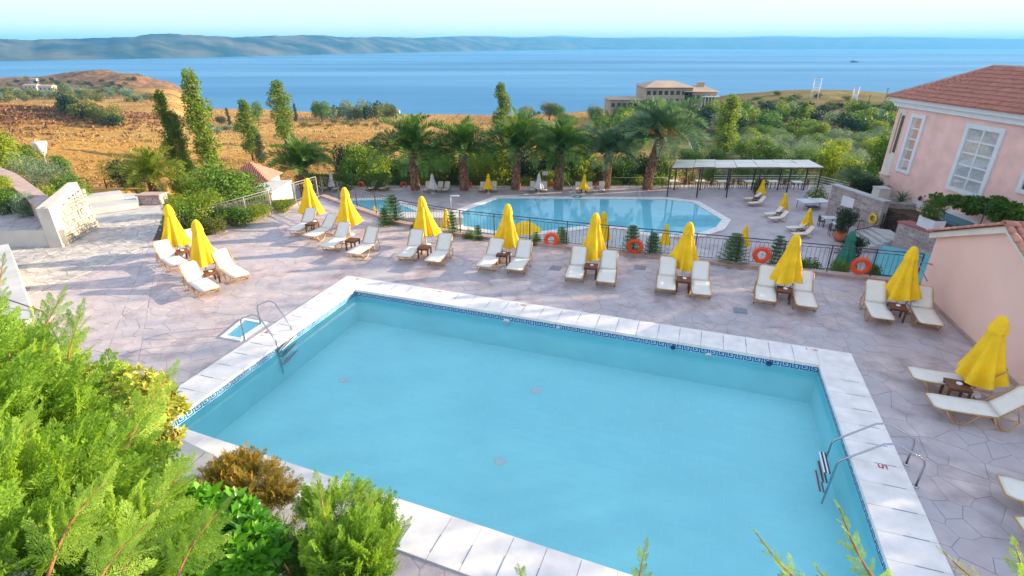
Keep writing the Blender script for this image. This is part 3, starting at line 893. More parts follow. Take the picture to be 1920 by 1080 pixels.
# ------------------------------------------------------------------ closed parasols
def canopy_mesh(mat, seed, H=2.22, z0=0.52, r1=0.47, name='canopy'):
    rr = random.Random(seed); ph = rr.uniform(0, 6.28); amp = [rr.uniform(0.7, 1.3) for _ in range(8)]
    lean = rr.uniform(-.10, .10), rr.uniform(-.10, .10)
    prof = []
    for i in range(15):
        t = i / 14; z = z0 + (H - 0.30 - z0) * t
        r = 0.145 + (r1 - 0.145) * (1 - t) ** 1.15
        prof.append((r, z))
    def mod(r, z, a, i):
        s = (1 - i / 14.0)
        k = int((a + ph) / (2 * math.pi) * 8) % 8
        fold = math.cos(8 * (a + ph)) * 0.17 * (0.35 + s) * amp[k]
        big = math.cos(2 * a + ph * 1.7) * 0.16 * s + math.cos(3 * a + ph) * 0.10 * s
        zz = z + (0.055 * math.cos(8 * (a + ph)) * s ** 3 if i < 5 else 0) + (0.05 * math.cos(2 * a + ph) * s ** 2)
        return r * (1 + fold + big) , zz
    mb = MB(); mb.lathe(prof, 64, mod=mod)
    # inner skin closes the hem from below
    mb.lathe([(0.03, z0 + 0.25), (r1 * 0.80, z0 + 0.03)], 64, mod=lambda r, z, a, i: mod(r, z, a, 0) if i else (r, z))
    return mb.mesh(name, [mat])
def cap_mesh(mat, H=2.22):
    prof = [(0.195, H - 0.42), (0.18, H - 0.33), (0.155, H - 0.22), (0.125, H - 0.12), (0.085, H - 0.045), (0.05, H - 0.01), (0.0, H)]
    mb = MB(); mb.lathe(prof, 48, mod=lambda r, z, a, i: (r * (1 + 0.07 * math.cos(8 * a) * (1 if i < 3 else .3)), z + (0.025 * math.cos(8 * a) if i == 0 else 0)))
    return mb.mesh('vent_cap', [mat])
POLE = MB().tube([(0, 0, 0.0), (0, 0, 2.18)], 0.024, 8).mesh('pole', ['white_paint'])
FOOT = MB().lathe([(0.0, 0.07), (0.04, 0.07), (0.045, 0.05), (0.19, 0.045), (0.21, 0.0)], 20).mesh('foot_plate', ['white_paint'])
CANO = {m: [canopy_mesh(m, 40 + i) for i in range(4)] for m in ('yellow_cloth', 'white_cloth', 'green_cloth')}
CAP = {m: cap_mesh(m) for m in ('yellow_cloth', 'white_cloth', 'green_cloth')}
NU = [0]
def umbrella(loc, label, mat='yellow_cloth', s=1.0, group='closed yellow parasols', tilt=(0, 0), rz=None, wide=1.0):
    t = thing('parasol', label, 'parasol', loc, rnd.uniform(0, 6.28) if rz is None else rz, group)
    t.scale = (s, s, s); t.rotation_euler = (tilt[0], tilt[1], t.rotation_euler[2])
    link('pole', POLE, t); link('foot_plate', FOOT, t)
    link('canopy', CANO[mat][NU[0] % 4], t, scale=(wide, wide, 1)); link('vent_cap', CAP[mat], t)
    NU[0] += 1
    return t

# ------------------------------------------------------------------ sun loungers: foot at -Y, head at +Y
def lounger_meshes(lod=0, back=47):
    n = 6 if lod == 0 else 4
    W, Hh = 0.325, 0.33; ms = {}
    bA = R(back)
    hinge = 0.22; L0 = -1.02; Lb = 0.78
    hy, hz = hinge + Lb * math.cos(bA), Hh + Lb * math.sin(bA)
    r = 0.016
    ms['frame'] = MB().tube([(-W, hinge + 0.42, Hh - .02), (-W, L0 + .08, Hh), (-W + .06, L0 - .02, Hh + .015), (W - .06, L0 - .02, Hh + .015), (W, L0 + .08, Hh), (W, hinge + 0.42, Hh - .02)], r, n).mesh('frame', ['gold_tube'])
    ms['back_frame'] = MB().tube([(-W + .02, hinge, Hh + .01), (-W + .02, hy - .05, hz - .055), (-W + .08, hy + .015, hz + .012), (W - .08, hy + .015, hz + .012), (W - .02, hy - .05, hz - .055), (W - .02, hinge, Hh + .01)], r, n).mesh('back_frame', ['gold_tube'])
    def leg(x, y0, y1, y2, y3): return MB().tube([(x, y0, Hh - .01), (x, y1, .02), (x, y2, .02), (x, y3, Hh - .01)], r, n).mesh('leg', ['gold_tube'])
    ms['legs'] = [leg(sx * (W + .005), *ys) for sx in (-1, 1) for ys in ((-.80, -.62, -.36, -.16), (.12, .26, .48, .62))]
    ms['cross_bar'] = [MB().tube([(-W, y, .02), (W, y, .02)], r * .9, n).mesh('cross_bar', ['gold_tube']) for y in (-.49, .37)]
    ms['strut'] = [MB().tube([(sx * (W - .03), hinge + 0.38, Hh - .02), (sx * (W - .03), hinge + .42 * math.cos(bA), Hh + .42 * math.sin(bA))], .011, n).mesh('strut', ['gold_tube']) for sx in (-1, 1)]
    def sheet(p0, p1, name, sag, cut0, cut1):
        k, c = 8, 5; V = []; F = []
        p0, p1 = Vector(p0), Vector(p1); nrm = Vector((0, -(p1 - p0).z, (p1 - p0).y)).normalized()
        for i in range(k + 1):
            t = i / k; w = W - .012
            if i == 0: w -= cut0
            if i == k: w -= cut1
            for j in range(c):
                x = -w + 2 * w * j / (c - 1)
                s = sag * math.sin(math.pi * t) * (1 - (x / W) ** 2 * .6)
                V.append(p0.lerp(p1, t) + Vector((x, 0, 0)) - nrm * s)
        for i in range(k):
            for j in range(c - 1):
                a = i * c + j; F.append((a, a + 1, a + c + 1, a + c))
        nv = len(V); V2 = V + [v - nrm * .008 for v in V]
        F2 = F + [tuple(q + nv for q in f[::-1]) for f in F]
        edge = [j for j in range(c)] + [i * c + c - 1 for i in range(1, k + 1)] + [k * c + j for j in range(c - 2, -1, -1)] + [i * c for i in range(k - 1, 0, -1)]
        for i in range(len(edge)):
            a, b = edge[i], edge[(i + 1) % len(edge)]; F2.append((b, a, a + nv, b + nv))
        mb = MB(); mb.add(V2, F2, 0, True); return mb.mesh(name, ['sling'])
    ms['seat_sling'] = sheet((0, L0 - .015, Hh + .022), (0, hinge + .02, Hh + .022), 'seat_sling', .03, .055, 0)
    ms['back_sling'] = sheet((0, hinge + .01, Hh + .026), (0, hy + .01, hz + .022), 'back_sling', .03, 0, .06)
    return ms
LMS = [lounger_meshes(0, x) for x in (47, 51, 43)]
def make_lounger(LM):
    t = thing('sun_lounger', 'cream sun lounger', 'sun lounger')
    link('seat_sling', LM['seat_sling'], t); link('back_sling', LM['back_sling'], t)
    link('frame', LM['frame'], t); link('back_frame', LM['back_frame'], t)
    for m in LM['legs']: link('leg', m, t)
    for m in LM['cross_bar']: link('cross_bar', m, t)
    for m in LM['strut']: link('strut', m, t)
    return t
L_PROTO = [make_lounger(x) for x in LMS]; L_USED = [0]
def lounger(foot, head, label, z=0.0, group='cream sun loungers on the pool deck', s=1.0):
    """foot, head: ground points under the foot end and under the raised head"""
    f, h = Vector((foot[0], foot[1])), Vector((head[0], head[1])); d = (h - f).normalized()
    c = f + d * 1.02 * s
    k = L_USED[0]; o = L_PROTO[k] if k < 3 else copy_tree(L_PROTO[(k * 2 + k // 3) % 3]); L_USED[0] += 1
    o.location = (c.x, c.y, z + 0.012); o.rotation_euler = (0, 0, math.atan2(d.y, d.x) - math.pi / 2 + rnd.uniform(-.035, .035)); o.scale = (s, s, s)
    o['label'] = label; o['group'] = group
    return o
TT = MB().box((0, 0, .43), (.48, .48, .035)).mesh('tabletop', ['brown_wood'])
TS = MB().box((0, .195, .385), (.40, .02, .055)).box((0, -.195, .385), (.40, .02, .055)).box((.195, 0, .385), (.02, .36, .055)).box((-.195, 0, .385), (.02, .36, .055)).mesh('apron', ['brown_wood'])
TL = MB().box((0, 0, .2055), (.05, .05, .411)).mesh('leg', ['brown_wood'])
ASH = MB().lathe([(0.0, .008), (.045, .008), (.05, .03), (.062, .032), (.065, .02), (.055, 0.0)], 16).mesh('ashtray', ['white_paint'])
def table(p, rz, label, ash=None, z=0.0, group='low brown side tables'):
    t = thing('side_table', label, 'side table', (p[0], p[1], z + .012), rz, group)
    link('tabletop', TT, t); link('apron', TS, t)
    for sx in (-1, 1):
        for sy in (-1, 1): link('leg', TL, t, (sx * .205, sy * .205, 0))
    if ash:
        tag(link('ashtray', ASH, None, (p[0] + .03, p[1] + .02, z + .012 + .448)), ash, 'ashtray', 'ashtrays on the side tables')
    return t

ORD = ['first', 'second', 'third', 'fourth', 'fifth', 'sixth', 'seventh', 'eighth', 'ninth', 'tenth', 'eleventh']
# parasol foot, loungers as (foot px, head px) on the ground, table px
ROW = [
    ((337, 480), ((345, 512), (300, 485)), ((398, 487), (352, 462)), (345, 490)),
    ((389, 517), ((400, 560), (352, 527)), ((458, 534), (410, 505)), (398, 531)),
    ((587, 417), ((548, 446), (590, 424)), ((578, 457), (625, 436)), (588, 436)),
    ((657, 440), ((612, 478), (655, 449)), ((660, 491), (705, 464)), (663, 468)),
    ((800, 460), ((757, 497), (787, 467)), ((810, 506), (840, 474)), (797, 482)),
    ((950, 478), ((904, 516), (935, 484)), ((962, 522), (986, 490)), (944, 495)),
    ((1111, 500), ((1073, 538), (1087, 501)), ((1133, 546), (1142, 507)), (1107, 519)),
    ((1278, 522), ((1247, 560), (1248, 521)), ((1313, 570), (1308, 529)), (1279, 545)),
    ((1467, 550), ((1432, 582), (1432, 540)), ((1508, 593), (1497, 548)), (1466, 565)),
    ((1678, 580), ((1650, 617), (1630, 573)), ((1742, 628), (1714, 583)), (1675, 598)),
    ((1820, 738), ((1699, 718), (1830, 742)), ((1735, 772), (1895, 798)), (1785, 750)),
]
for k, (u, l1, l2, tb) in enumerate(ROW):
    w = ORD[k]; up = at(*u)
    where = {0: 'by the stone path', 1: 'before the path', 10: 'by the pink shed'}.get(k, 'by the railing')
    umbrella(up, 'closed yellow parasol on the pool deck, %s from the left, %s' % (w, where), tilt=(R(rnd.uniform(-2, 2)), R(rnd.uniform(-2, 2))), wide=rnd.uniform(0.95, 1.08))
    q1, q2 = ('left', 'right') if k < 10 else ('rear', 'front')
    lounger(at(*l1[0]), at(*l1[1]), 'cream sun lounger, %s one of the pair under the %s yellow parasol from the left' % (q1, w))
    lounger(at(*l2[0]), at(*l2[1]), 'cream sun lounger, %s one of the pair under the %s yellow parasol from the left' % (q2, w))
    a, b = at(*l1[0]), at(*l1[1])
    table(at(*tb), math.atan2((b - a).y, (b - a).x), 'low brown wooden side table under the %s yellow parasol from the left' % w, None if k in (2, 3, 4) else 'small white ashtray on the table under the %s parasol from the left' % w)
lounger(at(1866, 935), at(2010, 975), 'cream sun lounger cut by the right frame edge, rear one behind the steel ladder')
lounger(at(1905, 1020), at(2060, 1050), 'cream sun lounger corner at the right frame edge, nearest to the viewer')

# ------------------------------------------------------------------ railing of hairpin balusters
def hairpin(h=0.86, w=0.15):
    pts = [(-w / 2, 0, 0.0), (-w / 2, 0, h - .07), (-w / 2 + .025, 0, h - .02), (0, 0, h), (w / 2 - .025, 0, h - .02), (w / 2, 0, h - .07), (w / 2, 0, 0.0)]
    return pts
BAL = MB().tube(hairpin(), 0.0065, 4).mesh('baluster', ['iron'])
BALG = MB().tube(hairpin(0.8), 0.0085, 4).mesh('baluster', ['rail_grey'])
def railing(label, pts, z0, mat, bal, h=1.05, step=0.3, post=1.9, group=None, rails=(1.05, 0.93), foot=0.10):
    t = thing('railing', label, 'railing', (0, 0, 0), 0, group)
    P = [Vector((p.x, p.y, z0 if not hasattr(p, 'z') or len(p) == 2 else p.z)) for p in pts]
    for i, hh in enumerate(rails):
        MB().tube([p + Vector((0, 0, hh)) for p in P], 0.02 if i == 0 else 0.011, 6, smooth=True).build('handrail' if i == 0 else 'upper_rail', mat, t)
    MB().tube([p + Vector((0, 0, foot)) for p in P], 0.013, 5).build('bottom_rail', mat, t)
    for i in range(len(P) - 1):
        a, b = P[i], P[i + 1]; d = b - a; L = d.length; ang = math.atan2(d.y, d.x)
        np_ = max(1, round(L / post))
        for k in range(np_ + (1 if i == len(P) - 2 else 0)):
            p = a.lerp(b, k / np_); MB().box((0, 0, h / 2), (.04, .04, h)).build('post', mat, t, p, ang)
        nb = int(L / step)
        for k in range(nb):
            p = a.lerp(b, (k + .5) / nb); link('baluster', bal, t, (p.x, p.y, p.z + foot), rot=(0, 0, ang))
    return t
off = []
for i, p in enumerate(FENCE):
    a = FENCE[max(0, i - 1)]; b = FENCE[min(len(FENCE) - 1, i + 1)]; t = (b - a).normalized(); nn = Vector((-t.y, t.x)); nn = nn if nn.y > 0 else -nn
    off.append(p + nn * 0.2)
railing('long dark iron railing with hairpin bars along the far edge of the pool deck', off, 0.13, 'iron', BAL)
lf = [Vector((-15.6, 22.9)), at(415, 428).xy, at(510, 398).xy, at(597, 369).xy]
railing('grey metal railing beside the shrub bed at the left corner of the pool deck', [lf[1], lf[2], lf[3]], 0.12, 'rail_grey', BALG)
railing('short grey railing at the left end of the shrub bed behind the second parasol', [at(331, 452).xy, at(352, 440).xy, at(415, 428).xy], 0.02, 'rail_grey', BALG)
def life_ring(px, py, label, r=0.33):
    # hangs on the pool side of the railing
    best = None
    for i in range(len(off) - 1):
        a, b = off[i], off[i + 1]; d = ray(px, py); o = Vector((0, 0, CAMZ)); t = (b - a).normalized(); nn = Vector((-t.y, t.x))
        k = ((a.x * nn.x + a.y * nn.y)) / (d.x * nn.x + d.y * nn.y); p = o + d * k
        s = (p.xy - a).dot(t)
        if -0.2 <= s <= (b - a).length + 0.2: best = (p, nn if nn.y < 0 else -nn)
    p, nn = best; c = p + Vector((nn.x, nn.y, 0)) * 0.10 + Vector((0, 0, 0.06))
    t = thing('life_ring', label, 'life ring', c, 0, 'orange life rings on the railing')
    t.rotation_euler = Vector((nn.x, nn.y, 0)).to_track_quat('Z', 'Y').to_euler()
    mb = MB(); N = 40; V = []; F = []
    ring = [(r - .085 + .085 * math.cos(a), .055 * math.sin(a)) for a in [2 * math.pi * j / 12 for j in range(12)]]
    for i in range(N):
        a = 2 * math.pi * i / N
        for (rr, zz) in ring: V.append((rr * math.cos(a), rr * math.sin(a), zz))
    for i in range(N):
        for j in range(12): F.append((i * 12 + j, ((i + 1) % N) * 12 + j, ((i + 1) % N) * 12 + (j + 1) % 12, i * 12 + (j + 1) % 12))
    mb.add(V, F, 0, True); mb.build('ring', 'orange', t)
    pts = []
    for i in range(32):
        a = 2 * math.pi * i / 32; q = r + .012 + .03 * abs(math.sin(2 * a)); pts.append((q * math.cos(a), q * math.sin(a), 0))
    MB().tube(pts, .008, 4, closed=True).build('rope', 'orange', t)
    for k in range(4):
        a = math.pi / 4 + k * math.pi / 2
        b = MB().tube([((r - .085 + .09 * math.cos(q)) * math.cos(a), (r - .085 + .09 * math.cos(q)) * math.sin(a), .06 * math.sin(q)) for q in [2 * math.pi * j / 12 for j in range(12)]], .014, 4, closed=True)
        b.build('band', 'orange', t)
for px, py, w in ((1035, 451, 'leftmost'), (1191, 463, 'second from left'), (1427, 479, 'third from left'), (1612, 500, 'rightmost')):
    life_ring(px, py, 'orange life ring on the iron railing, %s of the four large ones' % w)

# ------------------------------------------------------------------ pink shed with tiled roof at the right
def tile_mesh(L=0.42, r=0.105, n=7, th=0.016):
    V = []; F = []
    for y, k in ((0, 1.0), (L, 0.82)):
        for q in (r, r - th):
            for j in range(n):
                a = math.pi * j / (n - 1); V.append((q * k * math.cos(a), y, q * k * math.sin(a) * 0.95))
    for j in range(n - 1):
        F += [(j, j + 1, 2 * n + j + 1, 2 * n + j), (n + j, 3 * n + j, 3 * n + j + 1, n + j + 1), (j, n + j, n + j + 1, j + 1), (2 * n + j, 2 * n + j + 1, 3 * n + j + 1, 3 * n + j)]
    F += [(0, 2 * n, 3 * n, n), (n - 1, 2 * n - 1, 4 * n - 1, 3 * n - 1)]
    mb = MB(); mb.add(V, F, 0, True); return mb
TILE = tile_mesh().mesh('roof_tile', ['roof_tile'])
def shed():
    t = thing('pink_shed', 'pink rendered gabled shed with barrel tiled roof at the right end of the pool deck', 'shed')
    A = SHED[0]; B = SHED[1]                            # gable wall facing the pool, far corner to near corner
    ez, pz, ps = 2.08, 3.42, 3.6
    dA = (B - A).normalized(); inn = Vector((-dA.y, dA.x))
    if inn.x < 0: inn = -inn
    def W(s, d, z): q = A + dA * s + inn * d; return Vector((q.x, q.y, z))
    D = 6.5; L2 = ps * 2
    m = MB(); prof = [(0, 0), (L2, 0), (L2, ez), (ps, pz), (0, ez)]; k = len(prof)
    V = [W(s, 0, z) for s, z in prof] + [W(s, D, z) for s, z in prof]
    m.add(V, [tuple(range(k))[::-1], tuple(range(k, 2 * k))] + [(i, (i + 1) % k, k + (i + 1) % k, k + i) for i in range(k)])
    m.build('wall', 'peach_wall', t)
    MB().prism(ccw([W(0.02, -0.06, 0).xy, W(L2, -0.06, 0).xy, W(L2, -0.002, 0).xy, W(0.02, -0.002, 0).xy]), 0.015, 0.12).build('plinth', 'kerb', t)
    dirA = Vector((dA.x, dA.y, 0)); inV = Vector((inn.x, inn.y, 0))
    r1 = (W(ps, 0, pz) - W(0, 0, ez)).normalized(); r2 = (W(L2, 0, ez) - W(ps, 0, pz)).normalized()
    Z = Vector((0, 0, 1))
    for a_, b_ in ((W(-.25, -.07, ez - .09), W(ps, -.07, pz - .0)), (W(ps, -.07, pz - .0), W(L2 + .25, -.07, ez - .09))):
        MB().bar(a_ + Z * .02, b_ + Z * .02, .13, .2).build('verge_board', 'cream_trim', t)
    def put(o, x, y, name='roof_tile', s=1.0):          # x = across, y = up the slope
        z = x.cross(y).normalized()
        kk = link(name, TILE, t); kk.matrix_local = Matrix(((x.x * s, y.x, z.x * s, o.x), (x.y * s, y.y, z.y * s, o.y), (x.z * s, y.z, z.z * s, o.z), (0, 0, 0, 1)))
    for a_, r_ in ((W(-.3, -.2, ez + .0), r1), (W(ps, -.2, pz + .09), r2)):
        q = [a_, a_ + r_ * 4.15, a_ + r_ * 4.15 + inV * (D + .3), a_ + inV * (D + .3)]
        MB().add(q if r_ is r1 else q, [(0, 1, 2, 3)]).build('roof_sheet', 'roof_tile', t)
    n1 = 11; L1 = 4.1
    for j in range(n1):
        for i in range(3): put(W(-.3, -.14 + i * .215, ez + .03) + r1 * (j * .37 + .0), -inV, r1)
    for i in range(15):
        for j in range(n1): put(W(ps, -.14 + i * .215, pz + .12) + r2 * (.40 + j * .37), inV, -r2)
    for i in range(10): put(W(ps, -.25 + i * .36, pz + .13), dirA, inV, 'ridge_tile', 1.4)
    hr = MB(); p0 = W(.35, -.03, 1.15)
    hr.tube([p0, p0 - inV * .35 + Vector((0, 0, .05)), p0 - inV * .42 + dirA * .02, p0 - inV * .45 + dirA * 1.0 - Vector((0, 0, .25))], .022, 6)
    hr.build('handrail', 'rail_grey', t)
    return t
shed()
p = at(1893, 712)
t = thing('pink_wall', 'low pink garden wall with flat cap at the right frame edge beside the shed', 'wall')
MB().prism(ccw([(13.3, 11.7), (12.6, 9.9), (17, 8.6), (17.7, 10.4)]), 0.0, 1.55).build('wall', 'peach_wall', t)
MB().prism(ccw([(13.2, 11.76), (12.5, 9.84), (17, 8.55), (17.8, 10.46)]), 1.552, 1.62).build('cap', 'pale_concrete', t)

# ------------------------------------------------------------------ left: landing, walls, planters
t = thing('white_garden_wall', 'white rendered garden wall with grey flat top at the left edge of the deck', 'wall')
q = [at(43, 606).xy, at(62, 648).xy + Vector((0, 0)), at(62, 648).xy + Vector((-1.7, .4)), at(43, 606).xy + Vector((-1.9, .6))]
a, b = Vector((-19.6, 19.6)), Vector((-13.55, 13.4))
dd = (b - a).normalized(); nn = Vector((dd.y, -dd.x)); nn = nn if nn.x < 0 else -nn
MB().prism(ccw([a, b, b + nn * 1.2, a + nn * 1.2]), 0.0, 0.92).build('wall', 'white_wall', t)
MB().prism(ccw([a, b, b + nn * 1.2, a + nn * 1.2]), 0.922, 0.98).build('cap', 'pale_concrete', t)
t = thing('sunlit_stone_wall', 'tall whitewashed rough stone wall in full sun beside the stone path', 'wall')
A, B = at(118, 464).xy, at(186, 426).xy; d = (B - A).normalized(); back = Vector((-d.y, d.x)); back = back if back.x < 0 else -back
def stones_on(face_o, face_x, face_z, L, H0, H1, mat, parent, cw=(.28, .55), ch=(.16, .28), th=.05, seed=1, limit=300):
    """random coursed stones laid proud of a wall face; face_x and face_z unit vectors, H linear from H0 to H1"""
    rr = random.Random(seed); z = 0.02; N = Vector(face_x).cross(Vector(face_z)); cnt = 0
    fx, fz = Vector(face_x), Vector(face_z); o = Vector(face_o)
    while z < max(H0, H1) - .06:
        h = rr.uniform(*ch); x = -rr.uniform(0, .2)
        while x < L - .05:
            w = rr.uniform(*cw); x0, x1 = max(x, 0.01), min(x + w, L - .01)
            Ht = H0 + (H1 - H0) * (x0 + x1) / 2 / L
            z1 = min(z + h, Ht - .01)
            if x1 - x0 > .08 and z1 - z > .06:
                g = .012; e = rr.uniform(.02, th)
                m = MB(); j = lambda: rr.uniform(-.018, .018)
                P = [(x0 + g + abs(j()), z + g + abs(j())), (x1 - g - abs(j()), z + g + abs(j())), (x1 - g - abs(j()), z1 - g - abs(j())), (x0 + g + abs(j()), z1 - g - abs(j()))]
                C = ((x0 + x1) / 2, (z + z1) / 2)
                V = [o + fx * a + fz * b + N * 0.001 for a, b in P] + [o + fx * (a + (C[0] - a) * .12) + fz * (b + (C[1] - b) * .12) + N * e for a, b in P]
                m.add(V, [(4, 5, 6, 7)] + [(k, (k + 1) % 4, 4 + (k + 1) % 4, 4 + k) for k in range(4)])
                if cnt < limit: m.build('stone', mat, parent)
                cnt += 1
            x += w
        z += h
prof = [(0, 0), ((B - A).length, 0), ((B - A).length, 2.25), (0, 1.9)]
q = [A, B, B + back * .55 + d * .2, A + back * .5]
m = MB(); Lw = (B - A).length
V = [(p.x, p.y, 0) for p in q] + [(q[0].x, q[0].y, 1.75), (q[1].x - .55, q[1].y + .25, 2.15), (q[2].x - .3, q[2].y, 2.15), (q[3].x, q[3].y, 1.75)]
m.add(V, [(3, 2, 1, 0), (4, 5, 6, 7), (0, 1, 5, 4), (1, 2, 6, 5), (2, 3, 7, 6), (3, 0, 4, 7)]); m.build('wall_core', 'white_wall', t)
face_n = (d.y, -d.x)
stones_on((A.x, A.y, 0), (d.x, d.y, 0), ((-.55 / 2.25 * .55), .1, 1), Lw, 1.55, 1.9, 'sun_stone', t, seed=4, cw=(.16, .5), ch=(.11, .30), th=.07)
t = thing('capped_garden_wall', 'garden wall with broad pinkish stone cap running back along the plants at left', 'wall')
wp = [(Vector((-20.3, 22.5, 1.55))), Vector((-21.6, 24.6, 1.75)), Vector((-24.6, 27.2, 2.3)), Vector((-29.5, 31.0, 3.2))]
wp = [atY(88, 386, 22.6), atY(60, 362, 25.0), atY(15, 328, 29.0), atY(-60, 296, 34)]
core = MB(); cap = MB()
for i in range(3):
    a, b = wp[i], wp[i + 1]; tt = (b - a).xy.normalized(); n2 = Vector((-tt.y, tt.x)) * .32
    V = [(a.x + n2.x, a.y + n2.y, -.5), (a.x - n2.x, a.y - n2.y, -.5), (b.x - n2.x, b.y - n2.y, -.5), (b.x + n2.x, b.y + n2.y, -.5)]
    V += [(v[0], v[1], z) for v, z in zip(V, (a.z - .1, a.z - .1, b.z - .1, b.z - .1))]
    core.add(V, [(4, 5, 6, 7), (0, 1, 5, 4), (1, 2, 6, 5), (2, 3, 7, 6), (3, 0, 4, 7)])
    ns = max(1, round((b - a).length / 1.1)); n3 = n2 * 1.16
    for k in range(ns):
        p, r_ = a.lerp(b, k / ns + .004), a.lerp(b, (k + 1) / ns - .004)
        c = MB(); V = [(x.x + s * n3.x, x.y + s * n3.y, x.z + dz) for dz in (-.098, 0) for x, s in ((p, 1), (p, -1), (r_, -1), (r_, 1))]
        c.add(V, [(4, 5, 6, 7), (0, 1, 5, 4), (1, 2, 6, 5), (2, 3, 7, 6), (3, 0, 4, 7)]); c.build('cap_stone', 'kerb', t)
core.build('wall_core', 'kerb', t)
# raised flagged landing on the left with its cream riser
RL = [at(-60, 434, .75).xy, at(118, 431, .75).xy, at(100, 398, .75).xy, at(20, 378, .75).xy, at(-90, 372, .75).xy]
o = MB().prism(ccw(RL), 0.0, .75).build('raised_landing', 'white_wall'); struct(o)
reg = ccw(RL); cells = voronoi(-30, -18, 20, 34, .48, 21); ml = MB()
for c in cells:
    P = ccw(c)
    for i in range(len(reg)):
        P = clip_half(P, reg[i], reg[(i + 1) % len(reg)], True)
        if len(P) < 3: break
    if len(P) >= 3:
        Q = shrink(P, .02)
        if len(Q) > 2 and area(Q) > .01: ml.prism(Q, .7505, .765 + .01 * rnd.random(), bottom=False)
tag(ml.build('landing_stones', 'deck_stone_far', o), kind='stuff')
t = thing('stair_handrail', 'thin brown metal stair handrail leaning at the corner of the sunlit wall', 'handrail')
h0, h1 = at(99, 464), at(88, 436, .75)
MB().tube([h0, h0 + Vector((-.15, .25, .95)), h1 + Vector((.1, .1, 1.0)), h1 + Vector((.25, .4, 1.1))], .02, 6).build('handrail', 'rail_grey', t)
MB().tube([h0 + Vector((.02, .1, .5)), h0 + Vector((-.1, .6, 1.35)), h1 + Vector((.2, .2, .7))], .016, 5).build('brace', 'rail_grey', t)
t = thing('stair_handrail', 'thin dark metal handrail beside the hedge at the lower left', 'handrail')
h0 = at(112, 645)
MB().tube([h0, h0 + Vector((-.25, .15, 1.0)), h0 + Vector((-2.2, .9, 1.15))], .02, 6).build('handrail', 'iron', t)
MB().tube([h0 + Vector((-.12, .07, .5)), h0 + Vector((-2.0, .9, .62))], .016, 5).build('lower_rail', 'iron', t)
# descending white landing slabs and steps beyond the path
for i, (pts, z0, z1, lab) in enumerate((
        (((183, 422), (308, 398), (304, 388), (172, 404)), -.2, .02, None),
        (((172, 404), (262, 391), (258, 383), (170, 393)), .021, .35, 'pale stone step block, nearer of the two beside the path'),
        (((165, 387), (235, 378), (230, 371), (164, 379)), .021, .45, 'pale stone step block, farther of the two beside the path'))):
    P = ccw([at(x, y, 0).xy for x, y in pts]); o = MB().prism(P, z0, z1).build('landing' if not i else 'step_block', 'pale_concrete')
    if not i: struct(o)
    else: tag(o, lab, 'step')
P = ccw([at(x, y, 0).xy for x, y in ((160, 408), (312, 402), (300, 366), (240, 362), (158, 372))]); struct(MB().prism(P, -.9, -.002).build('upper_landing', 'pale_concrete'))
t = thing('low_stone_wall', 'short stone wall with pinkish cap at the end of the pale landing', 'wall')
a, b = at(262, 384).xy, at(304, 384).xy
MB().prism(ccw([a, b, b + Vector((.1, .5)), a + Vector((.1, .5))]), 0.0, .5).build('wall_core', 'wall_mortar', t)
dx = (b - a).normalized(); stones_on((a.x, a.y, 0), (dx.x, dx.y, 0), (0, 0, 1), (b - a).length, .5, .5, 'wall_stone', t, seed=9)
MB().prism(ccw([a + Vector((-.05, -.1)), b + Vector((.05, -.1)), b + Vector((.15, .6)), a + Vector((.05, .6))]), .502, .58).build('cap', 'kerb', t)
t = thing('wire_fence', 'post and wire fence at the field edge beyond the pale landing', 'fence')
a, b = Vector((-26.5, 37.5, -2.4)), Vector((-16.5, 37.0, -3.2))
a, b = atY(168, 356, 36.5), atY(300, 352, 36.5)
for k in range(5): MB().box((0, 0, -.2), (.06, .06, 1.9)).build('post', 'brown_wood', t, a.lerp(b, k / 4))
for h in (-.15, .15, .42, .68): MB().tube([a + Vector((0, -.04, h)), b + Vector((0, -.04, h))], .012, 4).build('wire', 'iron', t)
p = at(83, 296, 0); pp = atY(83, 296, 42)
t = thing('garden_lamp', 'white garden lamp with wide conical shade among the plants at left', 'lamp', (pp.x, pp.y, pp.z - 3.2))
MB().tube([(0, 0, 0), (0, 0, 3.3)], .05, 8).build('pole', 'rail_grey', t)
MB().lathe([(.0, 4.45), (.48, 4.42), (.5, 4.35), (.3, 3.7), (.1, 3.3), (.0, 3.28)], 16).build('shade', 'white_paint', t)

# ------------------------------------------------------------------ lower terrace furniture
LL = 'cream sun loungers on the lower terrace'
def lo(p): return at(p[0], p[1], LZ)
def far_lounger(fx, hx, label, s=0.95): return lounger(lo(fx), lo(hx), label, LZ + .02, LL, s)
US = 0.86
right_sets = [((1425, 372), ((1393, 378), (1440, 376)), ((1402, 387), (1448, 384)), (1417, 379), 'first from the back'), ((1466, 400), ((1432, 408), (1478, 404)), ((1440, 416), (1490, 413)), (1461, 408), 'second from the back'), ((1510, 432), ((1473, 434), (1522, 432)), ((1484, 446), (1535, 444)), (1500, 440), 'nearest')]
for u, l1, l2, tb, w in right_sets:
    umbrella(lo(u), 'small closed yellow parasol right of the lower pool, %s of three' % w, s=US)
    far_lounger(*l1, 'cream lounger right of the lower pool, rear one of the set %s' % w)
    far_lounger(*l2, 'cream lounger right of the lower pool, front one of the set %s' % w)
    table(lo(tb), .1, 'small dark table right of the lower pool, in the set %s' % w, None, LZ + .02)
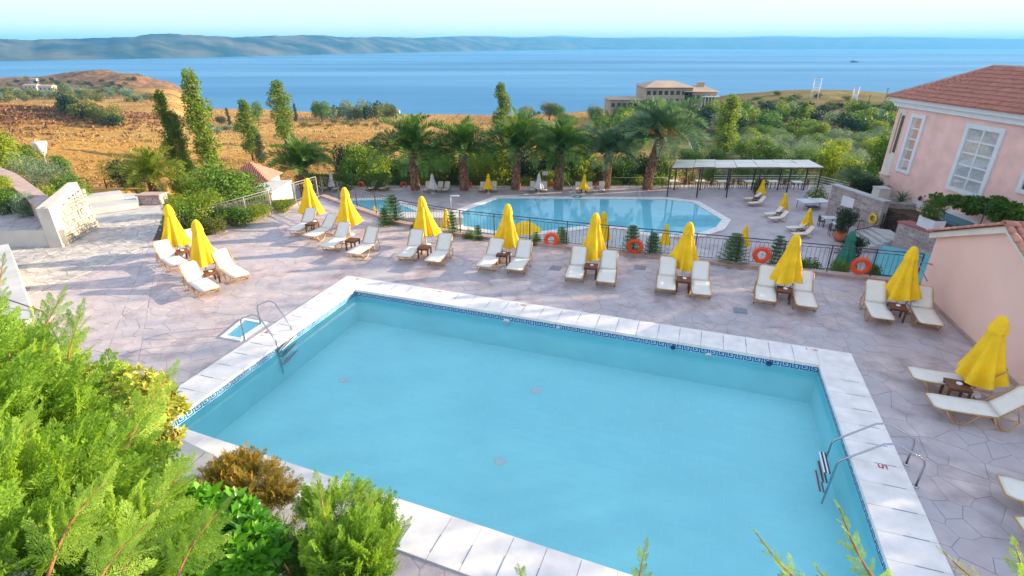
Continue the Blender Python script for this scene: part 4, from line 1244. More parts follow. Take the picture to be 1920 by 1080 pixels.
for x, y, lab, mat, s in ((1391, 470, 'closed yellow parasol on the lower terrace just behind the railing, right of the wide pool', 'yellow_cloth', .9), (1245, 468, 'closed yellow parasol on the lower terrace behind the railing, left of the eighth large parasol', 'yellow_cloth', .9),
                          (1128, 462, 'closed yellow parasol on the lower terrace half hidden behind the seventh large one', 'yellow_cloth', 1.25), (838, 436, 'closed yellow parasol on the lower terrace seen between the fifth and sixth large ones', 'yellow_cloth', .9),
                          (707, 430, 'closed yellow parasol behind the railing shrubs next to the wading pool', 'yellow_cloth', .9), (633, 412, 'closed yellow parasol at the left edge of the wading pool behind the railing', 'yellow_cloth', .9), (518, 396, 'closed yellow parasol beside the tiled hut wall at left', 'yellow_cloth', .86),
                          (916, 362, 'closed yellow parasol between two loungers under the second and third palms', 'yellow_cloth', .92), (1094, 363, 'closed yellow parasol between two loungers under the fourth and fifth palms', 'yellow_cloth', .92),
                          (624, 357, 'closed white parasol in front of the long dark hedge', 'white_cloth', .86), (812, 362, 'closed white parasol near the first palm of the row', 'white_cloth', .92), (1010, 361, 'closed white parasol between the third and fourth palms', 'white_cloth', .92)):
    umbrella(lo((x, y)), lab, mat, s, 'closed white parasols' if mat == 'white_cloth' else 'closed yellow parasols')
umbrella(lo((1576, 522)), 'closed dark green parasol behind the rightmost life ring', 'green_cloth', 1.45, 'green parasol', tilt=(0, R(4)), wide=1.0)
# one open parasol
t = thing('parasol', 'open yellow parasol on the lower terrace behind the railing', 'parasol', lo((985, 470)), .3, 'open parasols')
link('pole', POLE, t); 
def open_canopy():
    mb = MB(); prof = [(1.25, 1.62), (0.85, 1.92), (0.4, 2.18), (0.0, 2.3)]
    mb.lathe(prof, 8, smooth=False); mb.lathe([(0.0, 2.285), (1.24, 1.615)], 8, smooth=False); return mb
open_canopy().build('canopy', 'yellow_cloth', t); link('foot_plate', FOOT, t)
for k in range(8):
    a = 2 * math.pi * k / 8; MB().tube([(0, 0, 2.2), (1.2 * math.cos(a), 1.2 * math.sin(a), 1.60)], .012, 4).build('rib', 'white_paint', t)
for i, (fx, hx, lab) in enumerate((
        ((606, 360), (618, 352), 'white lounger in front of the long hedge, left of the white parasol'), ((626, 361), (642, 353), 'white lounger in front of the long hedge, right of the white parasol'),
        ((694, 360), (703, 353), 'white lounger in front of the short hedge, left of the two'), ((714, 360), (726, 353), 'white lounger in front of the short hedge, right of the two'),
        ((798, 363), (806, 354), 'white lounger beside the first palm, left of the white parasol'), ((820, 363), (829, 354), 'white lounger beside the first palm, just right of the white parasol'), ((834, 363), (841, 354), 'white lounger near the second palm, rightmost of the three by the white parasol'),
        ((904, 363), (906, 354), 'white lounger left of the yellow parasol between second and third palms'), ((926, 363), (927, 354), 'white lounger right of the yellow parasol between second and third palms'),
        ((998, 363), (999, 354), 'white lounger left of the white parasol between third and fourth palms'), ((1020, 363), (1021, 354), 'white lounger right of the white parasol between third and fourth palms'),
        ((1083, 363), (1083, 354), 'white lounger left of the yellow parasol near the fifth palm'), ((1106, 363), (1105, 354), 'white lounger right of the yellow parasol near the fifth palm'), ((1128, 363), (1127, 354), 'white lounger beside the trunk of the fifth palm'),
        ((520, 408), (503, 394), 'white lounger beside the yellow parasol near the tiled hut'))):
    far_lounger(fx, hx, lab)
for x, y, lab in ((815, 360, 'small dark table beside the white parasol at the first palm'), (916, 360, 'small dark table beside the yellow parasol between second and third palms'), (1010, 360, 'small dark table beside the white parasol between third and fourth palms'), (1094, 361, 'small dark table beside the yellow parasol near the fifth palm'), (708, 358, 'small dark table between the loungers at the short hedge'), (529, 399, 'small brown table under the yellow parasol near the tiled hut')):
    table(lo((x, y)), 0, lab, None, LZ + .02)

# far iron fence with its low life rings and posts
FZ = LZ
def far_fence():
    t = thing('iron_fence', 'low black iron fence along the back of the lower terrace under the palms', 'fence')
    a, b = Vector((-20.5, 57.4, FZ)), Vector((17.0, 57.4, FZ))
    for h in (.15, 1.0): MB().tube([a + Vector((0, 0, h)), b + Vector((0, 0, h))], .022, 5).build('rail', 'iron', t)
    n = 18
    for k in range(n + 1): MB().box((0, 0, .55), (.05, .05, 1.1)).build('post', 'iron', t, a.lerp(b, k / n))
    bal = MB().box((0, 0, .575), (.014, .014, .84)).mesh('baluster', ['iron'])
    for k in range(210): link('baluster', bal, t, a.lerp(b, (k + .5) / 210))
far_fence()
def small_ring(px, py, label, mat='orange'):
    p = atY(px, py, 57.25); mb = MB(); pts = [(.3 * math.cos(2 * math.pi * k / 20), 0, .3 * math.sin(2 * math.pi * k / 20)) for k in range(20)]
    mb.tube(pts, .085, 6, closed=True); tag(mb.build('life_ring', mat, None, p), label, 'life ring', 'small life rings on the far fence')
for px, lab in ((677, 'faded red life ring on the far fence between the two hedges'), (757, 'orange life ring on the far fence left of the first palm'), (879, 'orange life ring on the far fence at the second palm trunk'), (970, 'orange life ring on the far fence at the third palm trunk'), (1033, 'orange life ring on the far fence left of the fourth palm'), (1121, 'orange life ring on the far fence left of the fifth palm')):
    small_ring(px, 347, lab)
p = atY(1022, 325, 57.3); t = thing('notice_board', 'small white notice board on a post between the third and fourth palms', 'sign', (p.x, p.y, LZ))
MB().box((0, .03, .9), (.06, .06, 1.8)).build('post', 'iron', t); MB().box((0, -.02, p.z - LZ), (.62, .03, .42)).build('panel', 'white_paint', t)
# outdoor shower and net pole by the pool
p = lo((846, 392)); t = thing('pool_shower', 'slim white outdoor shower with flat head between the two lower pools', 'shower', p)
MB().tube([(0, 0, 0), (0, 0, 1.25)], .05, 8).build('column', 'white_paint', t); MB().box((.38, 0, 1.28), (.8, .3, .07)).build('head', 'white_paint', t)
t = thing('skimming_net', 'long white pole of a pool net leaning beside the lower pool', 'pool net')
a, b = lo((1084, 371)) + Vector((0, 0, .15)), atY(1060, 336, 56)
MB().tube([a, b], .022, 5).build('pole', 'white_paint', t); MB().lathe([(.0, 0), (.45, .02), (.5, .05), (.48, .09)], 14, a + Vector((-.1, 0, -.06))).build('net', 'turquoise', t)
t = thing('pool_ladder', 'small steel ladder at the far edge of the lower pool', 'ladder', lo((1200, 372)))
for x in (-.28, .28): MB().tube([(x, .25, .1), (x, .25, .75), (x, .1, .85), (x, -.35, .7), (x, -.4, -.02)], .02, 6).build('rail', 'steel', t)
for k in range(2): MB().box((0, -.4, .06 + .2 * k), (.5, .06, .03)).build('tread', 'white_paint', t)
t = thing('white_bench_wall', 'low white rendered bench wall between the wading pool and the railing', 'wall')
MB().prism(ccw([lo(p_).xy for p_ in ((664, 414), (862, 416), (866, 424), (664, 424))]), LZ + .007, LZ + .7).build('wall', 'white_wall', t)
MB().prism(ccw([lo(p_).xy for p_ in ((660, 413), (866, 415), (870, 425), (660, 425))]), LZ + .702, LZ + .8).build('cap', 'pale_concrete', t)

# ------------------------------------------------------------------ dining pergola
def pergola():
    t = thing('dining_pergola', 'long open pergola with pale panel roof on dark posts beside the lower pool', 'pergola')
    # front eave line and rear line
    zf, zr = -2.9, -2.86
    f0, f1 = at(1258, 313, zf), at(1548, 315, zf); r0, r1 = at(1270, 300, zr), at(1520, 301, zr)
    f1.y = f0.y = (f0.y + f1.y) / 2; r0.y = r1.y = f0.y + 3.6
    for k in range(7):
        for j in range(3):
            def P(u, v): return f0.lerp(f1, u).lerp(r0.lerp(r1, u), v)
            q = [P((k + a) / 7, (j + b) / 3) for a, b in ((.012, .02), (.988, .02), (.988, .98), (.012, .98))]
            dz = rnd.uniform(-.03, .03)
            MB().add([p + Vector((0, 0, d + dz)) for d in (0, .03) for p in q], [(0, 1, 2, 3), (7, 6, 5, 4), (0, 4, 5, 1), (1, 5, 6, 2), (2, 6, 7, 3), (3, 7, 4, 0)]).build('roof_panel', 'pergola_panel', t)
    for a, b in ((f0, f1), (f0.lerp(r0, .5), f1.lerp(r1, .5)), (r0, r1)): MB().bar(a - Vector((0, 0, .12)), b - Vector((0, 0, .12)), .08, .11).build('beam', 'bark', t)
    for k in range(8): 
        a, b = f0.lerp(f1, k / 7), r0.lerp(r1, k / 7); MB().bar(a - Vector((0, 0, .045)), b - Vector((0, 0, .045)) , .07, .06).build('rafter', 'brown_wood', t)
        a2 = b + (b - a) * .0
        if k % 2 == 0: MB().bar(b + Vector((0, 0, .06)), a.lerp(b, .55) + Vector((0, 0, .08)), .05, .05).build('batten', 'pergola_panel', t)
    for k in range(6):
        for a, b, ins in ((f0, f1, .35), (r0, r1, -.2)):
            p = a.lerp(b, k / 5); MB().box((p.x, p.y + ins, (p.z - .19 + LZ) / 2), (.11, .11, p.z - .19 - LZ)).build('post', 'iron', t)
    for px in (1358, 1420, 1490): pass
    return f0, f1
f0, f1 = pergola()
t = thing('white_rail_fence', 'white horizontal rail fence at the back of the dining pergola', 'fence')
a, b = Vector((22.0, 58.0, LZ)), Vector((33.2, 58.0, LZ)); c = Vector((35.8, 54.5, LZ))
for h in (.35, .6, .85, 1.1): MB().tube([a + Vector((0, 0, h)), b + Vector((0, 0, h)), c + Vector((0, 0, h - .2))], .028, 5).build('rail', 'white_paint', t)
for k in range(7): MB().box((0, 0, .6), (.05, .05, 1.2)).build('post', 'iron', t, a.lerp(b, k / 6))
def chair(loc, rz, label):
    t = thing('dining_chair', label, 'chair', loc, rz, 'dining chairs under the pergola')
    MB().box((0, 0, .45), (.46, .46, .05)).build('seat', 'rattan', t); MB().box((0, .22, .72), (.46, .05, .5)).build('backrest', 'rattan', t)
    for x in (-.2, .2):
        for y in (-.2, .2): link('leg', CLEG, t, (x, y, 0))
    return t
CLEG = MB().box((0, 0, .2125), (.045, .045, .425)).mesh('leg', ['rattan'])
CH = [None]
for k, (px, py) in enumerate(((1262, 346), (1312, 346), (1353, 347), (1404, 347), (1448, 347), (1492, 348))):
    p = lo((px, py + 6)); n = ORD[k]
    t = thing('dining_table', 'pale square dining table under the pergola, %s from the left' % n, 'table', p, 0, 'dining tables under the pergola')
    MB().box((0, 0, .75), (1.05, .9, .05)).build('tabletop', 'table_top', t)
    for x in (-.4, .4):
        for y in (-.33, .33): MB().box((x, y, .362), (.06, .06, .724)).build('leg', 'iron', t)
    for sx, w in ((-1, 'left'), (1, 'right')):
        q = (p.x + sx * .98, p.y + .1, p.z)
        if CH[0] is None: CH[0] = chair(q, -sx * math.pi / 2, ''); o = CH[0]
        else: o = copy_tree(CH[0]); o.location = q; o.rotation_euler = (0, 0, -sx * math.pi / 2)
        o['label'] = 'brown dining chair on the %s side of the %s table from the left' % (w, n)

# table tennis table and dark cafe tables by the stone wall
p = lo((1522, 391)); t = thing('table_tennis_table', 'pale table tennis table with folded wheels beside the stone wall', 'table', p, R(6))
MB().box((0, 0, .76), (2.74, 1.52, .04)).build('tabletop', 'table_top', t)
MB().box((0, 0, .85), (.02, 1.7, .14)).build('net', 'white_paint', t)
for x in (-1.15, 1.15):
    for y in (-.6, .6): MB().box((x, y, .37), (.05, .05, .738)).build('leg', 'rail_grey', t)
MB().bar((-.45, 0, .2), (.45, 0, .2), .5, .1).build('undercarriage', 'dark_plastic', t)
for x in (-.5, .5):
    MB().tube([(x + .12 * math.cos(a), -.3, .13 + .12 * math.sin(a)) for a in [k * math.pi / 6 for k in range(12)]], .03, 5, closed=True).build('wheel', 'dark_plastic', t)
for px, py, lab in ((1551, 424, 'pale topped cafe table on black legs beside the stone wall, farther one'), (1572, 436, 'pale topped cafe table on black legs beside the stone wall, nearer one')):
    p = lo((px, py)); t = thing('cafe_table', lab, 'table', p, R(-4), 'cafe tables by the stone wall')
    MB().box((0, 0, .76), (1.15, .85, .05)).build('tabletop', 'table_top', t)
    for x in (-.5, .5):
        for y in (-.36, .36): MB().box((x, y, .367), (.06, .06, .734)).build('leg', 'iron', t)
for px, py, lab in ((1538, 424, 'black chair left of the farther cafe table by the stone wall'), (1558, 441, 'black chair left of the nearer cafe table by the stone wall')):
    p = lo((px, py)); t = thing('cafe_chair', lab, 'chair', p, R(80), 'cafe chairs by the stone wall')
    MB().box((0, 0, .45), (.45, .45, .04)).build('seat', 'iron', t); MB().box((0, .21, .7), (.45, .04, .46)).build('backrest', 'iron', t)
    for x in (-.19, .19):
        for y in (-.19, .19): MB().box((x, y, .214), (.035, .035, .428)).build('leg', 'iron', t)

# ------------------------------------------------------------------ stone walls, gate, steps and planters on the right of the lower terrace
def stone_wall(name, label, a, b, za, zb, th, cap, seed, z0=LZ, mat='wall_stone'):
    t = thing(name, label, 'wall'); a, b = Vector(a[:2]), Vector(b[:2]); d = (b - a).normalized(); n = Vector((d.y, -d.x))
    q = [a, b, b - n * th, a - n * th]; Q = [(p.x, p.y, z0) for p in q] + [(q[0].x, q[0].y, za), (q[1].x, q[1].y, zb), (q[2].x, q[2].y, zb), (q[3].x, q[3].y, za)]
    MB().add(Q, [(3, 2, 1, 0), (4, 5, 6, 7), (0, 1, 5, 4), (1, 2, 6, 5), (2, 3, 7, 6), (3, 0, 4, 7)]).build('wall_core', 'wall_mortar', t)
    stones_on((a.x, a.y, z0), (d.x, d.y, 0), (0, 0, 1), (b - a).length, za - z0, zb - z0, mat, t, seed=seed, cw=(.25, .7), ch=(.18, .36))
    e = .08; q = [a - d * e + n * e, b + d * e + n * e, b + d * e - n * (th + e), a - d * e - n * (th + e)]
    zz = (za, zb, zb, za); V = [(p.x, p.y, z + .003) for p, z in zip(q, zz)] + [(p.x, p.y, z + .1) for p, z in zip(q, zz)]
    MB().add(V, [(3, 2, 1, 0), (4, 5, 6, 7), (0, 1, 5, 4), (1, 2, 6, 5), (2, 3, 7, 6), (3, 0, 4, 7)]).build('cap', cap, t)
    return t, a, d, n
w0, w1 = lo((1547, 402)), lo((1633, 438))
w1 = Vector((29.6, 41.4, LZ))
ta = atY(1553, 347, w0.y).z; tb_ = atY(1640, 379, w1.y).z
wt, wa, wd, wn = stone_wall('stone_wall', 'long pink and grey stone wall with white plaque facing the lower terrace', w0, w1, ta, tb_, .5, 'pale_concrete', 31)
o = wa + wd * 2.2 + wn * .07; m = MB(); m.box((0, 0, 0), (1.35, .03, .85), 0); k = m.build('plaque', 'white_paint', None, (o.x, o.y, LZ + 1.75), math.atan2(wd.y, wd.x))
tag(k, 'blank white plaque fixed to the long stone wall', 'plaque')
pr = wa + wd * 5.2 + wn * .14
m = MB(); m.tube([(.33 * math.cos(a), 0, .33 * math.sin(a)) for a in [k * math.pi / 10 for k in range(20)]], .09, 6, closed=True)
tag(m.build('life_ring', 'yellow_cloth', None, (pr.x, pr.y, LZ + 1.15), math.atan2(wd.y, wd.x)), 'yellow life ring hung on the stone wall near the gate', 'life ring')
# gate and the wall behind it
g0, g1 = at(1628, 437, LZ), Vector((33.2, 41.8, LZ))
t = thing('iron_gate', 'black iron bar gate between the two stone walls', 'gate', (0, 0, 0))
ga, gb = Vector((29.75, 41.2, LZ + .1)), Vector((32.9, 40.4, LZ + .1))
for h in (.1, 1.25, 1.45): MB().bar(ga + Vector((0, 0, h)), gb + Vector((0, 0, h)), .04, .05).build('rail', 'iron', t)
for k in range(17): MB().box((0, 0, .75), (.03, .03, 1.5)).build('bar', 'iron', t, ga.lerp(gb, k / 16))
for p in (ga, gb): MB().box((0, 0, .85), (.09, .09, 1.75)).build('post', 'iron', t, p)
stone_wall('stone_planter', 'stone planter wall with pale cap below the pink facade behind the gate', Vector((30.2, 42.6)), Vector((33.6, 41.6)), LZ + 2.3, LZ + 2.3, 1.6, 'pale_concrete', 5)
pw = thing('planter_pillar', 'white square pillar at the end of the stone planter', 'pillar', (30.15, 42.9, LZ))
MB().box((0, 0, 1.7), (.9, .9, 3.4)).build('shaft', 'white_wall', pw); MB().box((0, 0, 3.45), (1.0, 1.0, .09)).build('cap', 'pale_concrete', pw)
s0, s1 = at(1655, 478, LZ + .0), Vector((28.3, 30.2, LZ))
s0 = Vector((27.6, 36.6, LZ)); ztop = at(1672, 414, -3.2)
stone_wall('stone_stair_wall', 'stone wall with dark red cap and white flower box beside the steps', s0, s1, -3.5, -3.2, .9, 'red_cap', 12)
t = thing('flower_box', 'white square flower box on the red wall cap holding a leafy plant', 'planter', (28.3, 34.6, -3.28))
MB().box((0, 0, .35), (.75, 1.5, .7)).build('box', 'white_paint', t); MB().box((0, 0, .715), (.6, 1.35, .02)).build('soil', 'soil', t)
for k in range(6):
    o = MB().prism([(25.6 + .45 * k, 37.2), (27.4 + .3 * k, 37.0), (27.6 + .36 * k, 39.6), (25.9 + .45 * k, 40.2)], LZ + .002 + .0 * k, LZ + .16 * (k + 1)).build('step', 'pale_concrete'); struct(o)
for (pa, pb, lab) in (((1583, 436), (1635, 412), 'thin black handrail of the terrace steps, farther one'), ((1598, 452), (1660, 420), 'thin black handrail of the terrace steps, nearer one')):
    t = thing('stair_handrail', lab, 'handrail'); a = lo(pa); b = atY(pb[0], pb[1], a.y + 1.5)
    MB().tube([a + Vector((0, 0, .9)), b], .035, 5).build('handrail', 'iron', t)
    for f in (0.0, .5, 1.0):
        q = (a + Vector((0, 0, .9))).lerp(b, f); MB().tube([(q.x, q.y, LZ), q], .03, 5).build('post', 'iron', t)
# turquoise boarded store below the shed
t = thing('turquoise_store', 'turquoise boarded store with sloping roof below the shed', 'store')
q = [at(1602, 520, LZ + .1).xy, at(1720, 560, LZ + .1).xy]
qa, qb = Vector((21.5, 29.5)), Vector((25.2, 26.0)); d = (qb - qa).normalized(); n = Vector((-d.y, d.x)); n = n if n.y > 0 else -n
MB().prism(ccw([qa, qb, qb + n * 4, qa + n * 4]), LZ, -4.3).build('wall', 'turquoise', t)
for k in range(14):
    p = qa.lerp(qb, (k + .5) / 14) - n * .03; MB().box((p.x, p.y, LZ + .85), ((qb - qa).length / 14 - .03, .04, 1.68), math.atan2(d.y, d.x)).build('board', 'turquoise', t)
MB().add([(*(qa - n * .3 - d * .3), -4.28), (*(qb - n * .3 + d * .3), -4.28), (*(qb + n * 4.2 + d * .3), -3.9), (*(qa + n * 4.2 - d * .3), -3.9)] + [(*(qa - n * .3 - d * .3), -4.2), (*(qb - n * .3 + d * .3), -4.2), (*(qb + n * 4.2 + d * .3), -3.82), (*(qa + n * 4.2 - d * .3), -3.82)], [(3, 2, 1, 0), (4, 5, 6, 7), (0, 1, 5, 4), (1, 2, 6, 5), (2, 3, 7, 6), (3, 0, 4, 7)]).build('roof', 'turquoise', t)
# large terracotta pot
p = lo((1573, 452)); t = thing('potted_plant', 'round terracotta pot with a dark bushy plant beside the cafe tables', 'potted plant', p)
MB().lathe([(.0, .02), (.28, .02), (.48, .3), (.5, .55), (.36, .85), (.4, .95), (.34, .95), (.3, .85), (.0, .83)], 20).build('pot', 'terracotta', t); POT = t

# ------------------------------------------------------------------ pink hotel building
def pink_building():
    t = thing('pink_building', 'two storey pink hotel building with white framed windows and red tiled hip roof', 'building')
    X = 32.6; Yf = 47.2; Yn = 16.0; Zb = -3.6; Ze = 3.85
    def fp(px, py): return atX(px, py, X)
    W = MB(); W.prism([(X, Yn), (X + 7.4, Yn), (X + 7.4, Yf), (X, Yf)], LZ, Ze); W.build('wall', 'pink_wall', t)
    # white cornice in two steps
    MB().prism([(X - .28, Yn), (X - .004, Yn), (X - .004, Yf + .004), (X + 7.4, Yf + .004), (X + 7.4, Yf + .28), (X - .28, Yf + .28)][::1], Ze - .48, Ze - .1).build('cornice', 'white_paint', t)
    MB().prism([(X - .55, Yn), (X - .004, Yn), (X - .004, Yf + .004), (X + 7.4, Yf + .004), (X + 7.4, Yf + .55), (X - .55, Yf + .55)], Ze - .098, Ze + .2).build('cornice', 'white_paint', t)
    # hip roof
    e = .8; x0, x1, y1 = X - e, X + 7.4 + e, Yf + e; rx = (x0 + x1) / 2; ry = y1 - (rx - x0); z0 = Ze + .22; z1 = z0 + 2.45
    MB().add([(x0, Yn, z0), (x0, y1, z0), (x1, y1, z0), (x1, Yn, z0), (rx, Yn, z1), (rx, ry, z1)], [(0, 1, 5, 4), (1, 2, 5), (2, 3, 4, 5), (3, 2, 1, 0), (0, 4, 3)]).build('roof', 'roof_tile_far', t)
    tiles = MB(); n = 130
    for k in range(n):
        y = Yn + (y1 - Yn) * (k + .5) / n; xe = rx if y < ry else x0 + (y1 - y)
        u = (xe - x0); zt = z0 + (z1 - z0) * u / (rx - x0)
        m = max(1, int(u / .42))
        for j in range(m):
            a = Vector((x0 - .06 + u * j / m, y, z0 + .015 + (zt - z0) * j / m)); b = Vector((x0 - .03 + u * (j + 1) / m, y, z0 + .0 + (zt - z0) * (j + 1) / m))
            r = .085; V = []
            for p, q in ((a, 1.0), (b, .85)):
                for i in range(5): th = math.pi * i / 4; V.append((p.x, p.y + r * q * math.cos(th), p.z + r * q * math.sin(th) + .02))
            tiles.add(V, [(i, i + 1, 6 + i, 5 + i) for i in range(4)], 0, True)
    tag(tiles.build('roof_tiles', 'roof_tile_far', t), kind='stuff')
    hip = MB(); hip.tube([(x0, y1, z0 + .04), (rx, ry, z1 + .06)], .13, 8); hip.build('hip_ridge', 'kerb', t)
    hip = MB(); hip.tube([(rx, ry, z1 + .06), (rx, Yn, z1 + .06)], .13, 8); hip.build('ridge', 'kerb', t)
    # windows: white surround standing proud, glass and curtains set back inside it
    def window(y0, y1, z0, z1, cols, rows, fr=.34, glass='dark_glass', curt=True, name='window'):
        w = MB(); d0, d1 = X - .14, X - .002
        for (a, b, c, d) in ((y0, y1, z1 - fr, z1), (y0, y1, z0, z0 + fr * .8), (y0, y0 + fr, z0 + fr * .8 + .001, z1 - fr - .001), (y1 - fr, y1, z0 + fr * .8 + .001, z1 - fr - .001)):
            w.box(((d0 + d1) / 2, (a + b) / 2, (c + d) / 2), (d1 - d0, b - a, d - c))
        o = w.build(name, 'white_paint', t)
        iy0, iy1, iz0, iz1 = y0 + fr, y1 - fr, z0 + fr * .8, z1 - fr
        for i in range(cols):
            for j in range(rows):
                a, b = iy0 + (iy1 - iy0) * i / cols, iy0 + (iy1 - iy0) * (i + 1) / cols; c, d = iz0 + (iz1 - iz0) * j / rows, iz0 + (iz1 - iz0) * (j + 1) / rows
                MB().box((X - .055, (a + b) / 2, (c + d) / 2), (.012, b - a - .06, d - c - .06)).build('pane', glass, o)
        g = MB()
        for i in range(1, cols): y = iy0 + (iy1 - iy0) * i / cols; g.box((X - .07, y, (iz0 + iz1) / 2), (.07, .11, iz1 - iz0 - .002))
        if cols > 1 or rows > 1:
            for j in range(1, rows):
                z = iz0 + (iz1 - iz0) * j / rows
                for i in range(cols):
                    a, b = iy0 + (iy1 - iy0) * i / cols, iy0 + (iy1 - iy0) * (i + 1) / cols; g.box((X - .07, (a + b) / 2, z), (.066, b - a - .12, .11))
            g.build('glazing_bar', 'white_paint', o)
        if curt:
            c = MB(); k = 40; V = []
            for i in range(k + 1):
                y = iy0 + (iy1 - iy0) * i / k
                if curt == 'side' and i < k * .62: continue
                x = X - .028 + .016 * math.sin(i * 1.9) * (.6 + .4 * math.sin(i * .7)); V += [(x, y, iz0 + .01), (x, y, iz1 - .01)]
            c.add(V, [(2 * i, 2 * i + 1, 2 * i + 3, 2 * i + 2) for i in range(len(V) // 2 - 1)], 0, True); c.build('curtain', 'curtain', o)
        return o
    # tall narrow stair window and broad window, read off the facade
    a, b = fp(1708, 211), fp(1685, 321); c = fp(1740, 216); window(c.y, (a.y + b.y) / 2, b.z, a.z, 1, 5, .3, 'clear_glass', 'side')
    a, b = fp(1813, 229), fp(1779, 352); c = fp(1890, 242); window(c.y, (a.y + b.y) / 2, b.z - .1, a.z, 2, 5, .33, 'clear_glass', True)
    a = fp(1921, 330); window(a.y - 1.6, a.y + .1, -.6, 2.4, 1, 2, .3)
    # door, lamp, lower window
    a, b = fp(1712, 374), fp(1736, 382); dz = fp(1718, 420).z
    dr = MB().box((X - .03, (a.y + b.y) / 2, (a.z + LZ + 2.2) / 2), (.055, abs(a.y - b.y) + .0, a.z - LZ - 2.2)).build('door', 'white_paint', t)
    MB().box((X - .075, b.y + .25, LZ + 3.2), (.05, .05, .14)).build('handle', 'iron', dr)
    a = fp(1726, 372); l = MB(); l.lathe([(.0, -.22), (.1, -.2), (.14, 0), (.06, .14), (.0, .2)], 10, (X - .2, a.y - .2, a.z + .1)); l.box((X - .08, a.y - .2, a.z + .05), (.155, .04, .04)); l.build('wall_lamp', 'iron', t)
    a, b = fp(1772, 390), fp(1838, 418); window(b.y, a.y, b.z - 1.3, a.z + .0, 1, 1, .22, 'blue_glass', False)
    # recessed corner bay near the far end with cream reveals
    a, b = fp(1697, 203), fp(1668, 330)
    bay = MB(); bay.box((X - .02, Yf - .75, (a.z + b.z) / 2 + .1), (.036, .85, a.z - b.z - .3)); bay = bay.build('recess', 'cream_trim', t)
    MB().box((X - .06, Yf - .95, (a.z + b.z) / 2 + .7), (.04, .30, (a.z - b.z) * .55)).build('pane', 'dark_glass', bay)
    MB().box((X - .06, Yf - .55, (a.z + b.z) / 2 + .7), (.05, .10, (a.z - b.z) * .6)).build('shutter', 'gold_tube', bay)
    MB().box((X - .12, Yf - .70, b.z + .05), (.22, 1.15, .12)).build('sill', 'cream_trim', bay)
    # taller main block that continues the hotel towards the viewer and shades the pool deck
    mb = MB(); mb.prism([(X + .3, 9), (X + 16, 9), (X + 16, 33.6), (X + .3, 33.6)], LZ, 5.2); blk = mb.build('main_block', 'pink_wall', t)
    for k in range(5):
        for j in range(2): MB().box((X + .27, 11.5 + 4.6 * k, -2.4 + 3.4 * j), (.05, 1.5, 1.7)).build('window', 'dark_glass', blk)
    MB().prism([(X - .2, 8.6), (X + 16.5, 8.6), (X + 16.5, 34.1), (X - .2, 34.1)], 5.202, 5.5).build('cornice', 'white_paint', t)
    for y, w, h in ((12, 2.2, 1.5), (17.5, 1.0, 2.4), (22.5, 3.0, .9), (29.5, 1.2, 2.0)): MB().box((X + 2.5, y, 5.5 + h / 2 + .002), (2.0, w, h)).build('chimney', 'white_wall', t)  # unseen roof blocks added to break the deck shade into streaks
_m, _n, _l, _o = _new('clear_glass')
_t = _n.new('ShaderNodeBsdfTransparent'); _t.inputs[0].default_value = (.95, .96, .97, 1); _g = _n.new('ShaderNodeBsdfGlossy'); _g.inputs['Roughness'].default_value = .03
_x = _n.new('ShaderNodeMixShader'); _x.inputs[0].default_value = .16; _l.new(_t.outputs[0], _x.inputs[1]); _l.new(_g.outputs[0], _x.inputs[2]); _l.new(_x.outputs[0], _o.inputs[0])
pink_building()
# unseen second wing behind the pink building, added to shade the lower terrace
t = thing('unseen_wing', 'unseen pink hotel wing placed beyond the right edge to shade the lower terrace', 'building')
MB().prism([(64, 34), (80, 34), (80, 66), (64, 66)], -14, 10.5).build('wall', 'pink_wall', t)
MB().add([(63, 33, 10.502), (81, 33, 10.502), (81, 67, 10.502), (63, 67, 10.502), (71.5, 40, 13), (71.5, 60, 13)], [(0, 1, 4), (1, 2, 5, 4), (2, 3, 5), (3, 0, 4, 5), (3, 2, 1, 0)]).build('roof', 'roof_tile_far', t)
for k in range(6):
    for j in range(4): MB().box((63.97, 37 + 5.2 * k, -4 + 3.5 * j), (.05, 1.6, 1.8)).build('window', 'dark_glass', t)
# building terrace behind the stone wall, and the vine pergola on the facade
o = MB().prism([(29.9, 47.6), (32.55, 47.6), (32.55, 41.9), (33.0, 33), (30.4, 42.2)], LZ + .001, LZ + 1.9).build('garden_bed', 'soil'); struct(o)
t = thing('vine_pergola', 'slim metal frame on the pink facade carrying a dark green vine', 'pergola')
VX = 30.6
va, vb = atX(1757, 374, VX), atX(1925, 402, VX)
MB().tube([va, vb], .035, 5).build('beam', 'iron', t)
MB().tube([va + Vector((2, 0, .15)), vb + Vector((2, 0, .15))], .035, 5).build('beam', 'iron', t)
for f in (0.02, .6, .98):
    q = va.lerp(vb, f); MB().tube([(q.x, q.y, LZ + 1.0), q], .04, 5).build('post', 'iron', t)
    MB().tube([q, q + Vector((1.95, 0, .15))], .03, 5).build('rafter', 'iron', t)
VINE = (t, va, vb)
railing('dark iron balcony railing below the vine on the pink facade', [atX(1745, 430, 30.9).xy, atX(1838, 452, 30.9).xy], atX(1745, 430, 30.9).z, 'iron', BAL, step=.22)

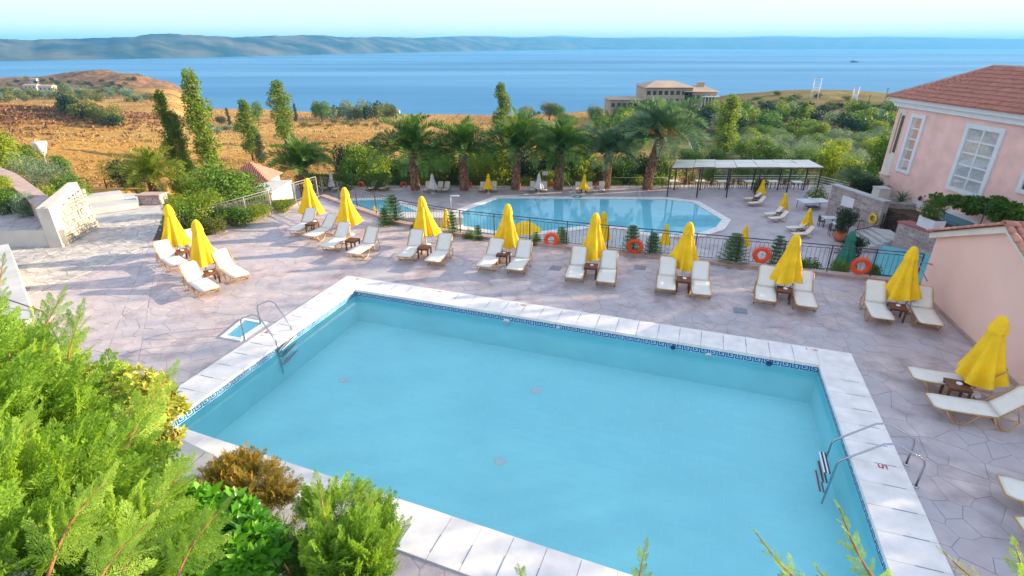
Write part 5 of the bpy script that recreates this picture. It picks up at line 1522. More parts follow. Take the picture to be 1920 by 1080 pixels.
# ------------------------------------------------------------------ vegetation
def unit(a): return a / np.maximum(np.linalg.norm(a, axis=-1, keepdims=True), 1e-9)
def leaf_quads(Pc, U, N, L, W):
    """rhombic leaves: centre, long axis, normal, length, width -> V, F"""
    U = unit(U); Vv = unit(np.cross(N, U)); L = np.asarray(L).reshape(-1, 1); W = np.asarray(W).reshape(-1, 1)
    V = np.stack([Pc - U * L * .5, Pc + Vv * W * .5 + U * L * .05, Pc + U * L * .5, Pc - Vv * W * .5 + U * L * .05], 1).reshape(-1, 3)
    F = np.arange(len(Pc) * 4).reshape(-1, 4)
    return V, F
def rdir(r, n): return unit(r.normal(size=(n, 3)))
def cloud(seed, n, clumps, leaf, asp=.55, up=.25, fill=.55):
    """leaf faces spread through clumps (cx,cy,cz,rx,ry,rz)"""
    r = np.random.RandomState(seed); C = np.array(clumps, dtype=float)
    wgt = (C[:, 3] * C[:, 4] + C[:, 4] * C[:, 5] + C[:, 3] * C[:, 5]); wgt /= wgt.sum()
    k = r.choice(len(C), n, p=wgt); d = rdir(r, n)
    rad = fill + (1.08 - fill) * r.rand(n, 1) ** .6
    P = C[k, :3] + d * C[k, 3:] * rad
    N = unit(d + np.array([0, 0, up]) + r.normal(size=(n, 3)) * .65)
    U = rdir(r, n)
    L = leaf * (0.6 + .8 * r.rand(n))
    return leaf_quads(P, U, N, L, L * asp)
def clump_ball(seed, n, R_, H, z0, cr=.42, flat=1.0, taper=0.0):
    r = random.Random(seed); out = []
    for i in range(n):
        a = r.uniform(0, 6.283); q = math.sqrt(r.random()); t = r.random()
        rr = R_ * math.sqrt(max(0.05, 1 - (2 * t - 1) ** 2 * .85)) * (1 - taper * t)
        c = cr * r.uniform(.6, 1.3)
        out.append((math.cos(a) * q * rr * .85, math.sin(a) * q * rr * .85, z0 + t * H, c, c, c * flat))
    return out
def trunk_mesh(name, h, r, seed, limbs=4, mat='bark', spread=.35, bend=.05):
    q = random.Random(seed); mb = MB(); pts = [(q.uniform(-bend, bend) * i, q.uniform(-bend, bend) * i, h * i / 4) for i in range(5)]
    mb.tube(pts, [r, r * .8, r * .65, r * .5, r * .3], 7)
    for k in range(limbs):
        a = q.uniform(0, 6.28); s = q.uniform(.35, .8); b = Vector((pts[2][0], pts[2][1], h * s))
        e = b + Vector((math.cos(a) * spread, math.sin(a) * spread, h * .28)); mb.tube([b, b.lerp(e, .5) + Vector((0, 0, .03)), e], [r * .4, r * .28, r * .12], 5)
    return mb.mesh(name, [mat])
PROTO = {}
def proto(kind, var, mat):
    """crown mesh and trunk mesh of unit height"""
    key = (kind, var)
    if (kind, var, mat) in PROTO: return PROTO[(kind, var, mat)]
    sd = 1000 + var * 17 + sum(map(ord, kind))
    if kind == 'poplar':
        r = random.Random(sd); cl = []
        for i in range(34):
            t = (i + r.random()) / 34; w = .12 * (math.sin(math.pi * min(1, t * .93 + .1)) ** .65) * r.uniform(.6, 1.15)
            a = r.uniform(0, 6.28); cl.append((math.cos(a) * w * .5, math.sin(a) * w * .5, .14 + t * .80, .048 * r.uniform(.7, 1.3) + .25 * w, .048 + .25 * w, .06))
        V, F = cloud(sd, 6500, cl, .017, .8, .1, .45); tr = trunk_mesh('trunk', .85, .018, sd, 5, spread=.06, bend=.004)
    elif kind == 'round':
        V, F = cloud(sd, 5200, clump_ball(sd, 26, .42, .55, .33, .17), .036, .6, .35, .55); tr = trunk_mesh('trunk', .6, .035, sd, 5, spread=.25, bend=.02)
    elif kind == 'shrub':
        V, F = cloud(sd, 4800, clump_ball(sd, 24, .55, .62, .2, .2), .05, .55, .4, .5); tr = trunk_mesh('trunk', .5, .03, sd, 5, spread=.3, bend=.03)
    elif kind == 'olive':
        V, F = cloud(sd, 3600, clump_ball(sd, 20, .48, .5, .36, .18), .04, .35, .3, .5); tr = trunk_mesh('trunk', .6, .04, sd, 5, spread=.28, bend=.03)
    elif kind == 'pine':
        V, F = cloud(sd, 6500, clump_ball(sd, 34, .46, .6, .34, .13, .7, .35), .034, .28, .55, .35); tr = trunk_mesh('trunk', .85, .03, sd, 6, spread=.3, bend=.015)
    elif kind == 'column':
        r = random.Random(sd); cl = []
        for i in range(22):
            t = (i + .5) / 22; w = .13 * (1 - t) ** .55 * min(1, t * 7 + .4); a = r.uniform(0, 6.28); cl.append((math.cos(a) * w * .5, math.sin(a) * w * .5, .06 + t * .88, .05 + .4 * w, .05 + .4 * w, .07))
        V, F = cloud(sd, 3600, cl, .03, .35, .5, .4); tr = trunk_mesh('trunk', .7, .02, sd, 2, spread=.03, bend=.003)
    elif kind == 'shade':
        V, F = cloud(sd, 2600, clump_ball(sd, 30, .5, .62, .36, .2), .034, .6, .35, .2); tr = trunk_mesh('trunk', .8, .02, sd, 6, spread=.3, bend=.015)
    elif kind == 'far':
        V, F = cloud(sd, 900, clump_ball(sd, 12, .5, .55, .3, .26), .10, .65, .45, .6); tr = trunk_mesh('trunk', .5, .04, sd, 2, spread=.2)
    elif kind == 'spruce':
        r = np.random.RandomState(sd); P = []; U = []; N = []; L = []
        for t in np.linspace(.06, .97, 15):
            nb = 9
            for b in range(nb):
                a = 2 * math.pi * b / nb + t * 9; ln = .36 * (1 - t) ** .8 + .03; el = .35 - .25 * (1 - t)
                for s in np.linspace(.15, 1, 6):
                    c = np.array([math.cos(a) * ln * s, math.sin(a) * ln * s, t + ln * s * el])
                    for sgn in (-1, 0, 1):
                        ang = a + sgn * .8; U.append([math.cos(ang), math.sin(ang), .25]); P.append(c + np.array(U[-1]) * .03); N.append([r.normal() * .2, r.normal() * .2, 1]); L.append(.075 * (1.2 - s * .4))
        P, U, N, L = map(np.array, (P, U, N, L)); V, F = leaf_quads(P, U, N, L, L * .3); tr = trunk_mesh('trunk', .98, .018, sd, 0)
    me = npmesh('crown', V, F, mat); PROTO[(kind, var, mat)] = (me, tr); return me, tr
def plant(kind, var, mat, loc, h, w, label, cat, group=None, name=None, rz=None, trunk=True):
    me, tr = proto(kind, var, mat)
    t = thing(name or (kind + '_tree'), label, cat, loc, rnd.uniform(0, 6.28) if rz is None else rz, group)
    t.scale = (w, w, h)
    link('crown', me, t)
    if trunk: link('trunk', tr, t)
    return t
def ground_hit(px, py):
    d = ray(px, py); o = np.array([0, 0, CAMZ]); ts = np.exp(np.linspace(math.log(45), math.log(900), 1400))
    X, Y, Z = d.x * ts, d.y * ts, CAMZ + d.z * ts
    g = terrain_z(X, Y); k = np.argmax((Z - g < 0) & (Y > 59))
    if not ((Z - g < 0) & (Y > 59)).any(): k = len(ts) - 1
    return Vector((X[k], Y[k], g[k]))
def px_tree(px, pb, pt, wpx, kind, var, mat, label, cat='tree', group=None, name=None, Y=None):
    p = ground_hit(px, pb) if Y is None else None
    if p is None:
        p = atY(px, pb, Y); p.z = min(p.z, float(terrain_z(p.x, p.y)))
    dd = depth(p); top = atY(px, pt, p.y); h = top.z - p.z
    w = wpx * dd / FPX
    base = {'poplar': .29, 'round': .95, 'shrub': 1.2, 'olive': 1.1, 'pine': 1.05, 'column': .36, 'far': 1.2, 'spruce': .72}[kind]
    return plant(kind, var, mat, (p.x, p.y, p.z - .05), h, w / base, label, cat, group, name)

SHADE = [(31.5, 10.5, 13.5, 9), (33.0, 16.5, 14.5, 9), (34.5, 22.0, 14.0, 9), (36.0, 27.5, 13.2, 9), (38.5, 32.5, 12.0, 8)]
# poplars and single conifers
for i, (x, b, t, w, lab) in enumerate(((398, 332, 120, 62, 'tallest poplar, leaning slightly, left of centre above the shrub bank'), (334, 318, 160, 46, 'slender yellow-green poplar just left of the tallest poplar'), (352, 322, 200, 34, 'shorter sparse poplar between the slender one and the tallest'),
        (476, 302, 182, 48, 'poplar with narrow crown between the tallest poplar and the isolated one'), (538, 272, 146, 56, 'isolated poplar in front of the golden field and sea'), (940, 268, 150, 46, 'narrow poplar rising behind the palm row against the sea'), (1356, 296, 172, 58, 'bright poplar standing behind the dining pergola'), (1502, 236, 188, 30, 'small yellow poplar in the wood at right below the pylon'))):
    px_tree(x, b, t, w, 'poplar', i % 4, 'leaf_poplar', lab, 'poplar', 'poplar trees', 'poplar_tree', Y=72 if x < 400 else None)
px_tree(492, 306, 248, 30, 'column', 0, 'leaf_dark', 'small dark conifer right beside the narrow-crowned poplar', 'conifer', None, 'conifer_tree')
for x, b, t, w, lab in ((431, 236, 200, 12, 'tiny dark cypress standing in the golden field left of the isolated poplar'), (556, 228, 192, 13, 'tiny dark cypress just right of the isolated poplar')):
    px_tree(x, b, t, w, 'column', 1, 'leaf_dark', lab, 'cypress', 'small cypresses in the field', 'cypress_tree')
SC = 'scrub trees on the plain before the sea'
for i, (x, b, t, w, m, lab) in enumerate(((604, 229, 190, 40, 'leaf_green', 'rounded tree at the field edge left of the shoreline wood'), (486, 236, 190, 26, 'leaf_green', 'small round tree between two poplars at the field edge'), (416, 236, 215, 22, 'leaf_dark', 'small dark bush standing in the golden field by the tiny cypress'),
        (1030, 225, 192, 52, 'leaf_scrub', 'wide olive-green tree by the shore right of the narrow poplar'), (985, 222, 200, 40, 'leaf_scrub', 'low olive-green tree by the shore beside the narrow poplar'), (1115, 222, 196, 34, 'leaf_olive', 'grey-green tree by the shore left of the half-hidden hotel'), (1290, 212, 185, 40, 'leaf_green', 'dark green tree in front of the half-hidden hotel'))):
    px_tree(x, b, t, w, 'round', i % 3, m, lab, 'tree', SC, 'round_tree')
HUE = {'leaf_scrub': 'yellowish', 'leaf_dark': 'dark', 'leaf_olive': 'grey-green', 'leaf_green': 'mid-green', 'leaf_pine': 'deep green', 'leaf_lime': 'lime-green'}
MARKS = [(60, 'at the left frame edge'), (130, 'by the white houses'), (240, 'above the heath hill'), (420, 'by the tallest poplar'), (480, 'by the narrow-crowned poplar'), (600, 'by the isolated poplar'), (680, 'left of the small white house'), (760, 'beside the small white house'), (830, 'behind the first palm'), (915, 'behind the second palm'), (1010, 'behind the third palm'), (1090, 'behind the fourth palm'), (1165, 'behind the fifth palm'), (1250, 'under the grey hotel'), (1335, 'right of the grey hotel'), (1395, 'by the bright poplar'), (1475, 'right of the bright poplar'), (1560, 'below the left transformer pole'), (1640, 'below the right transformer pole'), (9999, 'by the pink building')]
def mark(x): return next(w for lim, w in MARKS if x < lim)
def belt(n, fx, fy, h, w, mats, label, group, kind='far', cat='shrub', name='scrub_bush', seed=0):
    r = random.Random(seed)
    for i in range(n):
        t = (i + r.uniform(.1, .9)) / n; x = fx(t, r); b = fy(t, r); hh = h * r.uniform(.65, 1.25)
        m = r.choice(mats); size = 'large' if hh > h * 1.08 else 'small' if hh < h * .82 else 'middling'; px_tree(x, b, b - hh, w * r.uniform(.7, 1.3), kind, r.randrange(3), m, '%s %s %s, %s' % (size, HUE[m], label, ('leftmost part', 'left part', 'left of its middle', 'middle', 'right of its middle', 'right part', 'rightmost part')[min(6, int(t * 7))]), cat, group, name)
belt(22, lambda t, r: 592 + 152 * t, lambda t, r: 226 + r.uniform(-4, 3) - 6 * abs(t - .5), 30, 26, ['leaf_scrub', 'leaf_dark', 'leaf_scrub', 'leaf_olive'], 'tree of the shoreline wood', 'trees of the shoreline wood', 'far', 'tree', 'shore_tree', 1)
belt(44, lambda t, r: -10 + 300 * t, lambda t, r: 182 + r.uniform(-10, 12), 15, 20, ['leaf_scrub', 'leaf_scrub', 'leaf_olive'], 'scrub bush before the headland', 'scrub bushes before the headland', seed=2)
belt(22, lambda t, r: 118 + 112 * t, lambda t, r: 212 + 26 * t + r.uniform(-5, 5), 30, 28, ['leaf_scrub', 'leaf_dark', 'leaf_scrub'], 'bush of the thicket behind the heath', 'thicket behind the heath hill', seed=3)
belt(12, lambda t, r: 395 + 60 * t + r.uniform(-30, 80), lambda t, r: 244 + r.uniform(-4, 6), 12, 18, ['leaf_scrub', 'leaf_olive'], 'bush on the golden field', 'bushes in the golden field', seed=4)
belt(10, lambda t, r: 560 + 150 * t, lambda t, r: 236 + r.uniform(-4, 4), 9, 18, ['leaf_scrub'], 'bush at the edge of the shoreline wood', 'bushes in the golden field', seed=5)
belt(34, lambda t, r: 5 + 255 * t, lambda t, r: 160 + r.uniform(-10, 14), 7, 11, ['leaf_dark', 'leaf_scrub'], 'dot-like bush on the headland', 'tiny bushes on the headland', seed=6)
# heath tufts on the brown hill: nobody could count them
def tufts():
    r = np.random.RandomState(3); n = 5200
    X = r.normal(-196, 34, n); Y = r.normal(198, 24, n); Z = terrain_z(X, Y)
    s = .35 + .7 * r.rand(n); reps = 7
    P = np.repeat(np.stack([X, Y, Z], 1), reps, 0) + np.repeat(s[:, None], reps, 0) * r.normal(size=(n * reps, 3)) * np.array([.8, .8, .28])
    P[:, 2] += .25
    V, F = leaf_quads(P, rdir(r, len(P)), unit(r.normal(size=P.shape) + [0, 0, .8]), np.repeat(s, reps) * 1.1, np.repeat(s, reps) * .8)
    tag(link('heath_tufts', npmesh('heath_tufts', V, F, 'heath_leaf')), kind='stuff')
leafmat('heath_leaf', [(.10, .05, .03), (.22, .10, .04), (.34, .17, .06)], .15, .08)
tufts()
leafmat('dry_leaf', [(.20, .11, .035), (.38, .22, .06), (.52, .37, .13)], .2, .05)
def dry_grass():
    r = np.random.RandomState(8); n = 15000
    Y = 66 * np.exp(r.rand(n) * math.log(400 / 66.)); X = (-.95 + 1.25 * r.rand(n)) * (.91 * Y + 15)
    Z = terrain_z(X, Y); k = (Z > SEA + 1.5) & ((X < 15) | (Y > 240)); X, Y, Z = X[k], Y[k], Z[k]; n = len(X)
    s = (.12 + .3 * r.rand(n) ** 2) * (1 + Y / 160); reps = 4
    P = np.repeat(np.stack([X, Y, Z + s * .3], 1), reps, 0) + np.repeat(s[:, None], reps, 0) * r.normal(size=(n * reps, 3)) * np.array([1.0, .8, .2])
    V, F = leaf_quads(P, rdir(r, len(P)) + np.array([0, 0, .6]), r.normal(size=P.shape), np.repeat(s, reps) * 1.0, np.repeat(s, reps) * .5)
    tag(link('dry_grass', npmesh('dry_grass', V, F, 'dry_leaf')), kind='stuff')
dry_grass()
# right hand wood, olive grove and pines
def scatter(n, x0, x1, y0, y1, hfun, wfun, kinds, label, group, cat, name, seed, keep=lambda x, y: True):
    r = random.Random(seed)
    pts = []
    while len(pts) < n:
        x, y = r.uniform(x0, x1), y0 + (y1 - y0) * r.random()
        if keep(x, y): pts.append((y, x))
    for y, x in sorted(pts):
        k, m = r.choice(kinds); h = hfun(y) * r.uniform(.7, 1.25); w = wfun(y) * r.uniform(.75, 1.25)
        f = (y - y0) / (y1 - y0); px_tree(x, y, y - h, w, k, r.randrange(3), m, '%s %s %s in the %s %s' % ('big' if h > hfun(y) else 'small', HUE[m], label, 'back' if f < .33 else 'middle' if f < .67 else 'front', mark(x)), cat, group, name)
scatter(95, 1150, 1690, 208, 252, lambda y: 22 + (y - 208) * .3, lambda y: 30 + (y - 208) * .35, [('far', 'leaf_green'), ('far', 'leaf_dark'), ('far', 'leaf_pine'), ('far', 'leaf_olive'), ('far', 'leaf_lime')], 'tree of the right-hand wood', 'trees of the wood at right', 'tree', 'wood_tree', 7)
scatter(70, 1400, 1680, 252, 335, lambda y: 24 + (y - 250) * .28, lambda y: 38 + (y - 250) * .42, [('olive', 'leaf_olive'), ('olive', 'leaf_olive'), ('round', 'leaf_green'), ('olive', 'leaf_olive'), ('shrub', 'leaf_lime')], 'olive grove tree', 'olive grove', 'olive tree', 'olive_tree', 8)
scatter(34, 980, 1300, 225, 300, lambda y: 26 + (y - 225) * .3, lambda y: 34 + (y - 225) * .4, [('olive', 'leaf_olive'), ('far', 'leaf_green'), ('round', 'leaf_green'), ('shrub', 'leaf_lime')], 'tree on the slope', 'trees behind the palm row', 'tree', 'slope_tree', 9)
belt(26, lambda t, r: 1350 + 320 * t, lambda t, r: 178 + 20 * abs(t - .3) + r.uniform(0, 22), 9, 20, ['leaf_scrub', 'leaf_green', 'leaf_dark'], 'bush on the dry hill', 'bushes on the dry hill', seed=17)
for i, (x, b, t, w) in enumerate(((1285, 340, 275, 80), (1335, 338, 268, 90), (1390, 336, 262, 95), (1440, 338, 268, 90), (1490, 338, 278, 80), (1300, 318, 258, 60), (1420, 315, 255, 70))):
    px_tree(x, b, t, w, 'pine', i % 3, 'leaf_pine', 'dark green pine, %s from the left just behind the dining pergola' % ORD[i], 'pine', 'pines behind the pergola', 'pine_tree', Y=68 if i < 5 else 80)
for i, (x, b, t, w, k, m, lab) in enumerate(((1545, 345, 268, 62, 'round', 'leaf_lime', 'yellow-green tree beside the right end of the dining pergola'), (1590, 345, 288, 50, 'shrub', 'leaf_lime', 'yellow-green shrub right of the dining pergola'), (1650, 320, 235, 50, 'round', 'leaf_green', 'dark green tree against the corner of the pink building'), (1620, 345, 300, 60, 'shrub', 'leaf_green', 'green shrub left of the pink building corner'), (1530, 372, 345, 44, 'shrub', 'leaf_lime', 'yellow-leaved shrub at the left end of the long stone wall'))):
    px_tree(x, b, t, w, k, i % 3, m, lab, 'shrub' if k == 'shrub' else 'tree', None, 'shrub' if k == 'shrub' else 'garden_tree', Y=(62 if i != 4 else 52) if x < 1600 else 66)
# trees and shrubs directly behind the far fence
r = random.Random(77)
K = 26
for i in range(K):
    x = 640 + 600 * (i + r.uniform(.2, .8)) / K; m = ['leaf_lime', 'leaf_green', 'leaf_dark', 'leaf_lime', 'leaf_green', 'leaf_pine'][r.randrange(6)]
    px_tree(x, 356, r.uniform(262, 305), r.uniform(52, 95), r.choice(['round', 'shrub', 'round']), r.randrange(3), m, '%s garden tree just beyond the far fence %s' % (HUE[m], mark(x)), 'tree', 'garden trees behind the palms', 'garden_tree', Y=r.uniform(60, 68))
for i in range(14):
    x = 650 + 600 * (i + r.uniform(.2, .8)) / 14
    m = r.choice(['leaf_lime', 'leaf_lime', 'leaf_green']); px_tree(x, 356, r.uniform(318, 335), r.uniform(40, 70), 'shrub', r.randrange(3), m, 'low %s shrub against the far fence %s' % (HUE[m], mark(x)), 'shrub', 'low shrubs behind the far fence', 'shrub', Y=59)
px_tree(700, 352, 262, 100, 'round', 1, 'leaf_dark', 'dark broad tree left of the first palm above the short hedge', 'tree', None, 'garden_tree', Y=66)
px_tree(660, 330, 278, 70, 'pine', 1, 'leaf_dark', 'dark pine at the left end of the garden trees', 'pine', None, 'pine_tree', Y=70)
# clipped hedges
def hedge(label, x0, x1, pt, Y, th=1.4):
    a, b = atY(x0, 356, Y), atY(x1, 356, Y); top = atY(x0, pt, Y).z
    t = thing('clipped_hedge', label, 'hedge', ((a.x + b.x) / 2, Y, LZ)); L = (b.x - a.x); H = top - LZ
    rr = np.random.RandomState(int(x0)); n = int(L * H * 900)
    P = np.stack([rr.uniform(-L / 2, L / 2, n), rr.uniform(-th / 2, th / 2, n), rr.uniform(0, H, n)], 1)
    face = rr.randint(0, 3, n); P[face == 0, 1] = -th / 2 + rr.normal(size=(face == 0).sum()) * .04; P[face == 1, 2] = H + rr.normal(size=(face == 1).sum()) * .05
    V, F = leaf_quads(P, rdir(rr, n), rdir(rr, n), np.full(n, .13), np.full(n, .08))
    link('foliage', npmesh('foliage', V, F, 'leaf_green'), t)
hedge('long clipped hedge behind the white parasol at the left of the lower terrace', 560, 664, 329, 56.5)
hedge('short clipped hedge behind two white loungers', 690, 733, 327, 56.5)

# ------------------------------------------------------------------ palms
def frond_mesh(el, droop, mat, seed, dens=34):
    """one feathered frond of unit length leaving the origin in the XZ plane at elevation el and bending down"""
    r = np.random.RandomState(seed); k = 14; pts = [np.zeros(3)]; a = el
    for i in range(k): a -= droop / k * (.35 + 1.4 * i / k); pts.append(pts[-1] + np.array([math.cos(a), 0, math.sin(a)]) / k)
    pts = np.array(pts); P, U, N, L, W = [], [], [], [], []
    for i in range(dens):
        t = .14 + .86 * i / (dens - 1); f = t * k; j = min(k - 1, int(f)); p = pts[j] + (pts[j + 1] - pts[j]) * (f - j); tg = unit(pts[j + 1] - pts[j]); nn = np.array([-tg[2], 0, tg[0]])
        ln = .26 * math.sin(math.pi * (.16 + .78 * t)) ** .7 + .03
        for s in (-1, 1):
            u = unit(tg * (.45 + .5 * t) + np.array([0, s, 0]) * (.95 - .3 * t) + nn * (.5 + r.normal() * .1) + r.normal(size=3) * .06)
            P.append(p + u * ln * .5); U.append(u); N.append(nn + np.array([0, -s * .3, 0])); L.append(ln); W.append(.024)
    V, F = leaf_quads(np.array(P), np.array(U), np.array(N), L, W)
    Vr = []; Fr = []
    for i in range(k + 1):
        w = .016 * (1 - i / (k + 1)) + .002; Vr += [pts[i] + [0, -w, .0], pts[i] + [0, w, .0]]
    for i in range(k): Fr.append([2 * i, 2 * i + 1, 2 * i + 3, 2 * i + 2])
    V2 = np.concatenate([V, np.array(Vr)]); F2 = np.concatenate([F, np.array(Fr) + len(V)])
    return npmesh('frond', V2, F2, mat)
FR = {}
def fronds(mat):
    if mat not in FR: FR[mat] = [frond_mesh(R(e), R(d), mat, 5 + i) for i, (e, d) in enumerate(((84, 35), (70, 62), (54, 85), (38, 85), (22, 82), (6, 66), (-8, 50), (62, 40), (40, 70)))]
    return FR[mat]
def palm_trunk(h, r0, r1, seed, lean=(0, 0)):
    """stem of old leaf bases: rows of small raised scales on a tapered core"""
    q = random.Random(seed); mb = MB(); rows = int(h / .16); n = 13
    mb.tube([(lean[0] * t * t, lean[1] * t * t, h * t) for t in (0, .25, .5, .75, 1)], [r0 * .92, r0 * .86, (r0 + r1) / 2 * .86, r1 * .88, r1 * .95], 12)
    for i in range(rows):
        t = (i + .3) / rows; z = h * t; rr = r0 + (r1 - r0) * t; rr *= 1 + .10 * max(0, t - .8) / .2
        cx, cy = lean[0] * t * t, lean[1] * t * t
        for j in range(n):
            a = 2 * math.pi * (j + (i % 2) * .5) / n + q.uniform(-.04, .04); w = math.pi / n * .96; hh = .12; e = rr + q.uniform(.02, .05)
            def P(da, dz, ra): return (cx + math.cos(a + da) * ra, cy + math.sin(a + da) * ra, z + dz)
            V = [P(0, -hh, rr * .86), P(w, 0, rr * .88), P(0, hh, rr * .9), P(-w, 0, rr * .88), P(0, .055, e)]
            mb.add(V, [(0, 1, 4), (1, 2, 4), (2, 3, 4), (3, 0, 4)])
    return mb.mesh('trunk', ['palm_trunk'])
def palm(label, base, h, r0, r1, fl, n, mat, seed, lean=(0, 0), dates=0, low=1.0):
    t = thing('palm_tree', label, 'palm', base, 0, 'date palms')
    link('trunk', palm_trunk(h, r0, r1, seed, lean), t); q = random.Random(seed); top = Vector((lean[0], lean[1], h - .05))
    fm = fronds(mat)
    for i in range(n):
        f = i / (n - 1); a = i * 2.39996 + q.uniform(-.2, .2); e = f * 4.5 * low + q.uniform(-.5, .5); k = int(max(0, min(6, round(e))))
        if q.random() < .2 and k in (1, 3): k = 7 if k == 1 else 8
        s = fl * q.uniform(.78, 1.12) * (.8 if k == 0 else 1)
        link('frond', fm[k], t, top + Vector((0, 0, .35 * (1 - f))), rot=(q.uniform(-.12, .12), q.uniform(-.1, .1), a), scale=s)
    for k in range(dates):
        a = (4.6, 5.4, 3.6, 4.95)[k % 4]; c = MB(); r_ = np.random.RandomState(seed + k)
        p0 = top + Vector((0, 0, .2)); p1 = p0 + Vector((math.cos(a) * 1.35, math.sin(a) * 1.35, 1.0 - .25 * (k % 2))); c.tube([p0, p0.lerp(p1, .6) + Vector((0, 0, .25)), p1], .03, 5)
        for i in range(70):
            d = Vector(r_.normal(size=3)); d.normalize(); q0 = p1 + d * .42 * r_.rand() ** .4 - Vector((0, 0, .2)); c.box(q0, (.09, .09, .12), rz=i)
        c.build('date_cluster', 'date_orange', t)
PD = [((779, 356), 288, 690, 842, 'leaf_palm', 'first palm from the left of the row, dark crown on thick scaly trunk'), ((871, 356), 290, 795, 930, 'leaf_palm', 'second palm of the row, upright fronds on a scaly trunk'), ((967, 355), 284, 885, 1035, 'leaf_palm', 'third palm of the row, smooth lower trunk in sunlight'),
      ((1047, 355), 288, 985, 1120, 'leaf_palm', 'fourth palm of the row, smooth lower trunk in sunlight'), ((1135, 353), 290, 1075, 1190, 'leaf_palm_blue', 'fifth palm of the row, paler blue-green crown'), ((1213, 355), 262, 1150, 1310, 'leaf_palm_blue', 'tallest palm at the right end of the row with orange date clusters')]
for i, (b, pt, xl, xr, mat, lab) in enumerate(PD):
    p = lo(b); tp = atY(b[0], pt, p.y); h = tp.z - LZ; dd = depth(tp)
    palm(lab, p, h, .50, .46, (xr - xl) * dd / FPX / 1.85, 50 if i < 5 else 60, mat, 60 + i, lean=((.25, 0) if i == 3 else (.9, 0) if i == 5 else (rnd.uniform(-.15, .15), 0)), dates=4 if i == 5 else 0)
p = lo((574, 366)); palm('single dark palm behind the railing at left, in front of the long hedge', p, 2.5, .52, .5, 3.7, 60, 'leaf_palm', 81, low=.85)
p = atY(297, 372, 36); palm('golden-green palm among shrubs beside the pale steps at left', p, 1.3, .4, .42, 2.25, 46, 'leaf_palm_gold', 83, low=.9)
p = lo((1592, 360)); palm('small grey-green palm right of the dining pergola', lo((1592, 372)), 1.6, .3, .28, 1.9, 34, 'leaf_palm_blue', 85, low=.9)
def spiky(label, loc, n, L, mat, cat='plant', name='spiky_plant', w=.05):
    q = np.random.RandomState(int(L * 100) + n); t = thing(name, label, cat, loc)
    V = []; F = []
    for i in range(n):
        a = q.rand() * 6.283; e = R(25 + 60 * q.rand()); l = L * (.7 + .4 * q.rand()); pts = [np.array([0, 0, 0.])]; ee = e
        for k in range(5): ee -= R(12) * (k * .6); pts.append(pts[-1] + np.array([math.cos(a) * math.cos(ee), math.sin(a) * math.cos(ee), math.sin(ee)]) * l / 5)
        sd = np.array([-math.sin(a), math.cos(a), 0]); o = len(V)
        for k, p_ in enumerate(pts): ww = w * (1 - k / 5.2); V += [p_ - sd * ww, p_ + sd * ww]
        F += [[o + 2 * k, o + 2 * k + 1, o + 2 * k + 3, o + 2 * k + 2] for k in range(5)]
    link('leaves', npmesh('leaves', V, F, mat), t); return t
spiky('spiky yucca-like plant in the stone planter below the pink facade', (31.8, 42.6, LZ + 2.35), 60, 1.5, 'leaf_olive')
# shrubs on the building terrace and in pots
def bushat(label, loc, h, w, mat, var=0, cat='shrub', kind='shrub', name='shrub', group=None): return plant(kind, var, mat, loc, h, w / {'shrub': 1.2, 'round': .95, 'spruce': .72, 'olive': 1.1}[kind], label, cat, group, name)
for k, (y, h, w, m) in enumerate(((46.6, 1.7, 1.9, 'leaf_dark'), (45.2, 2.0, 2.0, 'leaf_dark'), (43.8, 1.6, 1.7, 'leaf_green'))):
    bushat('dark green shrub behind the long stone wall, %s from its far end' % ORD[k], (30.9, y, LZ + 1.9), h, w, m, k, group='shrubs behind the stone wall')
tag(plant('shrub', 1, 'leaf_dark', (POT.location.x, POT.location.y, LZ + .7), 2.1, 1.7, 'dark bushy plant growing in the round terracotta pot', 'plant', None, 'pot_plant'))
bushat('dark round shrub beside the terrace steps', (24.3, 35.6, LZ), 1.9, 2.3, 'leaf_dark', 2)
bushat('leafy plant in the white flower box on the red wall cap', (28.3, 34.6, -2.65), 1.7, 1.9, 'leaf_green', 0, 'plant')
bushat('green shrub behind the railing left of the green parasol', (17.6, 29.2, LZ), 2.6, 2.6, 'leaf_green', 1)
bushat('green potted shrub under the dining pergola front', lo((1420, 364)), 1.7, 1.5, 'leaf_green', 0)
# unseen trees added at the right: thin crowns dapple the low sun on the deck
for k, (x, y, h, w) in enumerate(SHADE):
    plant('shade', k % 3, 'leaf_green', (x, y, -3.0), h, w, 'unseen tall airy tree added to dapple the sun, %s from the viewer' % ORD[k], 'tree', 'unseen trees added for shade', 'added_shade_tree')
# vine
def vine():
    t, va, vb = VINE; rr = np.random.RandomState(4); n = 5200; cl = []
    for i in range(46):
        f = rr.rand(); p = va.lerp(vb, f); s = rr.uniform(.28, .6); cl.append((p.x + rr.uniform(-.25, 2.0), p.y, p.z + rr.uniform(-.45, .25), s, s, s * .75))
    V, F = cloud(9, 9000, cl, .17, .85, .3, .4); o = link('vine', npmesh('foliage', V, F, 'leaf_green')); tag(o, 'dark green grape vine trained over the metal frame on the pink facade', 'vine')
vine()
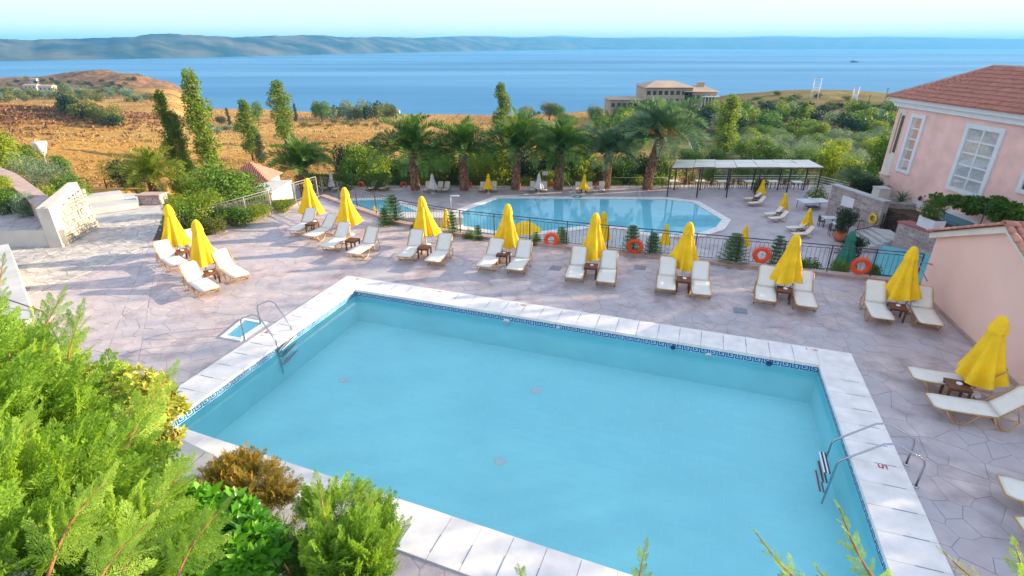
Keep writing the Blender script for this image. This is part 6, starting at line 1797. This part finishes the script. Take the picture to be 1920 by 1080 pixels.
# young conifers and shrubs just behind the pool deck railing
for k, (x, y, pt, w, lab) in enumerate(((738, 420, 372, 50, 'young feathery conifer behind the railing right of the fourth parasol'), (722, 426, 395, 34, 'low bushy conifer at the foot of the railing right of the fourth parasol'), (848, 442, 404, 34, 'young conifer behind the railing right of the fifth parasol'), (896, 452, 428, 30, 'low conifer behind the railing left of the sixth parasol'), (1052, 462, 432, 40, 'dark young conifer behind the leftmost life ring'), (1182, 478, 430, 44, 'dark young conifer left of the second life ring'), (1222, 480, 444, 44, 'dark young conifer right of the second life ring'), (1372, 496, 446, 62, 'bushy conifer left of the third life ring'), (1452, 500, 450, 44, 'conifer partly hidden by the third life ring and ninth parasol'), (1005, 460, 440, 22, 'small conifer tip behind the railing right of the sixth parasol'))):
    b = Vector(at(x, y, .3)); d = ray(x, y); p = Vector((b.x, b.y)) * 1.045; base = Vector((p.x, p.y, -1.2)); top = atY(x, pt, p.y)
    dd = depth((p.x, p.y, .5)); plant('spruce', k % 3, 'leaf_spruce', base, (top.z - base.z) * 1.06, w * 1.35 * dd / FPX / .72, lab, 'conifer', 'young conifers behind the railing', 'young_conifer')
for k, (x, y, w, m) in enumerate(((1505, 510, 40, 'leaf_green'), (1570, 512, 40, 'leaf_green'), (1635, 522, 36, 'leaf_green'), (880, 452, 30, 'leaf_green'), (1005, 464, 26, 'leaf_green'), (780, 436, 24, 'leaf_green'), (1290, 492, 30, 'leaf_dark'))):
    b = at(x, y, .1); p = Vector((b.x, b.y)) * 1.03; dd = depth((p.x, p.y, 0))
    bushat('low leafy plant along the outer foot of the railing, %s' % ['left of the green parasol', 'below the green parasol', 'below the rightmost life ring', 'left of the sixth parasol', 'right of the sixth parasol', 'right of the fourth parasol', 'right of the eighth parasol'][k], (p.x, p.y, -.75), 1.25, w * dd / FPX, m, k % 3)
# planted ledge below the railing carrying them
for i in range(len(FENCE) - 1):
    a, b = FENCE[i], FENCE[i + 1]; t = (b - a).normalized(); nn = Vector((-t.y, t.x)); nn = nn if nn.y > 0 else -nn
    struct(MB().prism(ccw([a + nn * .33, b + nn * .33, b + nn * 1.9, a + nn * 1.9]), -6.0, -.8 - .003 * i).build('planting_ledge', 'soil'))

# shrub bed at the left corner of the deck
struct(MB().prism(ccw([p + (Vector((-14.8, 26)) - p) * .02 for p in BED]), -.4, .02).build('shrub_bed', 'soil'))
rr = random.Random(5)
def inside(P, x, y):
    return all((P[(i + 1) % len(P)][0] - P[i][0]) * (y - P[i][1]) - (P[(i + 1) % len(P)][1] - P[i][1]) * (x - P[i][0]) > 0 for i in range(len(P)))
for k, (x, y, pt, w, m, kd, lab) in enumerate((
        (350, 440, 376, 70, 'leaf_green', 'shrub', 'green shrub right behind the first parasol in the shrub bed'), (395, 425, 356, 90, 'leaf_lime', 'shrub', 'yellow-green shrub in the middle of the shrub bed'), (440, 424, 388, 90, 'leaf_green', 'shrub', 'low green shrub along the kerb of the shrub bed'), (480, 410, 382, 80, 'leaf_lime', 'shrub', 'low yellow-green shrub along the kerb of the shrub bed'), (530, 395, 375, 60, 'leaf_lime', 'shrub', 'low shrub at the narrow right end of the shrub bed'),
        (360, 430, 385, 60, 'leaf_scrub', 'shrub', 'dry brownish shrub inside the railing of the shrub bed'), (330, 405, 362, 56, 'leaf_lime', 'shrub', 'feathery green shrub beside the pale landing'), (405, 440, 405, 50, 'leaf_scrub', 'shrub', 'reddish dry shrub at the front corner of the shrub bed'))):
    b = at(x, y, 0); dd = depth((b.x, b.y, .5)); top = atY(x, pt, b.y)
    bushat(lab, (b.x, b.y, 0), max(.6, top.z), w * dd / FPX, m, k % 3, kind=kd)
for k, (x, y, pt, w, Y, m, kd, lab) in enumerate((
        (420, 400, 308, 130, 34, 'leaf_green', 'round', 'broad glossy tree rising behind the shrub bed below the tallest poplar'), (465, 398, 320, 100, 36, 'leaf_green', 'round', 'broad glossy tree behind the shrub bed next to the tiled hut'), (380, 390, 318, 80, 37, 'leaf_lime', 'round', 'light green tree between the golden palm and the broad glossy trees'), (255, 372, 300, 70, 40, 'leaf_dark', 'round', 'dark shrub left of the golden palm'), (232, 350, 285, 60, 46, 'leaf_scrub', 'olive', 'sparse brownish tree left of the dark shrub by the golden palm'),
        (345, 372, 330, 60, 38, 'leaf_green', 'shrub', 'green shrub right of the golden palm'), (490, 388, 345, 50, 38, 'leaf_olive', 'olive', 'grey-green shrub against the wall of the tiled hut'), (285, 385, 360, 60, 35, 'leaf_dark', 'shrub', 'dark low hedge shrub behind the pale landing'), (250, 382, 362, 46, 36, 'leaf_dark', 'shrub', 'dark low shrub at the end of the step blocks'))):
    p = atY(x, y, Y); top = atY(x, pt, Y); dd = depth(p); z = p.z - .8
    bushat(lab, (p.x, p.y, z), top.z - z, w * dd / FPX, m, k % 3, cat='shrub' if kd == 'shrub' else 'tree', kind=kd, name='shrub' if kd == 'shrub' else 'garden_tree')
# planting behind the capped wall, far left
for k, (x, y, pt, w, Y, m, kd, lab) in enumerate((
        (15, 345, 240, 90, 36, 'leaf_lime', 'round', 'bright tree at the left frame edge above the capped wall'), (-20, 345, 225, 100, 38, 'leaf_green', 'round', 'green tree cut by the left frame edge'), (60, 345, 290, 90, 35, 'leaf_olive', 'olive', 'pale grey-green bush behind the capped wall'), (105, 360, 300, 90, 33, 'leaf_olive', 'olive', 'pale grey-green bush below the garden lamp'), (135, 372, 322, 70, 31, 'leaf_green', 'shrub', 'green bush above the sunlit stone wall'), (150, 384, 345, 60, 29, 'leaf_lime', 'shrub', 'yellow-green trailing bush on top of the sunlit wall'), (95, 385, 345, 70, 28, 'leaf_lime', 'shrub', 'yellow-green bush between capped wall and sunlit wall'), (60, 330, 270, 70, 40, 'leaf_green', 'round', 'green tree just left of the garden lamp'), (120, 325, 290, 40, 44, 'leaf_green', 'shrub', 'small dark bush right of the garden lamp'),
        (20, 395, 350, 60, 24.5, 'leaf_green', 'shrub', 'green planting inside the raised bed at far left'), (55, 402, 360, 50, 24, 'leaf_olive', 'shrub', 'silvery plant at the corner of the raised bed at far left'), (5, 375, 330, 60, 26, 'leaf_lime', 'shrub', 'bright plant at the left frame edge in the raised bed'))):
    p = atY(x, y, Y); top = atY(x, pt, Y); dd = depth(p)
    z = p.z - (.9 if k < 9 else .2)
    bushat(lab, (p.x, p.y, z), top.z - z, w * dd / FPX, m, k % 3, cat='shrub' if kd == 'shrub' else 'tree', kind=kd, name='shrub' if kd == 'shrub' else 'garden_tree')

# ------------------------------------------------------------------ far buildings, pylons, boats
def hut():
    p = atY(478, 345, 46); t = thing('tiled_hut', 'small hut with red tiled roof half hidden by shrubs at left', 'hut', (p.x, p.y, LZ))
    hh = atY(478, 328, 46).z - LZ
    MB().box((0, 0, hh / 2), (4.2, 3.2, hh)).build('wall', 'peach_wall', t); t.scale = (.8, .8, .96)
    V = [(-2.5, -2, hh), (2.5, -2, hh), (2.5, 2, hh), (-2.5, 2, hh), (0, 0, hh + 1.35)]
    MB().add(V, [(0, 1, 4), (1, 2, 4), (2, 3, 4), (3, 0, 4), (3, 2, 1, 0)]).build('roof', 'roof_tile', t)
    s = MB()
    for i in range(22):
        x = -2.4 + 4.8 * i / 21; e = Vector((x, -2.02, hh + .03)); k = 1 - abs(x) / 2.5; s.tube([e, Vector((x, -2 + 2 * k, hh + .05 + 1.35 * k))], .07, 5)
    tag(s.build('roof_tiles', 'roof_tile_far', t), kind='stuff')
    w = thing('terrace_wall', 'stepped pale terrace wall beside the tiled hut', 'wall', (atY(512, 380, 43).x, 43, LZ))
    hh = atY(512, 352, 43).z - LZ
    MB().box((0, 0, hh / 2), (1.8, 4, hh)).build('wall', 'peach_wall', w); MB().box((0, 0, hh + .08), (2.0, 4.2, .15)).build('cap', 'pale_concrete', w)
hut()
def far_hotel():
    Y = 225; t = thing('grey_hotel', 'low grey and tan hotel with shallow pitched roofs on the shore slope', 'hotel', (0, 0, 0))
    def blk(x0, x1, ye, yb, yr, D, nwin, name):
        a, b = atY(x0, ye, Y), atY(x1, ye, Y); zb = atY(x0, yb, Y).z - 3; zr = atY(x0, yr, Y + D * .5).z; y0 = Y - (D - 14) * .0
        w = MB().box(((a.x + b.x) / 2, y0 + D / 2, (zb + a.z) / 2), (b.x - a.x, D, a.z - zb)).build('wall', 'hotel_grey', t)
        e = 1.0; V = [(a.x - e, y0 - e, a.z + .02), (b.x + e, y0 - e, a.z + .02), (b.x + e, y0 + D + e, a.z + .02), (a.x - e, y0 + D + e, a.z + .02), (a.x + (b.x - a.x) * .3, y0 + D / 2, zr), (a.x + (b.x - a.x) * .7, y0 + D / 2, zr)]
        MB().add(V, [(0, 1, 5, 4), (1, 2, 5), (2, 3, 4, 5), (3, 0, 4), (3, 2, 1, 0)]).build('roof', 'hotel_roof', t)
        for i in range(nwin):
            x = a.x + (b.x - a.x) * (i + .5) / nwin
            for zz in (a.z - 2.0, a.z - 5.0):
                if zz > zb + 3: MB().box((x, y0 - .06, zz), (1.4, .12, 1.5)).build('window', 'dark_glass', w)
    blk(1145, 1240, 187, 202, 180, 14, 9, 'a'); blk(1212, 1300, 164, 200, 151, 18, 8, 'b'); blk(1285, 1345, 172, 196, 160, 13, 6, 'c')
    a = atY(1322, 164, Y); MB().box((a.x, Y + 6, a.z), (2.4, 2.4, 3.4)).build('chimney', 'hotel_grey', t)
    for k in range(5):
        a = atY(1318 + 6 * k, 186, Y - 2); MB().box((a.x, Y - 1.0, a.z - 1), (.35, .35, 4)).build('column', 'white_paint', t)
    a, b = atY(1314, 181, Y), atY(1346, 181, Y); MB().bar((a.x, Y - 1, a.z + .1), (b.x, Y - 1, b.z + .1), 2.0, .4).build('beam', 'white_paint', t)
far_hotel()
def pylon(px, pb, pt, w, label):
    p = ground_hit(px, pb); top = atY(px, pt, p.y); h = top.z - p.z; s = w * depth(p) / FPX
    t = thing('transformer_pole', label, 'power pole', p, 0, 'transformer poles')
    for x in (-s / 2, s / 2): MB().tube([(x, 0, 0), (x, 0, h)], .22, 6).build('pole', 'white_paint', t)
    for z in (.97, .72, .42): MB().bar((-s * .7, 0, h * z), (s * .7, 0, h * z), .25, .25).build('crossarm', 'white_paint', t)
    MB().box((0, -.3, h * .52), (s * .62, 1.0, h * .16)).build('transformer', 'white_paint', t)
    for k in range(3): MB().tube([(-s * .5 + s * .5 * k, 0, h * .97), (-s * .5 + s * .5 * k, 0, h * 1.04)], .15, 5).build('insulator', 'rail_grey', t)
belt(12, lambda t, r: 1142 + 190 * t, lambda t, r: 214 + r.uniform(-3, 6), 28, 30, ['leaf_green', 'leaf_dark', 'leaf_pine', 'leaf_lime'], 'tree before the grey hotel', 'trees before the grey hotel', 'round', 'tree', 'hotel_tree', 23)
pylon(1525, 190, 146, 13, 'white double transformer pole on the slope at right, left one')
pylon(1598, 200, 162, 9, 'white transformer pole on the slope nearer the pink building')
for x, b, t_, lab in ((1428, 250, 210, 'thin wooden utility pole in the wood left of the transformer poles'), (1656, 200, 165, 'thin utility pole beside the pink building roof'), (1627, 198, 178, 'short thin utility pole between transformer pole and pink building'), (626, 222, 204, 'thin utility pole at the shoreline wood')):
    p = ground_hit(x, b); top = atY(x, t_, p.y); tag(MB().tube([(0, 0, 0), (0, 0, top.z - p.z)], .14, 6).bar((-.8, 0, (top.z - p.z) * .95), (.8, 0, (top.z - p.z) * .95), .12, .12).build('utility_pole', 'bark', None, p), lab, 'power pole', 'thin utility poles')
for x0, x1, yb, yt, lab in ((50, 75, 168, 161, 'low white house with pitched roof on the plain at far left'), (78, 104, 171, 163, 'low white house with flat roof on the plain at far left'), (60, 72, 154, 149, 'tiny white house highest on the headland at far left'), (735, 750, 216, 209, 'small white house at the right end of the shoreline wood')):
    p = ground_hit((x0 + x1) / 2, yb); s = depth(p) / FPX; w, h = (x1 - x0) * s, (yb - yt) * s * 1.1
    t = thing('white_house', lab, 'house', p); MB().box((0, 0, h / 2 - 1), (w, w * .5, h + 2)).build('wall', 'white_wall', t)
    MB().add([(-w * .55, -w * .3, h + .01), (w * .55, -w * .3, h + .01), (w * .55, w * .3, h + .01), (-w * .55, w * .3, h + .01), (-w * .5, 0, h * 1.3), (w * .5, 0, h * 1.3)], [(0, 1, 5, 4), (2, 3, 4, 5), (1, 2, 5), (3, 0, 4), (3, 2, 1, 0)]).build('roof', 'hotel_roof', t)
    for k in range(3): MB().box((-w * .3 + w * .3 * k, -w * .25 - .03, h * .5), (w * .09, .06, h * .35)).build('window', 'dark_glass', t)
p = at(1601, 117, SEA); t = thing('small_boat', 'tiny dark boat far out on the sea at right', 'boat', (p.x, p.y, SEA))
MB().add([(-9, -2.5, 0), (9, -2.5, 0), (13, 0, 0), (9, 2.5, 0), (-9, 2.5, 0), (-9.5, -3, 3), (10, -3, 3), (15, 0, 3.6), (10, 3, 3), (-9.5, 3, 3)], [(0, 1, 6, 5), (1, 2, 7, 6), (2, 3, 8, 7), (3, 4, 9, 8), (4, 0, 5, 9), (5, 6, 7, 8, 9)]).build('hull', 'dark_plastic', t)
MB().box((-3, 0, 4.6), (7, 4, 3)).build('cabin', 'hotel_grey', t)

# ------------------------------------------------------------------ foreground garden
def spray_template(seed, nb=14, leaflets=5, tip=.04, spread=.34, thick=.020):
    """flat feathery conifer spray of unit length along +X in the XY plane"""
    r = np.random.RandomState(seed); P, U, N, L, W = [], [], [], [], []
    def put(p, u, l, w):
        u = np.array(u, dtype=float); P.append(np.array(p) + u * l * .5); U.append(u); N.append(np.array([r.normal() * .35, r.normal() * .35, 1])); L.append(l); W.append(w)
    for i in range(nb):
        t = .06 + .94 * i / nb; s0 = spread * (1 - t) ** .75 + tip
        for sg in (-1, 1):
            a = sg * (R(46) - .3 * t) + r.normal() * .10; ln = s0 * (.75 + .5 * r.rand()); d = np.array([math.cos(a), math.sin(a), -.10 + r.normal() * .10]); p = np.array([t + (sg > 0) * .03, 0, -.10 * t * t])
            for j in range(leaflets):
                q = p + d * ln * j / leaflets
                for s2 in (-1, 1):
                    b = a + s2 * R(34); put(q, [math.cos(b), math.sin(b), r.normal() * .2], ln * .34 * (1 - .4 * j / leaflets) + .02, thick)
            put(p + d * ln * .72, d, ln * .34 + .02, thick * .9)
    put([.9, 0, -.09], [1, 0, -.1], .14, thick)
    V, F = leaf_quads(np.array(P), np.array(U), np.array(N), L, W)
    n = 6; st = []; 
    for i in range(n + 1): st += [[i / n, -.006 * (1 - i / n) - .001, -.10 * (i / n) ** 2 - .004], [i / n, .006 * (1 - i / n) + .001, -.10 * (i / n) ** 2 - .004]]
    F2 = np.array([[2 * i, 2 * i + 1, 2 * i + 3, 2 * i + 2] for i in range(n)]) + len(V)
    return np.concatenate([V, np.array(st)]), np.concatenate([F, F2])
SPR = [spray_template(i) for i in range(4)]
def frames(D, UPv, rr, roll=.95):
    X = unit(D); up = UPv + rr.normal(size=D.shape) * roll; Zv = unit(up - X * (up * X).sum(1, keepdims=True)); Y = np.cross(Zv, X)
    return np.stack([X, Y, Zv], 2)
def place(T, Pos, Mx, S):
    """T list of (V,F) templates; joins one copy per position"""
    outV, outF, o = [], [], 0; k = np.arange(len(Pos)) % len(T)
    for j, (V, F) in enumerate(T):
        idx = np.where(k == j)[0]
        if not len(idx): continue
        W = np.einsum('nij,vj->nvi', Mx[idx], V) * S[idx, None, None] + Pos[idx, None, :]
        nv = len(V); outV.append(W.reshape(-1, 3)); outF.append((F[None] + (np.arange(len(idx)) * nv)[:, None, None] + o).reshape(-1, F.shape[1])); o += nv * len(idx)
    return np.concatenate(outV), np.concatenate(outF)
def conifer_bush(label, blobs, n, size, mat, seed, ups=.5, out=1.0, wind=(0.25, 0.2, 0), T=None, name='conifer_bush', cat='conifer', stems=8, deep=.72):
    rr = np.random.RandomState(seed); B = np.array(blobs, dtype=float); t = thing(name, label, cat, tuple(B[0, :2]) + (B[0, 2] - B[0, 5],)); O = np.array(t.location)
    w = B[:, 3] * B[:, 5]; k = rr.choice(len(B), n, p=w / w.sum()); d = rdir(rr, n); d[:, 2] = np.abs(d[:, 2]) * .9 - .25 * rr.rand(n)
    d[:, 1] -= .25; d = unit(d); rad = deep + (1.0 - deep) * rr.rand(n, 1) ** .7
    P = B[k, :3] + d * B[k, 3:] * rad; D = unit(d * out + np.array([0, 0, ups]) + np.array(wind) + rr.normal(size=(n, 3)) * .3)
    S = size * (.65 + .7 * rr.rand(n)); Mx = frames(D, unit(d + np.array([0, 0, .6])), rr)
    V, F = place(T or SPR, P - D * S[:, None] * .6, Mx, S); o = link('foliage', npmesh('foliage', V - O, F, mat), t); tag(o, kind='stuff')
    q = random.Random(seed)
    for i in range(stems):
        b = B[q.randrange(len(B))]; a = q.uniform(0, 6.28); e = Vector((b[0] + math.cos(a) * b[3] * .75, b[1] + math.sin(a) * b[4] * .75, b[2] + b[5] * q.uniform(.2, .95))); s = Vector((b[0] + math.cos(a) * .2, b[1] + math.sin(a) * .2, b[2] - b[5] * .6))
        m = s.lerp(e, .55) + Vector((q.uniform(-.1, .1), q.uniform(-.1, .1), .1)); OO = Vector(t.location)
        MB().tube([s - OO, m - OO, e - OO], [.03, .02, .006], 5).build('branch', 'red_twig', t)
    return t
def shoot(parent_label, A, B, n, size, mat, seed, bend=.1, name='conifer_shoot', T=None):
    """one leading shoot: woody stem with side sprays that shorten to the tip"""
    rr = np.random.RandomState(seed); A, B = Vector(A), Vector(B); L = (B - A).length; ax = (B - A).normalized(); sd = ax.cross(Vector((0, 1, .2))).normalized(); t = thing(name, parent_label, 'conifer', A)
    pts = [A.lerp(B, i / 8) + sd * bend * L * math.sin(math.pi * i / 8) * .5 - A for i in range(9)]
    MB().tube(pts, [.018 * L * (1 - i / 9) + .003 for i in range(9)], 5).build('stem', 'red_twig', t)
    P, D, S = [], [], []
    v = ax.cross(sd)
    for i in range(n):
        f = .08 + .9 * i / n; j = min(7, int(f * 8)); p = pts[j].lerp(pts[j + 1], f * 8 - j); a = i * 2.4 + rr.normal() * .3
        rd = sd * math.cos(a) + v * math.sin(a) * .7; d = (rd * (1.0 - .35 * f) + ax * (.75 + .6 * f)).normalized(); P.append(p); D.append(d); S.append(size * (1 - .72 * f) * (.75 + .5 * rr.rand()))
    P.append(pts[-1] - ax * size * .1); D.append(ax); S.append(size * .45)
    P, D, S = np.array(P), np.array(D), np.array(S); V, F = place(T or SPR, P, frames(D, np.tile(np.array([[0, -.5, 1.0]]), (len(P), 1)), rr, .4), S)
    tag(link('foliage', npmesh('foliage', V, F, mat), t), kind='stuff'); return t
def P3(px, py, dist):
    d = ray(px, py); return Vector((d.x, d.y, d.z)) * dist + Vector((0, 0, CAMZ))
def blob(px, py, dist, rpx, ry=1.0, rz=1.0):
    p = P3(px, py, dist); r = rpx * dist / FPX; return (p.x, p.y, p.z, r, r * ry, r * rz)
conifer_bush('large feathery green cypress filling the lower left corner', [blob(10, 900, 7.0, 190, 1, 1.1), blob(115, 840, 7.6, 130), blob(60, 1050, 6.0, 220), blob(190, 960, 6.6, 110), blob(-70, 780, 7.6, 150), blob(230, 1060, 5.8, 100)], 1500, .85, 'leaf_cypress', 3, ups=.8, wind=(.75, .35, .1), stems=16)
conifer_bush('yellow-green cypress behind the large one at the left frame edge', [blob(20, 730, 9.4, 95, 1, 1.1), blob(-50, 690, 10, 100, 1, 1.3), blob(100, 760, 9.0, 75)], 480, .8, 'leaf_cypress', 8, ups=.9, wind=(.7, .3, .2), stems=6)
shoot('narrow upright cypress top at the left frame edge', P3(0, 700, 10), P3(6, 490, 10.3), 26, .5, 'leaf_cypress', 25)
shoot('slender upright cypress shoot standing against the sunlit paving', P3(120, 800, 8.0), P3(150, 592, 8.1), 24, .75, 'leaf_cypress', 21)
shoot('side shoot of cypress pointing right over the paving at left', P3(60, 700, 9.0), P3(112, 562, 9.2), 16, .7, 'leaf_cypress', 22)
shoot('cypress shoot with reddish stem in front of the variegated shrub', P3(215, 900, 6.6), P3(320, 700, 7.6), 24, .7, 'leaf_cypress', 23)
shoot('long cypress shoot rising in front of the laurel bush', P3(230, 1075, 5.2), P3(345, 880, 5.9), 22, .6, 'leaf_cypress', 24)
for k, (a, b, d0, n, s, lab) in enumerate((((150, 960), (262, 800), 6.4, 20, .55, 'cypress shoot crossing the variegated shrub from below'), ((20, 830), (95, 640), 7.6, 22, .65, 'tall cypress shoot left of the slender upright one'), ((90, 1080), (200, 900), 5.0, 20, .5, 'near cypress shoot in the lower left, pointing up and right'), ((-20, 980), (60, 790), 5.6, 20, .55, 'near cypress shoot at the left frame edge'), ((330, 1090), (420, 950), 5.2, 16, .42, 'cypress shoot crossing the laurel bush'), ((180, 1100), (275, 985), 4.6, 16, .4, 'lowest cypress shoot at the bottom frame edge'), ((660, 1090), (700, 935), 6.5, 18, .42, 'tallest shoot of the bottom conifer beside the coping'), ((690, 1090), (760, 985), 6.3, 16, .36, 'right-leaning shoot of the bottom conifer'))):
    shoot(lab, P3(*a, d0), P3(*b, d0 * 1.05), n, s, 'leaf_cypress', 80 + k, bend=.16)
# broad leaved shrubs
def leaf_template():
    V = np.array([[0, 0, 0], [.25, .17, .04], [.6, .19, .03], [1, 0, -.10], [.6, -.19, .03], [.25, -.17, .04], [.3, 0, -.02], [.65, 0, -.03]])
    F = np.array([[0, 6, 1, 1], [6, 7, 2, 1], [7, 3, 2, 2], [0, 5, 6, 6], [6, 5, 4, 7], [7, 4, 3, 3]])
    return V, F
def rosette(seed, n=7):
    r = np.random.RandomState(seed); Vs, Fs, o = [], [], 0; V, F = leaf_template()
    quads = np.array([[0, 6, 2, 1], [6, 3, 2, 2], [0, 5, 4, 6], [6, 4, 3, 3]]); quads = np.array([[0, 6, 2, 1], [6, 7, 3, 2], [0, 5, 4, 6], [6, 4, 3, 7]])
    for i in range(n):
        a = i * 2.4; e = R(18 + 58 * i / n); s = .6 + .5 * r.rand(); ca, sa, ce, se = math.cos(a), math.sin(a), math.cos(e), math.sin(e)
        M_ = np.array([[ca * ce, -sa, -ca * se], [sa * ce, ca, -sa * se], [se, 0, ce]]); Vs.append((M_ @ (V * s).T).T); Fs.append(quads + o); o += len(V)
    V, F = np.concatenate(Vs), np.concatenate(Fs); return V[:, [2, 1, 0]] * np.array([1, 1, -1]), F
ROS = [rosette(i) for i in range(4)]
def leafy_bush(label, blobs, n, size, mat, seed, name='laurel_bush', cat='shrub', stems=6):
    return conifer_bush(label, blobs, n, size, mat, seed, ups=.9, T=ROS, name=name, cat=cat, stems=stems, wind=(.1, -.15, .1), deep=.55)
leafy_bush('glossy broad-leaved laurel bush at the bottom left beside the planter ledge', [blob(400, 1005, 7.0, 95, 1, .8), blob(350, 970, 7.2, 70), blob(450, 1040, 6.7, 85), blob(330, 1060, 6.4, 90)], 700, .23, 'leaf_laurel', 31)
leafy_bush('variegated yellow and green shrub between the cypress and the pool', [blob(255, 752, 8.0, 68, 1, 1), blob(300, 768, 8.2, 46), blob(200, 728, 8.3, 56), blob(215, 800, 7.6, 60), blob(150, 760, 8.2, 50)], 1300, .125, 'leaf_variegated', 32, name='variegated_shrub')
leafy_bush('yellow-green trailing growth over the planter ledge at the pool corner', [blob(300, 822, 9.4, 42, 1, .7), blob(272, 850, 9.2, 36)], 240, .14, 'leaf_variegated', 33, name='trailing_shrub')
TW = [spray_template(20 + i, 9, 3, .04, .30, .03) for i in range(3)]
def low_bush(label, blobs, n, size, mat, seed, name): return conifer_bush(label, blobs, n, size, mat, seed, ups=.7, T=TW, name=name, cat='shrub', stems=5, wind=(.2, 0, .2), deep=.5)
low_bush('rust and golden low juniper spreading over the planter ledge', [blob(430, 893, 9.5, 46, 1, .7), blob(480, 905, 9.3, 52, 1, .6), blob(525, 925, 9.1, 36, 1, .6), blob(455, 872, 9.7, 36, 1, .6)], 620, .36, 'leaf_rust', 41, 'juniper_bush')
low_bush('green and yellow juniper at the pool edge, bottom centre left', [blob(640, 950, 8.7, 62, 1, .55), blob(700, 965, 8.4, 44, 1, .6), blob(590, 945, 9.0, 36, 1, .6)], 420, .36, 'leaf_cypress', 42, 'juniper_bush')
low_bush('dark low shrub in the gap between the laurel and the bottom conifer', [blob(548, 1040, 7.0, 42, 1, .7), blob(575, 1075, 6.7, 46, 1, .8), blob(530, 990, 7.8, 30, 1, .6)], 260, .32, 'leaf_green', 46, 'low_shrub')
conifer_bush('feathery green conifer at the bottom edge beside the pool coping', [blob(655, 1070, 6.4, 62, 1, 1), blob(690, 1030, 6.8, 44), blob(618, 1040, 6.7, 36)], 190, .66, 'leaf_cypress', 43, ups=1.0, wind=(.3, .1, .2), stems=6)
shoot('upright conifer shoot at the left side of the bottom conifer', P3(640, 1100, 6.2), P3(595, 900, 7.2), 22, .5, 'leaf_cypress', 44)
for k, (a, b, dist, n, s, lab) in enumerate((((1195, 1110), (1212, 1020), 4.2, 10, .17, 'single small conifer tip at the bottom edge in front of the pool'), ((1530, 1120), (1418, 1000), 4.4, 13, .2, 'bare-tipped conifer shoot leaning left at the bottom edge'), ((1490, 1110), (1462, 1055), 4.2, 9, .14, 'short conifer tip below the leaning shoot at the bottom edge'), ((1668, 1130), (1574, 952), 4.6, 16, .22, 'longest conifer shoot at the bottom edge near the right ladder'), ((1860, 1110), (1768, 1034), 4.2, 12, .16, 'yellowish conifer shoot at the bottom right edge'), ((1930, 1110), (1902, 1020), 4.0, 10, .2, 'conifer shoot in the bottom right corner'), ((978, 1100), (972, 1062), 4.4, 7, .16, 'tiny conifer tip at the bottom edge below the pool coping'), ((1560, 1120), (1530, 1062), 4.3, 9, .14, 'short conifer tip between the leaning and the longest shoots'))):
    shoot(lab, P3(*a, dist), P3(*b, dist * 1.06), n, s, 'leaf_cypress' if k != 4 else 'leaf_variegated', 60 + k, T=TW if k in (1, 4) else None)
# planter ledge at the near left corner of the pool and the earth bank below
t = thing('planter_ledge', 'rough pale stone ledge with dark edge at the near left corner of the pool', 'ledge')
lp = [at(292, 862, .25).xy, at(338, 822, .25).xy, at(620, 962, .25).xy, at(566, 1012, .25).xy]
MB().prism(ccw(lp), -1.5, .14).build('wall_core', 'wall_mortar', t)
dl = (lp[3] - lp[0]); L = dl.length; dl.normalize()
stones_on((lp[0].x, lp[0].y, -1.5), (dl.x, dl.y, 0), (0, 0, 1), L, 1.62, 1.62, 'wall_stone', t, seed=3)
e0, e1_ = lp[0], lp[1]; n = 5
for k in range(n):
    f0, f1 = k / n + .003, (k + 1) / n - .003
    q = [lp[0].lerp(lp[3], f0), lp[0].lerp(lp[3], f1), lp[1].lerp(lp[2], f1), lp[1].lerp(lp[2], f0)]
    MB().prism(ccw(q), .142, .25 + rnd.uniform(-.01, .01)).build('cap_stone', 'path_stone', t)
struct(MB().prism([(-16, -1), (-1.2, -1), (-1.6, 5.5), (-4.6, 7.0), (-8.4, 8.4), (-12.5, 12.0), (-20, 17)], -3, -.6).build('garden_bank', 'soil'))

# tell apart the plants that still share a description, by their order from the left
seen = {}
for o in COL.objects:
    if o.parent is None and o.get('label') and o.get('group'): seen.setdefault((o['group'], o['label']), []).append(o)
NUM = ['', 'one', 'two', 'three', 'four', 'five', 'six', 'seven', 'eight', 'nine', 'ten']
for (g, lab), os_ in seen.items():
    if 1 < len(os_) <= 10:
        os_.sort(key=lambda o: o.location.x / max(.1, depth(o.location)))
        for i, o in enumerate(os_):
            w = ('left', 'right')[i] if len(os_) == 2 else 'leftmost' if i == 0 else 'rightmost' if i == len(os_) - 1 else ORD[i]
            txt = '%s, %s of %s' % (lab, w, NUM[len(os_)])
            if len(txt.split()) <= 16: o['label'] = txt
